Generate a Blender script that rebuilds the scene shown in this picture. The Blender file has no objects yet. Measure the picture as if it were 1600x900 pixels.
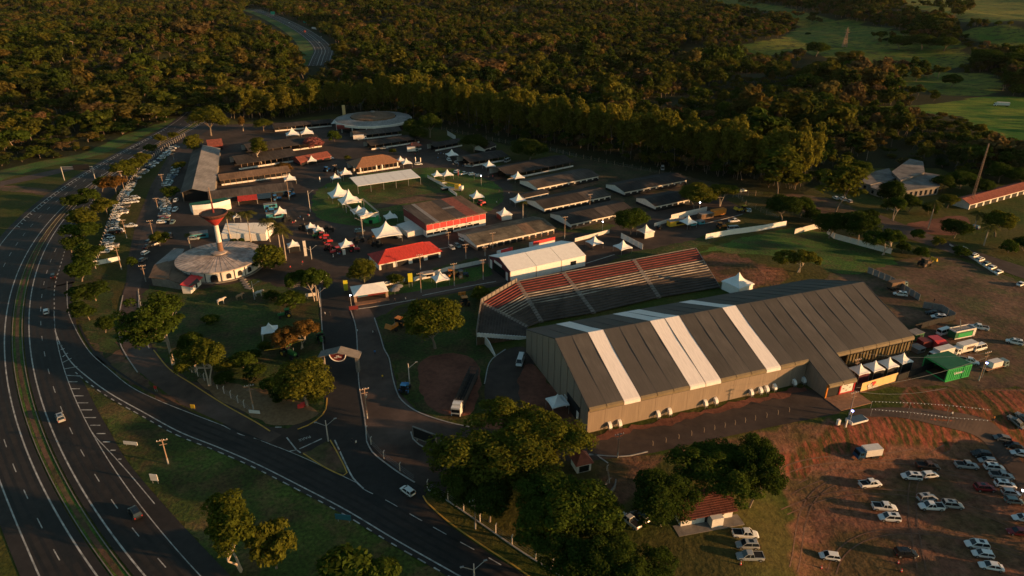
import bpy, bmesh, math, random
import numpy as np
from mathutils import Vector, Matrix
from mathutils.geometry import tessellate_polygon
sc = bpy.context.scene
COL = sc.collection
rnd = random.Random(7)
rad = math.radians
# ------------------------------------------------------------------ camera, sky, sun, exposure
CAMH, PITCH, FPX = 105.0, rad(25.3), 1067.0
cam_d = bpy.data.cameras.new("camera"); cam = bpy.data.objects.new("camera", cam_d); COL.objects.link(cam)
cam.location = (0, 0, CAMH); cam.rotation_euler = (rad(90) - PITCH, 0, 0)
cam_d.sensor_width = 36.0; cam_d.lens = FPX / 1600 * 36; cam_d.clip_start = 1; cam_d.clip_end = 20000
sc.camera = cam
HAZE = 0.000006
SUN_EL, SUN_AZ = rad(8.5), rad(-15.0)          # azimuth measured from +X towards +Y
sun_vec = Vector((math.cos(SUN_EL) * math.cos(SUN_AZ), math.cos(SUN_EL) * math.sin(SUN_AZ), math.sin(SUN_EL)))
w = bpy.data.worlds.new("World"); sc.world = w; w.use_nodes = True
nt = w.node_tree; nt.nodes.clear()
sky = nt.nodes.new("ShaderNodeTexSky"); sky.sky_type = 'NISHITA'; sky.sun_disc = False
sky.sun_elevation = SUN_EL; sky.sun_rotation = rad(90) - SUN_AZ; sky.ozone_density = 1.0; sky.dust_density = 1.0; sky.air_density = 1.0
bg = nt.nodes.new("ShaderNodeBackground"); bg.inputs[1].default_value = 0.092
wo = nt.nodes.new("ShaderNodeOutputWorld")
tint = nt.nodes.new('ShaderNodeVectorMath'); tint.operation = 'MULTIPLY'; tint.inputs[1].default_value = (.86, 1.0, .90); nt.links.new(sky.outputs[0], tint.inputs[0]); nt.links.new(tint.outputs[0], bg.inputs[0]); nt.links.new(bg.outputs[0], wo.inputs[0])
sun_d = bpy.data.lights.new("sun", 'SUN'); sun_d.energy = 5.0; sun_d.angle = rad(0.6); sun_d.color = (1.0, 0.53, 0.215)
sun = bpy.data.objects.new("sun", sun_d); COL.objects.link(sun)
sun.rotation_euler = sun_vec.to_track_quat('Z', 'Y').to_euler(); sun.location = (300, 0, 200)
sc.view_settings.view_transform = 'Standard'; sc.view_settings.look = 'None'
sc.view_settings.exposure = 0.68; sc.view_settings.gamma = 1.0; sc.view_settings.use_curve_mapping = False
sc.cycles.use_denoising = True; sc.cycles.max_bounces = 5; sc.cycles.diffuse_bounces = 2; sc.cycles.glossy_bounces = 2
sc.cycles.transmission_bounces = 2; sc.cycles.transparent_max_bounces = 4; sc.cycles.sample_clamp_indirect = 4

# ------------------------------------------------------------------ terrain and pixel -> ground
def sstep(a, b, x):
    t = np.clip((np.asarray(x, float) - a) / (b - a), 0, 1); return t * t * (3 - 2 * t)
def ray(px, py):
    x = (px - 800) / FPX; y = (450 - py) / FPX
    return np.array([x, math.cos(PITCH) + y * math.sin(PITCH), -math.sin(PITCH) + y * math.cos(PITCH)])
def W(px, py, z=0.0):
    d = ray(px, py); t = (z - CAMH) / d[2]; return Vector((d[0] * t, d[1] * t, z))
def proj(x, y, z):
    z = z - CAMH; dep = y * math.cos(PITCH) - z * math.sin(PITCH); up = y * math.sin(PITCH) + z * math.cos(PITCH)
    return 800 + FPX * x / dep, 450 - FPX * up / dep, dep
def segdist(x, y, p, q):
    ax, ay = p[0], p[1]; bx, by = q[0] - ax, q[1] - ay; L = bx * bx + by * by
    t = np.clip(((x - ax) * bx + (y - ay) * by) / L, 0, 1)
    return np.hypot(x - ax - t * bx, y - ay - t * by), t
FARROAD = [(-242, 700), (-240, 838), (-262, 960), (-310, 1120), (-385, 1300), (-500, 1560), (-680, 1900), (-900, 2250)]
def hgt(x, y):
    x = np.asarray(x, float); y = np.asarray(y, float)
    far = sstep(600, 900, y)
    d = np.full(np.broadcast(x, y).shape, 1e9)
    for a, b in zip(FARROAD[:-1], FARROAD[1:]):
        d = np.minimum(d, segdist(x, y, a, b)[0])
    far = far * sstep(40, 190, d)
    u = 13 * np.sin(x / 88 + 1.3) * np.sin(y / 120 + .4) + 7 * np.sin(x / 61 - y / 150 + 2) + 10 * np.sin(y / 90 + x / 230)
    right = sstep(250, 480, x)
    h = far * u * (1 - .75 * right)
    dd, t = segdist(x, y, (720, 1000), (900, 2300))
    h = h + far * right * 34 * np.exp(-(dd / 150) ** 2)
    dd, t = segdist(x, y, (560, 640), (900, 700))
    h = h + 9 * sstep(420, 560, x) * np.exp(-(dd / 90) ** 2)
    # lower car park in front of the hangar, below a bank
    ex, ey = 70.0, 134.0; nx, ny = 0.16, -0.987
    s = (x - ex) * nx + (y - ey) * ny
    h = h - 5.0 * sstep(-7, 9, s) * sstep(42, 66, x) * sstep(260, 190, x)
    # rough earth mound beside the grandstand
    h = h + 1.6 * np.exp(-(((x - 92) / 14) ** 2 + ((y - 238) / 8) ** 2))
    return h
_ts = np.concatenate([np.linspace(90, 700, 900), np.linspace(702, 6000, 1600)])
def T(px, py):
    d = ray(px, py); P = W(px, py, 0.0)
    if P.y < 590 and not (P.x > 30 and P.y < 165): 
        return Vector((P.x, P.y, float(hgt(P.x, P.y)))) if abs(P.x - 92) > 40 or P.y < 210 or P.y > 262 else _march(d)
    return _march(d)
def _march(d):
    z = CAMH + d[2] * _ts; g = hgt(d[0] * _ts, d[1] * _ts); f = z - g
    k = int(np.argmax(f < 0)) if (f < 0).any() else len(_ts) - 1
    k = max(k, 1); t = _ts[k - 1] + (_ts[k] - _ts[k - 1]) * f[k - 1] / max(f[k - 1] - f[k], 1e-9)
    return Vector((d[0] * t, d[1] * t, CAMH + d[2] * t))
def depth(p): return proj(p[0], p[1], p[2])[2]
def mpp(p): return depth(p) / FPX                # metres per photo pixel at p
def tall(base, topy):
    "height of a vertical thing whose foot is at base and whose top shows at row topy"
    lo, hi = 0.0, 90.0
    for _ in range(40):
        m = (lo + hi) / 2
        if proj(base[0], base[1], base[2] + m)[1] > topy: lo = m
        else: hi = m
    return lo

# ------------------------------------------------------------------ materials
def mat(name, rgb, rough=.85, n=.18, scale=.6, bump=0.0, streak=None, spec=.3, metal=0.0, emit=None, big=.0, bscale=60, col2=None):
    m = bpy.data.materials.new(name); m.use_nodes = True; t = m.node_tree; N = t.nodes; L = t.links; p = N["Principled BSDF"]
    p.inputs["Roughness"].default_value = rough; p.inputs["Specular IOR Level"].default_value = spec; p.inputs["Metallic"].default_value = metal
    p.inputs["Base Color"].default_value = (*rgb, 1)
    if emit: p.inputs["Emission Color"].default_value = (*emit[0], 1); p.inputs["Emission Strength"].default_value = emit[1]
    if n > 0:
        g = N.new("ShaderNodeTexCoord"); mp = N.new("ShaderNodeMapping"); L.new(g.outputs["Object"], mp.inputs[0])
        if streak: mp.inputs["Scale"].default_value = streak
        x = N.new("ShaderNodeTexNoise"); x.inputs["Scale"].default_value = scale; x.inputs["Detail"].default_value = 4; x.inputs["Roughness"].default_value = .65
        L.new(mp.outputs[0], x.inputs["Vector"])
        mr = N.new("ShaderNodeMapRange"); mr.inputs[1].default_value = .3; mr.inputs[2].default_value = .7
        mr.inputs[3].default_value = 1 - n; mr.inputs[4].default_value = 1 + n; L.new(x.outputs[0], mr.inputs[0])
        val = mr.outputs[0]
        if big > 0:
            x2 = N.new("ShaderNodeTexNoise"); x2.inputs["Scale"].default_value = 1 / bscale; x2.inputs["Detail"].default_value = 3; L.new(g.outputs["Object"], x2.inputs["Vector"])
            m2 = N.new("ShaderNodeMapRange"); m2.inputs[1].default_value = .35; m2.inputs[2].default_value = .65; m2.inputs[3].default_value = 1 - big; m2.inputs[4].default_value = 1 + big
            L.new(x2.outputs[0], m2.inputs[0]); mu = N.new("ShaderNodeMath"); mu.operation = 'MULTIPLY'; L.new(val, mu.inputs[0]); L.new(m2.outputs[0], mu.inputs[1]); val = mu.outputs[0]
        vm = N.new("ShaderNodeVectorMath"); vm.operation = 'SCALE'; vm.inputs[0].default_value = rgb; L.new(val, vm.inputs["Scale"]); L.new(vm.outputs[0], p.inputs["Base Color"])
        if col2:
            x3 = N.new("ShaderNodeTexNoise"); x3.inputs["Scale"].default_value = 1 / (bscale * .6); x3.inputs["Detail"].default_value = 6; x3.inputs["Roughness"].default_value = .7; L.new(g.outputs["Object"], x3.inputs["Vector"])
            m3 = N.new("ShaderNodeMapRange"); m3.inputs[1].default_value = .47; m3.inputs[2].default_value = .6; L.new(x3.outputs[0], m3.inputs[0]); mc = N.new("ShaderNodeMix"); mc.data_type = 'RGBA'; L.new(m3.outputs[0], mc.inputs[0]); mc.inputs[6].default_value = (*rgb, 1); mc.inputs[7].default_value = (*col2, 1); L.new(mc.outputs[2], vm.inputs[0])
        if bump:
            b = N.new("ShaderNodeBump"); b.inputs["Strength"].default_value = bump; b.inputs["Distance"].default_value = .3; L.new(x.outputs[0], b.inputs["Height"]); L.new(b.outputs[0], p.inputs["Normal"])
    return m
def leafmat(name, cols, trans=.42):
    m = bpy.data.materials.new(name); m.use_nodes = True; t = m.node_tree; N = t.nodes; L = t.links; N.clear()
    oi = N.new("ShaderNodeObjectInfo"); cr = N.new("ShaderNodeValToRGB"); cr.color_ramp.interpolation = 'LINEAR'
    e = cr.color_ramp.elements
    while len(e) < len(cols): e.new(.5)
    for i, c in enumerate(cols): e[i].position = i / max(1, len(cols) - 1); e[i].color = (*c, 1)
    L.new(oi.outputs["Random"], cr.inputs[0])
    ge = N.new("ShaderNodeNewGeometry"); mr = N.new("ShaderNodeMapRange"); mr.inputs[3].default_value = .62; mr.inputs[4].default_value = 1.4
    L.new(ge.outputs["Random Per Island"], mr.inputs[0])
    vm = N.new("ShaderNodeVectorMath"); vm.operation = 'SCALE'; L.new(cr.outputs[0], vm.inputs[0]); L.new(mr.outputs[0], vm.inputs["Scale"])
    d = N.new("ShaderNodeBsdfDiffuse"); tr = N.new("ShaderNodeBsdfTranslucent"); mx = N.new("ShaderNodeMixShader"); mx.inputs[0].default_value = trans
    L.new(vm.outputs[0], d.inputs[0]); L.new(vm.outputs[0], tr.inputs[0]); L.new(d.outputs[0], mx.inputs[1]); L.new(tr.outputs[0], mx.inputs[2])
    o = N.new("ShaderNodeOutputMaterial"); L.new(mx.outputs[0], o.inputs[0])
    return m
M = {}
def mk(k, *a, **q): M[k] = mat(k, *a, **q)
mk('asphalt_road', (.028, .0225, .02), .8, .3, .5, bump=.05, big=.4, bscale=40, streak=(1, 1, 1))
mk('asphalt_yard', (.055, .037, .029), .9, .3, .25, big=.35, bscale=25)
mk('asphalt_brown', (.08, .053, .042), .9, .25, .3, big=.3, bscale=18)
mk('concrete', (.2, .175, .155), .9, .25, .7); mk('kerb_white', (.34, .32, .3), .8, .25, .9); mk('paint_white', (.38, .37, .35), .7, .6, .6); mk('seat_white', (.33, .29, .25), .8, .65, .3); mk('seat_red', (.16, .034, .03), .85, .5, .3); mk('trodden', (.06, .045, .022), 1, .5, .9, bump=.7, big=.3, bscale=14, col2=(.036, .042, .012)); mk('tyre_wear', (.016, .013, .0115), .7, .5, .25)  # seat tones mottled for light patches on the rows and for weathering
mk('paint_yellow', (.5, .29, .05), .7, .25, .5); mk('wall_white', (.66, .62, .58), .8, .12, .8); mk('tent_white', (.8, .79, .77), .7, .07, .7)
mk('canvas_grey', (.068, .062, .059), .75, .13, .5, streak=(5, .25, 1), big=.1, bscale=10)
mk('canvas_grey_worn', (.058, .053, .05), .75, .2, .5, streak=(5, .25, 1), big=.15, bscale=8); mk('canvas_grey_pale', (.078, .071, .067), .75, .2, .5, streak=(5, .25, 1), big=.15, bscale=8); mk('valance', (.19, .145, .085), .7, .15, .6); mk('canvas_wall', (.245, .19, .145), .7, .12, .5, streak=(4, 4, .3))  # valance: sunlight on the hanging strip put into its yellower colour
mk('canvas_white', (.78, .72, .7), .7, .1, .55, streak=(5, .5, 1)); mk('seam', (.05, .05, .052), .7, .1)
mk('roof_asbestos', (.075, .06, .052), .9, .35, .5, streak=(2.4, .3, 1), big=.3, bscale=9)
mk('roof_dark', (.04, .033, .03), .9, .35, .5, streak=(2.4, .3, 1), big=.3, bscale=9)
mk('roof_brown', (.16, .10, .065), .9, .3, .6, streak=(2.4, .4, 1), big=.25, bscale=9)
mk('roof_light', (.24, .22, .21), .85, .25, .6, streak=(2.4, .4, 1), big=.2, bscale=9)
mk('roof_mossy', (.13, .105, .075), .95, .45, .35, big=.35, bscale=7)
mk('tile_red', (.45, .04, .03), .8, .3, .8, streak=(3, .6, 1)); mk('tile_brown', (.27, .13, .07), .85, .3, .9, streak=(3, .7, 1)); mk('tile_dull', (.26, .075, .05), .85, .3, .8)
mk('red_paint', (.62, .05, .05), .6, .12, .8); mk('red_metal', (.5, .035, .04), .4, .1, .8, spec=.5); mk('green_paint', (.03, .34, .09), .5, .1); mk('green_dark', (.02, .12, .05), .6, .15)
mk('dark', (.012, .012, .014), .8, 0); mk('dark_blue', (.02, .05, .085), .7, .2); mk('teal_canvas', (.05, .26, .33), .7, .2); mk('glass', (.012, .016, .02), .12, 0, spec=.6)
mk('rubber', (.015, .015, .016), .9, 0); mk('metal', (.35, .34, .33), .45, .1, spec=.5, metal=.5); mk('post_wood', (.3, .2, .14), .9, .25, 1.0); mk('post_concrete', (.52, .45, .4), .9, .2, 1.0)
mk('orange_metal', (.6, .2, .03), .5, .1); mk('yellow_metal', (.62, .38, .03), .5, .1); mk('blue_metal', (.02, .16, .42), .45, .1, spec=.5); mk('jd_green', (.025, .14, .04), .5, .1); mk('wood', (.27, .14, .08), .85, .25, 1.0)
mk('brick', (.22, .12, .08), .9, .3, 2.0); mk('drape', (.14, .1, .045), .8, .35, .9, streak=(3, 3, .4)); mk('panel_lit', (.75, .5, .22), .7, .06, .8); mk('step_brown', (.07, .052, .043), .9, .35, .5, big=.25, bscale=6); mk('roof_flat', (.17, .15, .138), .9, .3, .4, big=.3, bscale=6); mk('tile_old', (.13, .042, .032), .9, .35, .8); mk('bowl_red', (.4, .035, .03), .7, .2, .8); mk('row_red', (.17, .038, .033), .85, .5, .3); mk('maroon', (.1, .02, .03), .7, .1); mk('maroon_step', (.085, .035, .03), .9, .25, .8); mk('dark_red', (.16, .025, .025), .6, .15)
mk('lamp', (.9, .9, .9), .5, 0, emit=((.75, .85, 1), 14)); mk('lamp_blue', (.5, .6, .9), .5, 0, emit=((.35, .4, 1), 14)); mk('bulb', (.9, .85, .7), .5, 0, emit=((1, .85, .6), 1.2))
mk('headlamp', (.9, .85, .75), .4, 0, emit=((1, .75, .5), 5)); mk('car_lamp', (.7, .7, .68), .2, 0, spec=.6); mk('tail_lamp', (.4, .02, .02), .3, 0, spec=.5)
mk('skin', (.35, .2, .14), .7, 0); mk('cloth_white', (.6, .6, .58), .9, 0); mk('cloth_dark', (.03, .03, .04), .9, 0); mk('cow_white', (.62, .54, .46), .8, .12); mk('cow_brown', (.4, .22, .12), .8, .12)
mk('bark', (.22, .17, .13), .95, .3, 1.2); mk('bark_pale', (.42, .34, .27), .9, .25, 1.2); mk('smoke_grey', (.3, .3, .3), .9, 0)
mk('grass', (.05, .072, .011), 1, .6, 1.2, bump=.8, big=.4, bscale=16, col2=(.1, .07, .024)); mk('grass_dark', (.034, .056, .009), 1, .6, 1.2, bump=.8, big=.35, bscale=14, col2=(.075, .055, .02)); mk('grass_lush', (.045, .1, .011), 1, .5, 1.2, bump=.8, big=.35, bscale=14, col2=(.07, .075, .018))  # second tones: dry brown ground and warm sunlit patches, both put into colour
mk('dirt_red', (.16, .058, .036), 1, .3, .7, bump=.5, big=.3, bscale=12); mk('dirt_brown', (.115, .062, .038), 1, .4, .6, bump=.6, big=.35, bscale=18, col2=(.06, .055, .02)); mk('sign_blue', (.03, .14, .2), .5, .1); mk('sign_green', (.01, .3, .2), .5, .05); mk('yellow_banner', (.55, .5, .03), .7, .1)
mk('round_roof', (.38, .32, .29), .9, .4, .55, big=.25, bscale=6); mk('leaf_litter', (.2, .12, .06), 1, .3, .9)
CARCOL = {}
for k, c in dict(white=(.72, .72, .71), silver=(.34, .35, .35), grey=(.12, .125, .13), black=(.012, .012, .014), red=(.22, .015, .02), brown=(.07, .035, .02), blue=(.02, .06, .12), teal=(.14, .2, .2)).items():
    CARCOL[k] = mat('car_' + k, c, .28, 0, spec=.5)
G1 = [(.022, .04, .012), (.05, .062, .016), (.075, .066, .022), (.035, .052, .014), (.095, .06, .028)]
M['leaf_forest'] = leafmat('leaf_forest', [(.022, .042, .010), (.075, .095, .014), (.034, .058, .011), (.105, .1, .017), (.05, .08, .013), (.125, .088, .024), (.03, .056, .012), (.15, .09, .045), (.085, .105, .015), (.022, .04, .011), (.13, .12, .018)])
M['leaf_green'] = leafmat('leaf_green', [(.046, .074, .012), (.06, .088, .014)]); M['leaf_dark'] = leafmat('leaf_dark', [(.034, .056, .011), (.046, .068, .012)])
M['leaf_olive'] = leafmat('leaf_olive', [(.085, .1, .014), (.11, .112, .017)]); M['leaf_euc'] = leafmat('leaf_euc', [(.13, .128, .019), (.165, .15, .023), (.1, .105, .017)])
M['leaf_orange'] = leafmat('leaf_orange', [(.16, .085, .025), (.14, .09, .025)]); M['leaf_pink'] = leafmat('leaf_pink', [(.32, .11, .11), (.3, .12, .1)]); M['leaf_palm'] = leafmat('leaf_palm', [(.07, .08, .02), (.09, .085, .022)])

# ------------------------------------------------------------------ mesh helpers
class MB:
    def __init__(s): s.v = []; s.f = []; s.m = []
    def add(s, vs, fs, mi=0):
        o = len(s.v); s.v += [tuple(p) for p in vs]; s.f += [tuple(i + o for i in f) for f in fs]; s.m += [mi] * len(fs); return s
    def hexa(s, b, t, mi=0):
        return s.add(list(b) + list(t), [(3, 2, 1, 0), (4, 5, 6, 7), (0, 1, 5, 4), (1, 2, 6, 5), (2, 3, 7, 6), (3, 0, 4, 7)], mi)
    def box(s, c, d, rz=0, mi=0, tap=1.0):
        cx, cy, z0 = c; hx, hy, h = d[0] / 2, d[1] / 2, d[2]; ca, sa = math.cos(rz), math.sin(rz)
        q = lambda k, z: [(cx + ca * x * k - sa * y * k, cy + sa * x * k + ca * y * k, z) for x, y in ((-hx, -hy), (hx, -hy), (hx, hy), (-hx, hy))]
        return s.hexa(q(1, z0), q(tap, z0 + h), mi)
    def quad(s, *p, mi=0): return s.add(p, [tuple(range(len(p)))], mi)
    def tube(s, p, q, r, r2=None, n=6, mi=0, caps=True):
        p = Vector(p); q = Vector(q); r2 = r if r2 is None else r2; d = (q - p).normalized()
        a = d.orthogonal().normalized(); b = d.cross(a); vs = []
        for c, rr in ((p, r), (q, r2)):
            for i in range(n): t = 2 * math.pi * i / n; vs.append(c + (a * math.cos(t) + b * math.sin(t)) * rr)
        fs = [(i, (i + 1) % n, n + (i + 1) % n, n + i) for i in range(n)]
        if caps: fs += [tuple(range(n - 1, -1, -1)), tuple(range(n, 2 * n))]
        return s.add(vs, fs, mi)
    def lathe(s, prof, n=24, mi=0, c=(0, 0), a0=0, a1=2 * math.pi):
        full = abs(a1 - a0 - 2 * math.pi) < 1e-6; k = n if full else n + 1; vs = []
        for r, z in prof:
            for i in range(k): t = a0 + (a1 - a0) * i / n; vs.append((c[0] + r * math.cos(t), c[1] + r * math.sin(t), z))
        fs = []
        for j in range(len(prof) - 1):
            for i in range(n): i2 = (i + 1) % k; fs.append((j * k + i, j * k + i2, (j + 1) * k + i2, (j + 1) * k + i))
        return s.add(vs, fs, mi)
    def prism(s, pts, z0, z1, mi=0):
        n = len(pts); tri = tessellate_polygon([[Vector((p[0], p[1], 0)) for p in pts]])
        vs = [(p[0], p[1], z0) for p in pts] + [(p[0], p[1], z1) for p in pts]
        return s.add(vs, [tuple(n + i for i in t) for t in tri] + [(i, (i + 1) % n, n + (i + 1) % n, n + i) for i in range(n)], mi)
    def mesh(s, name, mats, smooth=False):
        me = bpy.data.meshes.new(name); me.from_pydata(s.v, [], s.f)
        for m in (mats if isinstance(mats, (list, tuple)) else [mats]): me.materials.append(M[m] if isinstance(m, str) else m)
        me.polygons.foreach_set("material_index", s.m)
        if smooth: me.polygons.foreach_set("use_smooth", [True] * len(s.f))
        bm = bmesh.new(); bm.from_mesh(me); bmesh.ops.recalc_face_normals(bm, faces=bm.faces); bm.to_mesh(me); bm.free(); me.update(); return me
    def build(s, name, mats, parent=None, loc=(0, 0, 0), rz=0, smooth=False): return link(name, s.mesh(name, mats, smooth), parent, loc, rz)
def link(name, me, parent=None, loc=(0, 0, 0), rz=0, scale=None):
    o = bpy.data.objects.new(name, me); COL.objects.link(o); o.location = loc; o.rotation_euler = (0, 0, rz)
    if scale: o.scale = scale
    if parent: o.parent = parent
    return o
def tag(o, label, cat, group=None, kind=None):
    if label: o['label'] = label
    if cat: o['category'] = cat
    if group: o['group'] = group
    if kind: o['kind'] = kind
    return o
def thing(name, label, cat, loc=(0, 0, 0), rz=0, group=None): return tag(link(name, None, None, loc, rz), label, cat, group)
def copy_tree(o, parent=None):
    c = o.copy(); COL.objects.link(c)
    if parent is not None: c.parent = parent
    for ch in o.children: copy_tree(ch, c)
    return c
def setcol(o, m, slot=0):
    o.material_slots[slot].link = 'OBJECT'; o.material_slots[slot].material = m
def struct(o, label=None):
    o['kind'] = 'structure'
    if label: o['label'] = label
    return o
ORD = "first second third fourth fifth sixth seventh eighth ninth tenth eleventh twelfth thirteenth fourteenth fifteenth sixteenth seventeenth eighteenth nineteenth twentieth".split()
def ordn(i):
    if i < 20: return ORD[i]
    t = {2: 'twenty', 3: 'thirty', 4: 'forty', 5: 'fifty', 6: 'sixty'}[(i + 1) // 10]; u = (i + 1) % 10
    return (t[:-1] + 'ieth') if u == 0 else t + '-' + ORD[u - 1]

# ------------------------------------------------------------------ ground sheet
def axis(lo, hi, step, far, grow):
    a = list(np.arange(lo, hi + .01, step)); s = step
    while a[-1] < far[1]: s = min(s * grow, 90); a.append(a[-1] + s)
    s = step
    while a[0] > far[0]: s = min(s * grow, 90); a.insert(0, a[0] - s)
    return np.array(a)
gx = axis(-300, 300, 3.0, (-4500, 4500), 1.06); gy = axis(60, 560, 3.0, (-400, 7000), 1.022)
XX, YY = np.meshgrid(gx, gy); ZZ = hgt(XX, YY)
nx_, ny_ = len(gx), len(gy)
co = np.stack([XX, YY, ZZ], -1).reshape(-1, 3)
idx = np.arange(nx_ * ny_).reshape(ny_, nx_)
fc = np.stack([idx[:-1, :-1], idx[:-1, 1:], idx[1:, 1:], idx[1:, :-1]], -1).reshape(-1, 4)
def npmesh(name, co, fc):
    me = bpy.data.meshes.new(name); n = len(fc); k = fc.shape[1]
    me.vertices.add(len(co)); me.vertices.foreach_set("co", np.asarray(co, np.float32).ravel())
    me.loops.add(n * k); me.loops.foreach_set("vertex_index", fc.astype(np.int32).ravel())
    me.polygons.add(n); me.polygons.foreach_set("loop_start", np.arange(0, n * k, k, dtype=np.int32)); me.polygons.foreach_set("loop_total", np.full(n, k, np.int32))
    me.update(calc_edges=True); return me
def inpoly(x, y, poly):
    x = np.asarray(x, float); y = np.asarray(y, float); r = np.zeros(x.shape, bool); n = len(poly)
    for i in range(n):
        x1, y1 = poly[i]; x2, y2 = poly[(i + 1) % n]
        if y1 == y2: continue
        c = ((y1 > y) != (y2 > y)) & (x < (x2 - x1) * (y - y1) / (y2 - y1) + x1); r ^= c
    return r
PX, PY, DEP = proj(XX, YY, ZZ)
fl = (YY > 20)
PAST = [[(1105, -12), (1210, 8), (1300, 27), (1400, 47), (1500, 72), (1528, 88), (1500, 107), (1420, 110), (1340, 104), (1290, 90), (1240, 78), (1190, 92), (1150, 82), (1160, 68), (1220, 60), (1250, 40), (1225, 22), (1120, 6)],
        [(1385, -12), (1750, -12), (1750, 42), (1600, 34), (1500, 32), (1435, 18)], [(1490, 46), (1560, 40), (1700, 60), (1700, 80), (1570, 74)],
        [(1392, 113), (1470, 112), (1545, 116), (1575, 136), (1540, 150), (1480, 150), (1400, 130)]]
CROP = [(1365, 166), (1420, 166), (1480, 160), (1540, 150), (1600, 152), (1800, 150), (1800, 260), (1640, 236), (1560, 218), (1500, 182), (1440, 176)]
mk_ = np.zeros((ny_, nx_, 4), np.float32); mk_[..., 3] = 1
pasture = np.zeros(XX.shape, bool)
for p in PAST: pasture |= inpoly(PX, PY, p) & fl
crop = inpoly(PX, PY, CROP) & fl
lowlot = inpoly(PX, PY, [(1215, 745), (1290, 715), (1330, 705), (1420, 700), (1480, 690), (1600, 680), (1900, 700), (1900, 1100), (1260, 1100), (1240, 920), (1230, 800)]) & fl
bank = inpoly(PX, PY, [(1212, 712), (1260, 690), (1300, 662), (1400, 640), (1420, 600), (1480, 612), (1700, 600), (1700, 690), (1530, 685), (1480, 692), (1420, 700), (1330, 708), (1290, 720), (1215, 750)]) & fl
side = inpoly(PX, PY, [(930, 722), (1012, 706), (1200, 670), (1310, 648), (1300, 725), (1215, 750), (1200, 696), (1040, 716), (1000, 760), (960, 800), (900, 790), (940, 740)]) & fl
mound = inpoly(PX, PY, [(1092, 398), (1140, 392), (1190, 412), (1240, 424), (1220, 445), (1150, 455), (1110, 440)]) & fl
mk_[..., 0] = np.where(mound, .56, 0) + np.where(side & ~lowlot & ~bank, .5, 0) + np.where(lowlot, .55, 0) + np.where(bank, .8, 0)
mk_[..., 1] = np.where(crop, 1., 0) + np.where(pasture, .5, 0)
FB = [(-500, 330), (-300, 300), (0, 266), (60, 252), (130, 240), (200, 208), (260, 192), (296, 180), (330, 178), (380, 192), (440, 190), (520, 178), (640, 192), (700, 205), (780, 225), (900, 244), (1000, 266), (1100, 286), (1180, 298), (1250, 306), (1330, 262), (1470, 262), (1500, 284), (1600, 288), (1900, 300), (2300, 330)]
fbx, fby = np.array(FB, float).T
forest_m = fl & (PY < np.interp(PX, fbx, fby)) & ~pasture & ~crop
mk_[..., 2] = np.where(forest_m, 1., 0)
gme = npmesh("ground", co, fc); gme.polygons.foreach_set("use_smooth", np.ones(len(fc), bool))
ca = gme.color_attributes.new("gm", 'FLOAT_COLOR', 'POINT'); ca.data.foreach_set("color", mk_.reshape(-1))
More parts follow.
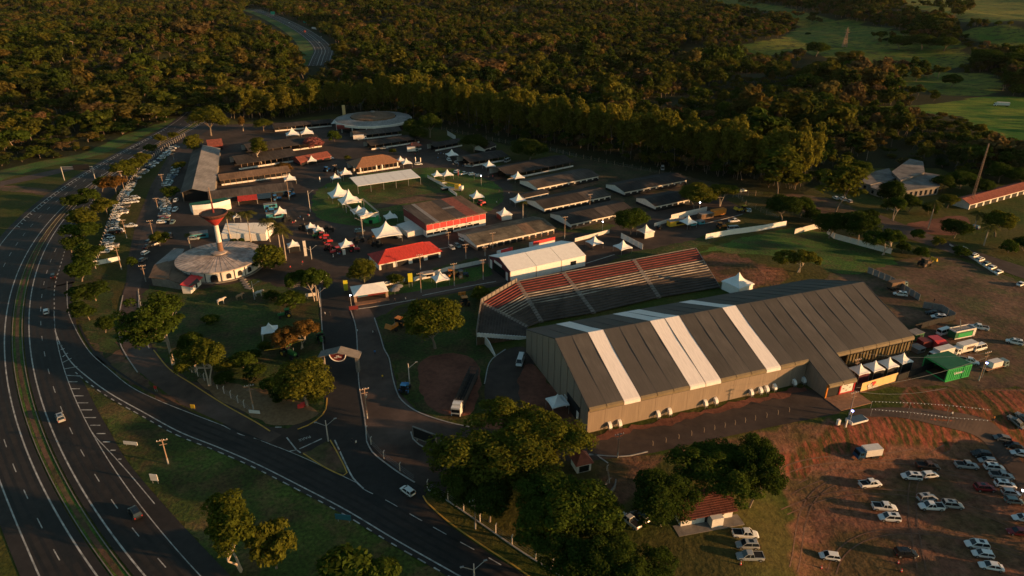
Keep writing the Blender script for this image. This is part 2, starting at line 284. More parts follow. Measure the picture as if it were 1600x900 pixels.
def groundmat():
    m = bpy.data.materials.new("ground_cover"); m.use_nodes = True; t = m.node_tree; N = t.nodes; L = t.links; p = N["Principled BSDF"]; p.inputs["Roughness"].default_value = 1; p.inputs["Specular IOR Level"].default_value = .1
    at = N.new("ShaderNodeAttribute"); at.attribute_name = "gm"; sp = N.new("ShaderNodeSeparateColor"); L.new(at.outputs["Color"], sp.inputs[0])
    g = N.new("ShaderNodeNewGeometry")
    def noise(s, d=4, sc3=None):
        x = N.new("ShaderNodeTexNoise"); x.inputs["Scale"].default_value = s; x.inputs["Detail"].default_value = d; x.inputs["Roughness"].default_value = .6
        if sc3:
            mp = N.new("ShaderNodeMapping"); mp.inputs["Scale"].default_value = sc3; mp.inputs["Rotation"].default_value = (0, 0, rad(-12)); L.new(g.outputs["Position"], mp.inputs[0]); L.new(mp.outputs[0], x.inputs["Vector"])
        else: L.new(g.outputs["Position"], x.inputs["Vector"])
        return x.outputs[0]
    def mix(f, a, b):
        x = N.new("ShaderNodeMix"); x.data_type = 'RGBA'
        for s, v in ((0, f), (6, a), (7, b)):
            if isinstance(v, (int, float)): x.inputs[s].default_value = v
            elif isinstance(v, tuple): x.inputs[s].default_value = (*v, 1)
            else: L.new(v, x.inputs[s])
        return x.outputs[2]
    def rng(v, a, b, c=0, d=1):
        x = N.new("ShaderNodeMapRange"); x.inputs[1].default_value = a; x.inputs[2].default_value = b; x.inputs[3].default_value = c; x.inputs[4].default_value = d; L.new(v, x.inputs[0]); return x.outputs[0]
    def madd(a, b, k=1.0):
        x = N.new("ShaderNodeMath"); x.operation = 'MULTIPLY_ADD'; L.new(b, x.inputs[0]); x.inputs[1].default_value = k; L.new(a, x.inputs[2]); return x.outputs[0]
    n1 = noise(.045); n2 = noise(.7, 5); n3 = noise(.011, 3); n4 = noise(.5, 4, (.14, 1.5, 1))
    base = mix(rng(n1, .38, .62), (.042, .062, .011), (.085, .072, .02)); base = mix(rng(n3, .48, .62, 0, .6), base, (.075, .055, .024))
    lush = mix(rng(noise(.03, 4), .42, .6), (.035, .12, .012), (.16, .2, .025)); nst = noise(.3, 3, (.1, .9, 1)); lush = mix(rng(nst, .48, .6, 0, .7), lush, (.04, .075, .014)); past = mix(rng(noise(.02, 6), .38, .62), (.075, .125, .018), (.2, .18, .03)); past = mix(rng(noise(.12, 4), .5, .62), past, (.06, .06, .018))
    gl = mix(rng(sp.outputs[1], .6, .9), past, lush); base = mix(rng(madd(sp.outputs[1], n2, .25), .3, .5), base, gl)
    dirt = mix(rng(n2, .3, .7), (.125, .06, .039), (.22, .105, .068)); dirt = mix(rng(n4, .4, .62), dirt, (.215, .09, .06))
    dirt = mix(rng(n1, .50, .62, 0, .75), dirt, (.07, .06, .02))
    n5 = noise(.5, 4, (1.5, .10, 1)); bankc = mix(rng(n5, .42, .6), (.07, .055, .018), (.26, .075, .045)); dirt = mix(rng(sp.outputs[0], .62, .74), dirt, bankc)
    base = mix(rng(madd(sp.outputs[0], n1, .9), .72, 1.02), base, dirt)
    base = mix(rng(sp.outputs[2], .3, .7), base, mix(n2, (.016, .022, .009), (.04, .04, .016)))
    vv = rng(madd(n2, noise(2.6, 5), .8), .55, 1.25, .5, 1.5); vm = N.new("ShaderNodeVectorMath"); vm.operation = 'SCALE'; L.new(base, vm.inputs[0]); L.new(vv, vm.inputs["Scale"]); L.new(vm.outputs[0], p.inputs["Base Color"])
    b = N.new("ShaderNodeBump"); b.inputs["Strength"].default_value = .7; b.inputs["Distance"].default_value = .5; L.new(n2, b.inputs["Height"]); L.new(b.outputs[0], p.inputs["Normal"])
    return m
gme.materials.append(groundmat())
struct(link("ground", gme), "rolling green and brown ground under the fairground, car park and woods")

# ------------------------------------------------------------------ flat sheets, roads, markings
ORGANIC = {'grass', 'grass_dark', 'grass_lush', 'dirt_red', 'dirt_brown', 'trodden', 'leaf_litter'}
def sheet(name, m, px, z, label=None):
    pts = [W(*p) for p in px]
    if m in ORGANIC:   # worn, wandering edge
        o = []; s = rnd.uniform(0, 9)
        for a, b in zip(pts, pts[1:] + pts[:1]):
            L = (b - a).length; n = min(60, max(1, int(L / 1.6))); nv = Vector((-(b - a).y, (b - a).x, 0)).normalized()
            for k in range(n): s += L / n; f = k / n; o.append(a.lerp(b, f) + nv * (.45 * math.sin(s * .9) + .4 * math.sin(s * .37 + 1) + .3 * math.sin(s * 2.1) + rnd.uniform(-.25, .25)) * (min(1.0, L / 6) if n > 1 else .3))
        pts = o
    mb = MB(); mb.add([(p.x, p.y, z) for p in pts], tessellate_polygon([[Vector((p.x, p.y, 0)) for p in pts]]))
    return struct(mb.build(name, m), label)
def soft(px, k=3):
    "rounds a pixel polygon by Chaikin corner cutting"
    for _ in range(k):
        o = []
        for i in range(len(px)):
            a, b = px[i], px[(i + 1) % len(px)]; o += [(a[0] * .75 + b[0] * .25, a[1] * .75 + b[1] * .25), (a[0] * .25 + b[0] * .75, a[1] * .25 + b[1] * .75)]
        px = o
    return px
def fitline(px, deg=5, n=160, ext=(0, 0), world=False):
    P = np.array(px, float) if world else np.array([W(*p)[:2] for p in px]); s = np.concatenate([[0], np.cumsum(np.hypot(*np.diff(P, axis=0).T))]); t = s / s[-1]
    d = min(deg, len(P) - 1); cx = np.polyfit(t, P[:, 0], d); cy = np.polyfit(t, P[:, 1], d); tt = np.linspace(0, 1, n)
    Q = np.stack([np.polyval(cx, tt), np.polyval(cy, tt)], 1)
    if ext[0]: v = Q[0] - Q[2]; v /= np.hypot(*v); Q = np.vstack([Q[0] + v * ext[0], Q])
    if ext[1]: v = Q[-1] - Q[-3]; v /= np.hypot(*v); Q = np.vstack([Q, Q[-1] + v * ext[1]])
    return Q
def dens(px, n=60):
    "a Catmull-Rom curve through pixel points, on the ground"
    P = [np.array(W(*p)[:2]) for p in px]; P = [2 * P[0] - P[1]] + P + [2 * P[-1] - P[-2]]; o = []
    m = max(2, n // (len(P) - 3))
    for i in range(1, len(P) - 2):
        for k in range(m):
            t = k / m; a, b, c, d = P[i - 1:i + 3]; o.append(.5 * (2 * b + (c - a) * t + (2 * a - 5 * b + 4 * c - d) * t * t + (3 * b - a - 3 * c + d) * t ** 3))
    o.append(P[-2]); return np.array(o)
def resamp(Q, n):
    s = np.concatenate([[0], np.cumsum(np.hypot(*np.diff(Q, axis=0).T))]); u = np.linspace(0, s[-1], n); return np.stack([np.interp(u, s, Q[:, 0]), np.interp(u, s, Q[:, 1])], 1)
def offs(Q, d):
    t = np.gradient(Q, axis=0); t /= np.hypot(t[:, 0], t[:, 1])[:, None]; return Q + np.stack([-t[:, 1], t[:, 0]], 1) * d
def ribbon(A, B, z, mb, n=None, terr=False):
    n = n or max(len(A), len(B)); A = resamp(A, n); B = resamp(B, n)
    za = hgt(A[:, 0], A[:, 1]) if terr else np.zeros(n); zb = hgt(B[:, 0], B[:, 1]) if terr else np.zeros(n)
    vs = [(A[i, 0], A[i, 1], z + za[i]) for i in range(n)] + [(B[i, 0], B[i, 1], z + zb[i]) for i in range(n)]
    return mb.add(vs, [(i, i + 1, n + i + 1, n + i) for i in range(n - 1)])
def stripe(Q, wd, z, mb, dash=None, terr=False, h=0):
    L = np.hypot(*np.diff(Q, axis=0).T).sum()
    if not dash:
        Q = resamp(Q, max(3, int(L / 2.0))); return ribbon(offs(Q, wd / 2), offs(Q, -wd / 2), z, mb, terr=terr) if not h else wall_along(Q, wd, h, mb)
    s = 0.0; R = resamp(Q, max(3, int(L * 2)))
    while s < L - dash[0]:
        i, j = int(s * 2), int((s + dash[0]) * 2)
        if j - i >= 1 and j < len(R):
            q = R[i:j + 1]; ribbon(offs(q, wd / 2), offs(q, -wd / 2), z, mb, terr=terr)
        s += dash[0] + dash[1]
    return mb
def wall_along(Q, wd, h, mb, z0=0.0):
    A = offs(Q, wd / 2); B = offs(Q, -wd / 2); n = len(Q)
    vs = [(*A[i], z0) for i in range(n)] + [(*B[i], z0) for i in range(n)] + [(*A[i], z0 + h) for i in range(n)] + [(*B[i], z0 + h) for i in range(n)]
    fs = []
    for i in range(n - 1): fs += [(2 * n + i, 2 * n + i + 1, 3 * n + i + 1, 3 * n + i), (i, i + 1, 2 * n + i + 1, 2 * n + i), (n + i, n + i + 1, 3 * n + i + 1, 3 * n + i)]
    fs += [(0, n, 3 * n, 2 * n), (n - 1, 2 * n - 1, 4 * n - 1, 3 * n - 1)]
    return mb.add(vs, fs)
# ------------------------------------------------------------------ highway
MedL = fitline([(300, 192), (270, 210), (230, 233), (184, 257), (150, 283), (125, 300), (95, 327), (65, 360), (35, 412), (20, 450), (6, 535), (12, 600), (31, 675), (66, 759), (107, 830), (150, 900)], 5, 200, (45, 60))
MedR = fitline([(310, 196), (285, 211), (225, 243), (167, 279), (130, 310), (100, 347), (67, 400), (50, 450), (44, 495), (47, 545), (57, 600), (82, 675), (120, 742), (160, 815), (225, 900)], 5, 200, (45, 60))
LL = fitline([(285, 182), (250, 205), (214, 230), (178, 245), (140, 261), (110, 280), (80, 310), (37, 347), (0, 382), (0, 760), (25, 820), (65, 900)], 4, 200, (45, 60))
RR = fitline([(97, 407), (86, 447), (85, 482), (86, 517), (96, 555), (107, 600), (125, 640), (142, 675), (185, 742), (225, 797), (275, 857), (312, 900)], 4, 160, (0, 60))
RampL = dens([(86, 517), (95, 540), (112, 567), (140, 592), (175, 617), (225, 645), (280, 675), (340, 699), (400, 725), (460, 755), (540, 797), (620, 845), (717, 900)], 120); RampL = np.vstack([RampL, RampL[-1] + (RampL[-1] - RampL[-2]) / np.hypot(*(RampL[-1] - RampL[-2])) * 60])
RampR = dens([(105, 440), (106, 482), (117, 512), (140, 550), (170, 577), (205, 605), (250, 627), (300, 647), (350, 666)], 90)
RRfar = offs(MedR, 10.6)[:118]
mb = MB(); ribbon(offs(MedL, 1.6), offs(LL, -2.6), .10, mb, 220); left = struct(mb.build("highway", "asphalt_road"), "left carriageway of the curving dark asphalt highway")
edgeR = dens([(360, 900), (300, 837), (250, 782), (200, 722), (172, 675), (152, 640), (132, 600), (124, 588)], 60)[::-1]
edgeR = np.vstack([edgeR, edgeR[-1] + (edgeR[-1] - edgeR[-2]) / np.hypot(*(edgeR[-1] - edgeR[-2])) * 60])
kf = next(i for i in range(len(MedR)) if MedR[i][1] < 222)
farL = MedR[:kf + 1]; mb = MB(); ribbon(offs(farL, -1.4), offs(farL, 13.2), .10, mb, 120)
A2 = np.vstack([offs(farL, 13.2)[-1:], np.array([W(113, 440)[:2], W(114, 482)[:2], W(121, 512)[:2], W(124, 540)[:2], W(124, 588)[:2]]), edgeR])
ribbon(offs(MedR[kf:], -1.4), A2, .10, mb, 160); right = struct(mb.build("highway", "asphalt_road"), "right carriageway of the curving dark asphalt highway")
mb = MB(); ribbon(np.vstack([RampR, np.array([W(*p)[:2] for p in [(400, 690), (452, 706), (537, 746), (585, 774), (660, 792), (760, 862), (830, 905)]])]), offs(RampL, -1.3), .107, mb, 160)
ramp = struct(mb.build("ramp_road", "asphalt_road"), "exit ramp of dark asphalt curving away from the highway")
mb = MB(); mb.add([(*p, .103) for p in [W(87, 517)[:2], W(125, 590)[:2], W(140, 592)[:2], W(120, 512)[:2], W(105, 450)[:2]]], [(0, 1, 2, 3, 4)])
mb.build("asphalt_gore", "asphalt_road", right)
# lane markings: flat paint, each carriageway's own
mb = MB(); stripe(MedL, .32, .115, mb); stripe(LL, .3, .115, mb); mid = (resamp(MedL, 200) + resamp(LL, 200)) / 2; stripe(mid, .2, .115, mb, (4, 8)); stripe(offs(mid, 3.9), .3, .115, mb, (2, 2)) if False else None
P = resamp(LL, 400)
for i in range(60, 200, 3):   # comb of hatch marks beside the merging lane
    p = P[i]; q = offs(P, 2.0)[i + 2]; d = q - p; n = np.array([-d[1], d[0]]) / np.hypot(*d) * .16; mb.quad((*(p + n), .115), (*(q + n), .115), (*(q - n), .115), (*(p - n), .115))
stripe(offs(LL, 2.0)[25:95], .2, .115, mb); mb.build("lane_marking", "paint_white", left)
mb = MB(); stripe(MedR, .32, .115, mb)
lane = fitline([(150, 291), (132, 321), (106, 356), (94, 376), (84, 397), (69, 445), (65, 474), (64, 505), (67, 535), (74, 574), (85, 612), (104, 660), (126, 702), (157, 754), (196, 810), (244, 871)], 5, 200, (60, 40)); stripe(lane, .2, .115, mb, (3.6, 8.2))
RA = dens([(150, 305), (125, 345), (107, 376), (97, 407), (86, 447), (85, 482), (86, 517)], 60); stripe(RA, .28, .115, mb, (2, 2)); stripe(RR[40:], .2, .115, mb)
H2 = dens([(124, 600), (132, 632), (150, 672), (175, 707), (200, 737), (242, 790)], 40)
ga, gb = resamp(RR[55:], 60), None
for i, (a, b) in enumerate([((92, 537), (97, 541)), ((95, 547), (101, 545)), ((98, 558), (106, 552)), ((98, 567), (112, 560)), ((101, 577), (121, 573)), ((104, 587), (126, 588)), ((107, 597), (121, 597)), ((110, 608), (125, 608)), ((115, 619), (131, 619)), ((119, 630), (138, 630)), ((126, 641), (144, 641)), ((131, 653), (150, 653)), ((141, 665), (157, 665)), ((151, 678), (165, 678)), ((161, 691), (172, 691)), ((173, 704), (181, 704)), ((185, 718), (190, 718))]):
    p, q = np.array(W(*a)[:2]), np.array(W(*b)[:2]); d = q - p; n = np.array([-d[1], d[0]]) / np.hypot(*d) * .18; mb.quad((*(p + n), .116), (*(q + n), .116), (*(q - n), .116), (*(p - n), .116))
stripe(dens([(140, 670), (150, 684), (172, 707), (200, 738), (222, 764), (242, 788)], 30), .2, .116, mb); mb.build("lane_marking", "paint_white", right)
mb = MB(); stripe(RampL, .3, .116, mb); stripe(RampR, .2, .116, mb); stripe(dens([(400, 686), (452, 706), (500, 727), (537, 745), (560, 756)], 30), .18, .116, mb)
stripe(dens([(567, 764), (576, 769), (605, 783), (650, 809), (700, 837), (760, 870), (820, 905)], 60), .2, .116, mb, (3.4, 3.4)); stripe(dens([(350, 666), (375, 679), (400, 686), (420, 694), (452, 706)], 30), .2, .116, mb, (2.5, 2.5))
K2 = offs(RampL, -1.15); stripe(K2[25:], .3, .116, mb, (1.7, 1.9)); mb.build("lane_marking", "paint_white", ramp)
mb = MB(); ml = (resamp(MedL, 200) + resamp(LL, 200)) / 2
for k in (1.0, 2.7, -1.0, -2.7): stripe(offs(ml, k), .62, .109, mb)
for k in (1.0, 2.7, -1.0, -2.7): stripe(offs(lane, k), .62, .109, mb)
rm2 = resamp(RampL, 200)
for k in (1.4, 3.1, 5.0, 6.7): stripe(offs(rm2, k), .6, .1125, mb)
struct(mb.build("wheel_track", "tyre_wear"))
mk('asphalt_patch', (.032, .026, .0225), .85, .3, .6); mk('asphalt_new', (.015, .0125, .0115), .7, .3, .6); mk('rut', (.15, .083, .057), 1, .4, .8)
for m_ in ('asphalt_patch', 'asphalt_new'):
    mb = MB()
    for line, kk in ((lane, (-1.8, 1.8)), (ml, (-1.8, 1.8)), (rm2, (2.2, 6.0))):
        Z = resamp(line, 500)
        for k in range(5): i = rnd.randrange(20, 450); q = offs(Z, rnd.choice(kk) + rnd.uniform(-.4, .4))[i:i + rnd.randrange(6, 34)]; ribbon(offs(q, rnd.uniform(.7, 1.5)), offs(q, -rnd.uniform(.7, 1.5)), .1045 if line is not rm2 else .1115, mb)
    struct(mb.build("road_patch", m_))
mb = MB()
for q in ([(1230, 770), (1290, 742), (1380, 730), (1470, 735), (1560, 760)], [(1225, 800), (1300, 775), (1400, 768), (1500, 790), (1600, 830)], [(1240, 890), (1250, 830), (1262, 790), (1300, 755)], [(1300, 895), (1330, 850), (1400, 830), (1480, 835), (1600, 870)], [(1480, 700), (1440, 730), (1425, 790), (1440, 890)], [(1215, 740), (1270, 722), (1340, 716), (1430, 706)]):
    Q_ = np.array([T(*p_)[:2] for p_ in q]); Q_ = fitline(Q_, 3, 50, world=True)
    for o_ in (-.8, .8): stripe(offs(Q_, o_), .26, .05, mb, None, True)
struct(mb.build("wheel_rut", "rut"), "pale wheel ruts curving across the lower car park")
mb = MB(); wall_along(resamp(offs(MedL, 2.0), 200), .18, .16, mb); wall_along(resamp(offs(MedR, -1.9), 200), .18, .16, mb); struct(mb.build("kerb", "concrete"))
mb = MB(); ribbon(resamp(offs(MedL, 2.1), 200), resamp(offs(MedR, -2.0), 200), .03, mb); struct(mb.build('median', 'grass_lush'), 'grass median between the carriageways')
mb = MB(); mid = (resamp(MedL, 200) + resamp(MedR, 200)) / 2; ribbon(offs(mid, .45), offs(mid, -.45), .05, mb); struct(mb.build("median_drain", "dirt_brown"), "brown earth drain running along the grass median")
# far stretch of the highway beyond the woods
FL = [(486, 102), (484, 88), (474, 71), (455, 53), (430, 38), (402, 24), (380, 15)]; FR = [(504, 104), (514, 90), (527, 73), (506, 60), (476, 42), (441, 27), (400, 13)]
fa = np.array([W(*p)[:2] for p in FL]); fb = np.array([W(*p)[:2] for p in FR]); ctr = dens([((a[0] + b[0]) / 2, (a[1] + b[1]) / 2) for a, b in zip([(492, 102), (492, 90), (490, 76), (476, 60), (452, 43), (420, 26), (391, 15)], [(504, 104), (512, 92), (520, 78), (505, 61), (476, 43), (441, 28), (405, 15)])], 90)
mb = MB(); ribbon(offs(ctr, 13), offs(ctr, -13), .35, mb, 120, True); fr = struct(mb.build("highway", "asphalt_road"), "distant stretch of highway bending through the woods")
mb = MB(); [stripe(offs(ctr, k), .5, .5, mb, None, True) for k in (-11, -2.2, 2.2, 11)]; [stripe(offs(ctr, k), .35, .5, mb, (6, 10), True) for k in (-6.5, 6.5)]; mb.build("lane_marking", "paint_white", fr)
mb = MB(); ribbon(offs(ctr, 32), offs(ctr, 13), .25, mb, 90, True); struct(mb.build("verge", "grass_lush"), "green grass verge along the distant highway")
# far-left side road joining the highway
mb = MB(); ribbon(dens([(0, 284), (50, 273), (100, 262), (135, 256)], 30), dens([(0, 291), (50, 281), (100, 269), (140, 259)], 30), .06, mb); struct(mb.build("side_road", "asphalt_brown"))
sheet("dirt_path", "dirt_brown", soft([(-40, 288), (40, 291), (88, 298), (96, 304), (88, 309), (40, 300), (-40, 296)], 2), .05); sheet("dirt_path", "dirt_brown", soft([(93, 182), (103, 184), (112, 215), (124, 228), (110, 225), (97, 205)], 2), .1)

# ------------------------------------------------------------------ yards, lawns, inner roads
YARD = [(190, 462), (197, 440), (200, 405), (212, 350), (236, 290), (262, 245), (290, 215), (330, 196), (400, 193), (520, 186), (600, 205), (700, 224), (760, 250), (800, 285), (840, 320), (905, 345), (1040, 325), (1130, 310), (1170, 330), (1080, 378), (960, 405), (935, 420), (800, 445), (760, 450), (745, 452), (660, 467), (620, 478), (590, 500), (604, 545), (618, 590), (626, 615), (650, 640), (700, 660), (739, 668), (800, 640), (860, 690), (918, 684), (1258, 606), (1312, 622), (1312, 646), (1200, 668), (1000, 712), (900, 722), (820, 712), (720, 712), (690, 780), (660, 764), (640, 752), (600, 720), (575, 696), (567, 764), (500, 720), (400, 690), (350, 666), (340, 628), (260, 575), (232, 545), (219, 512), (216, 455)]
sheet("fairground_yard", "asphalt_yard", YARD, .02, "worn dark asphalt yard of the fairground")
sheet("avenue", "asphalt_road", [(500, 440), (502, 492), (506, 555), (511, 622), (511, 638), (500, 655), (466, 672), (470, 690), (530, 740), (572, 765), (600, 740), (573, 690), (560, 585), (556, 512), (546, 480), (540, 440)], .045, "dark entrance avenue leading under the gate")
sheet("junction_road", "asphalt_road", [(556, 700), (574, 690), (600, 721), (648, 754), (668, 765), (663, 778), (668, 790), (700, 818), (660, 812), (600, 782), (540, 748)], .048)
sheet("inner_road", "asphalt_brown", [(553, 480), (575, 478), (588, 500), (602, 548), (614, 590), (625, 618), (650, 642), (700, 661), (739, 669), (800, 700), (700, 720), (640, 748), (600, 718), (575, 690), (562, 585)], .05, "brown worn road beside the entrance avenue")
sheet("inner_road", "asphalt_brown", [(553, 478), (600, 478), (700, 458), (790, 440), (790, 432), (700, 447), (640, 457), (560, 467)], .052)
sheet("inner_road", "asphalt_yard", soft([(757, 600), (766, 565), (790, 545), (822, 540), (835, 560), (838, 610), (800, 660), (770, 655), (757, 625)], 2), .055, "round dark asphalt lot beside the hangar gable")
sheet("access_road", "asphalt_brown", [(188, 532), (186, 495), (191, 462), (206, 420), (222, 360), (240, 300), (262, 255), (275, 232), (284, 232), (272, 262), (254, 310), (240, 370), (225, 420), (217, 462), (221, 512), (238, 547), (264, 577), (300, 600), (350, 632), (400, 660), (440, 680), (420, 692), (350, 662), (287, 634), (240, 600), (205, 570)], .05, "brown access road between the rows of parked cars")
sheet("dirt_strip", "dirt_brown", [(140, 512), (160, 500), (176, 520), (190, 545), (215, 582), (250, 612), (288, 633), (270, 634), (215, 606), (172, 578), (142, 548)], .035)
sheet("verge", "grass_lush", [(-60, 292), (0, 282), (60, 264), (120, 250), (160, 241), (215, 216), (262, 196), (285, 184), (268, 186), (200, 209), (130, 240), (60, 253), (-60, 280)], .03, "green verge between the woods and the highway")
sheet("verge", "grass_dark", [(108, 430), (150, 400), (175, 450), (178, 500), (188, 545), (168, 560), (140, 530), (124, 505), (116, 480)], .04)
sheet("lawn", "grass", [(125, 594), (140, 600), (175, 622), (225, 650), (290, 683), (400, 733), (540, 806), (620, 855), (700, 905), (360, 905), (300, 838), (250, 783), (200, 723), (172, 676), (150, 640)], .03, "grass island between the highway and the ramp")
PARK = [(233, 445), (300, 455), (400, 436), (452, 452), (494, 458), (502, 492), (506, 560), (510, 622), (508, 640), (490, 655), (440, 672), (395, 655), (330, 612), (265, 572), (240, 545), (224, 512), (220, 470)]
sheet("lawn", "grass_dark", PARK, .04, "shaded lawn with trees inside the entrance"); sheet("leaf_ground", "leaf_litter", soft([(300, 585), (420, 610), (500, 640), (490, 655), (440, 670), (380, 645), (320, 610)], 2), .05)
sheet("lawn", "grass_lush", soft([(485, 330), (490, 300), (515, 284), (555, 274), (650, 262), (705, 262), (760, 278), (789, 296), (785, 318), (755, 334), (690, 345), (640, 350), (600, 356), (555, 353), (505, 346)], 2), .045, "oval grass field in the middle of the fairground")
sheet("arena_ground", "grass", [(565, 297), (664, 277), (712, 308), (648, 330), (590, 330)], .055, "trodden grass of the show ring"); sheet("arena_track", "dirt_brown", soft([(575, 322), (630, 308), (690, 300), (704, 306), (690, 312), (640, 316), (590, 328)], 2), .065)
for p in ([(575, 690), (567, 764), (537, 746), (470, 714), (500, 706), (512, 690)],): sheet("traffic_island", "dirt_brown", [(474, 709), (503, 694), (516, 688), (541, 739), (537, 744), (505, 729)], .13)
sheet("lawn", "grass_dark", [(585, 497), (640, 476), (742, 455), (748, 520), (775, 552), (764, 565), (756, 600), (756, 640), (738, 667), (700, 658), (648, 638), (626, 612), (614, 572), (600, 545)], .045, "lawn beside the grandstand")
sheet("dirt_lot", "dirt_red", soft([(655, 560), (700, 550), (748, 560), (752, 600), (740, 650), (700, 650), (670, 640), (652, 600)], 2), .055, "bare red earth where the cattle truck stands")
sheet("dirt_lot", "dirt_red", soft([(808, 590), (826, 560), (860, 600), (915, 672), (905, 690), (850, 660), (812, 640)], 2), .06)
for p in ([(578, 455), (640, 440), (764, 412), (773, 428), (664, 462), (622, 468)], [(625, 447), (640, 430), (742, 402), (752, 408), (690, 424)], [(860, 360), (900, 345), (968, 352), (930, 366)], [(960, 400), (1060, 380), (1180, 352), (1180, 358), (1090, 386), (990, 406)]): sheet("lawn", "grass_lush" if p[0][0] == 578 else "grass_dark", p, .047)
sheet("barn_yard", "trodden", [(780, 252), (900, 246), (1075, 276), (1180, 300), (1140, 310), (1040, 326), (905, 346), (870, 358), (830, 345), (806, 318), (800, 290)], .03, "worn grass between the stock barns")
for p in ([(855, 328), (960, 306), (985, 315), (880, 340)], [(860, 295), (940, 278), (958, 283), (870, 303)], [(980, 303), (1075, 284), (1085, 290), (1000, 312)], [(750, 385), (870, 360), (910, 372), (790, 400)]): sheet("dirt_path", "dirt_brown", soft(p, 2), .04)
sheet("lawn", "grass_lush", [(1085, 396), (1150, 374), (1232, 356), (1300, 364), (1392, 392), (1400, 412), (1330, 430), (1255, 420), (1190, 402), (1120, 392)], .035, "green field behind the hangar")
sheet("dirt_lot", "dirt_brown", soft([(1260, 440), (1290, 425), (1340, 432), (1400, 405), (1480, 398), (1570, 430), (1700, 480), (1700, 600), (1540, 610), (1420, 600), (1320, 620), (1300, 560), (1420, 500), (1300, 430), (1150, 450), (1105, 440)], 2), .03, "bare brown earth around the hangar's far end")
sheet("road", "asphalt_brown", [(1320, 340), (1360, 330), (1500, 385), (1640, 430), (1640, 450), (1500, 400)], .05); sheet("dirt_yard", "dirt_red", soft([(1440, 345), (1500, 335), (1520, 345), (1500, 370), (1440, 365), (1400, 355)], 2), .04); sheet("dirt_yard", "dirt_brown", soft([(1225, 300), (1300, 310), (1345, 330), (1330, 345), (1260, 335), (1215, 315)], 2), .05)
sheet("hangar_road", "asphalt_yard", [(905, 700), (920, 690), (1262, 612), (1310, 628), (1330, 640), (1200, 668), (1000, 708), (920, 716)], .06, "dark service road along the front of the hangar"); sheet("dirt_strip", "dirt_red", [(916, 683), (1258, 604), (1262, 611), (920, 692)], .07)
mb = MB(); ribbon(dens([(1330, 640), (1400, 637), (1470, 642), (1540, 650), (1580, 668), (1610, 700), (1640, 740)], 40), dens([(1330, 652), (1400, 652), (1470, 660), (1530, 668), (1560, 685), (1590, 715), (1610, 750)], 40), .12, mb, 60, True); struct(mb.build("access_road", "asphalt_brown"), "brown lane strung with bulbs down to the car park")
mb = MB()
for q in ([(500, 450), (502, 492), (506, 555)], [(547, 482), (556, 512), (559, 560), (561, 600), (570, 655), (573, 690)], [(585, 497), (594, 524), (600, 545), (608, 560), (613, 587), (620, 612), (630, 628), (655, 645), (700, 660), (737, 668)], [(573, 690), (582, 707), (600, 722), (622, 738), (648, 754)], [(660, 462), (720, 450), (775, 440)], [(560, 483), (600, 477), (650, 468)], [(640, 393), (700, 387), (760, 374), (800, 365)], [(640, 398), (660, 394)], [(1100, 350), (1160, 335)], [(192, 462), (186, 495), (187, 532), (197, 555), (215, 582)], [(216, 455), (220, 505), (233, 545)], [(668, 765), (700, 783), (750, 817), (800, 852), (837, 876), (890, 908)], [(920, 710), (950, 713), (980, 713), (1012, 706)], [(906, 712), (932, 711), (950, 724)], [(915, 412), (960, 398)], [(642, 675), (648, 690), (668, 702)], [(683, 700), (695, 692), (688, 688)], [(757, 600), (766, 565), (790, 546)]): stripe(dens(q, 40), .3, 0, mb, h=.16)
struct(mb.build("kerb", "kerb_white"), "white painted kerbs along the inner roads")
mb = MB()
for q in ([(240, 547), (265, 577), (300, 600), (350, 632), (400, 660), (422, 674)], [(465, 671), (485, 663), (500, 652), (509, 640), (511, 622)], [(661, 775), (663, 781), (670, 788), (700, 815), (750, 850), (800, 882), (840, 910)], [(474, 709), (505, 729), (537, 744), (542, 738), (524, 702), (516, 688)]): stripe(dens(q, 40), .3, 0, mb, h=.14)
struct(mb.build("kerb", "paint_yellow"), "yellow painted kerbs beside the ramp")
mb = MB()
for q in ([(448, 684), (463, 703)], [(468, 702), (503, 686)], [(523, 688), (540, 725), (552, 748), (568, 764)], [(452, 706), (462, 703), (470, 708)], [(430, 668), (440, 668)]): stripe(dens(q, 12), .35, .122, mb)
struct(mb.build("road_marking", "paint_white"))
def text(s, size, m, name, parent=None, ext=.02):
    c = bpy.data.curves.new(name, 'FONT'); c.body = s; c.size = size; c.extrude = ext; c.align_x = 'CENTER'; c.align_y = 'CENTER'; t = bpy.data.objects.new(name, c); COL.objects.link(t)
    bpy.context.view_layer.update(); me = bpy.data.meshes.new_from_object(t.evaluated_get(bpy.context.evaluated_depsgraph_get())); bpy.data.objects.remove(t); bpy.data.curves.remove(c)
    me.materials.clear(); me.materials.append(M[m]); return link(name, me, parent)
p = W(476, 685, .13); o = text("PARE", 1.3, 'paint_white', 'road_lettering'); o.location = p; o.rotation_euler = (0, 0, rad(215)); struct(o, "white stop word painted on the road at the junction")
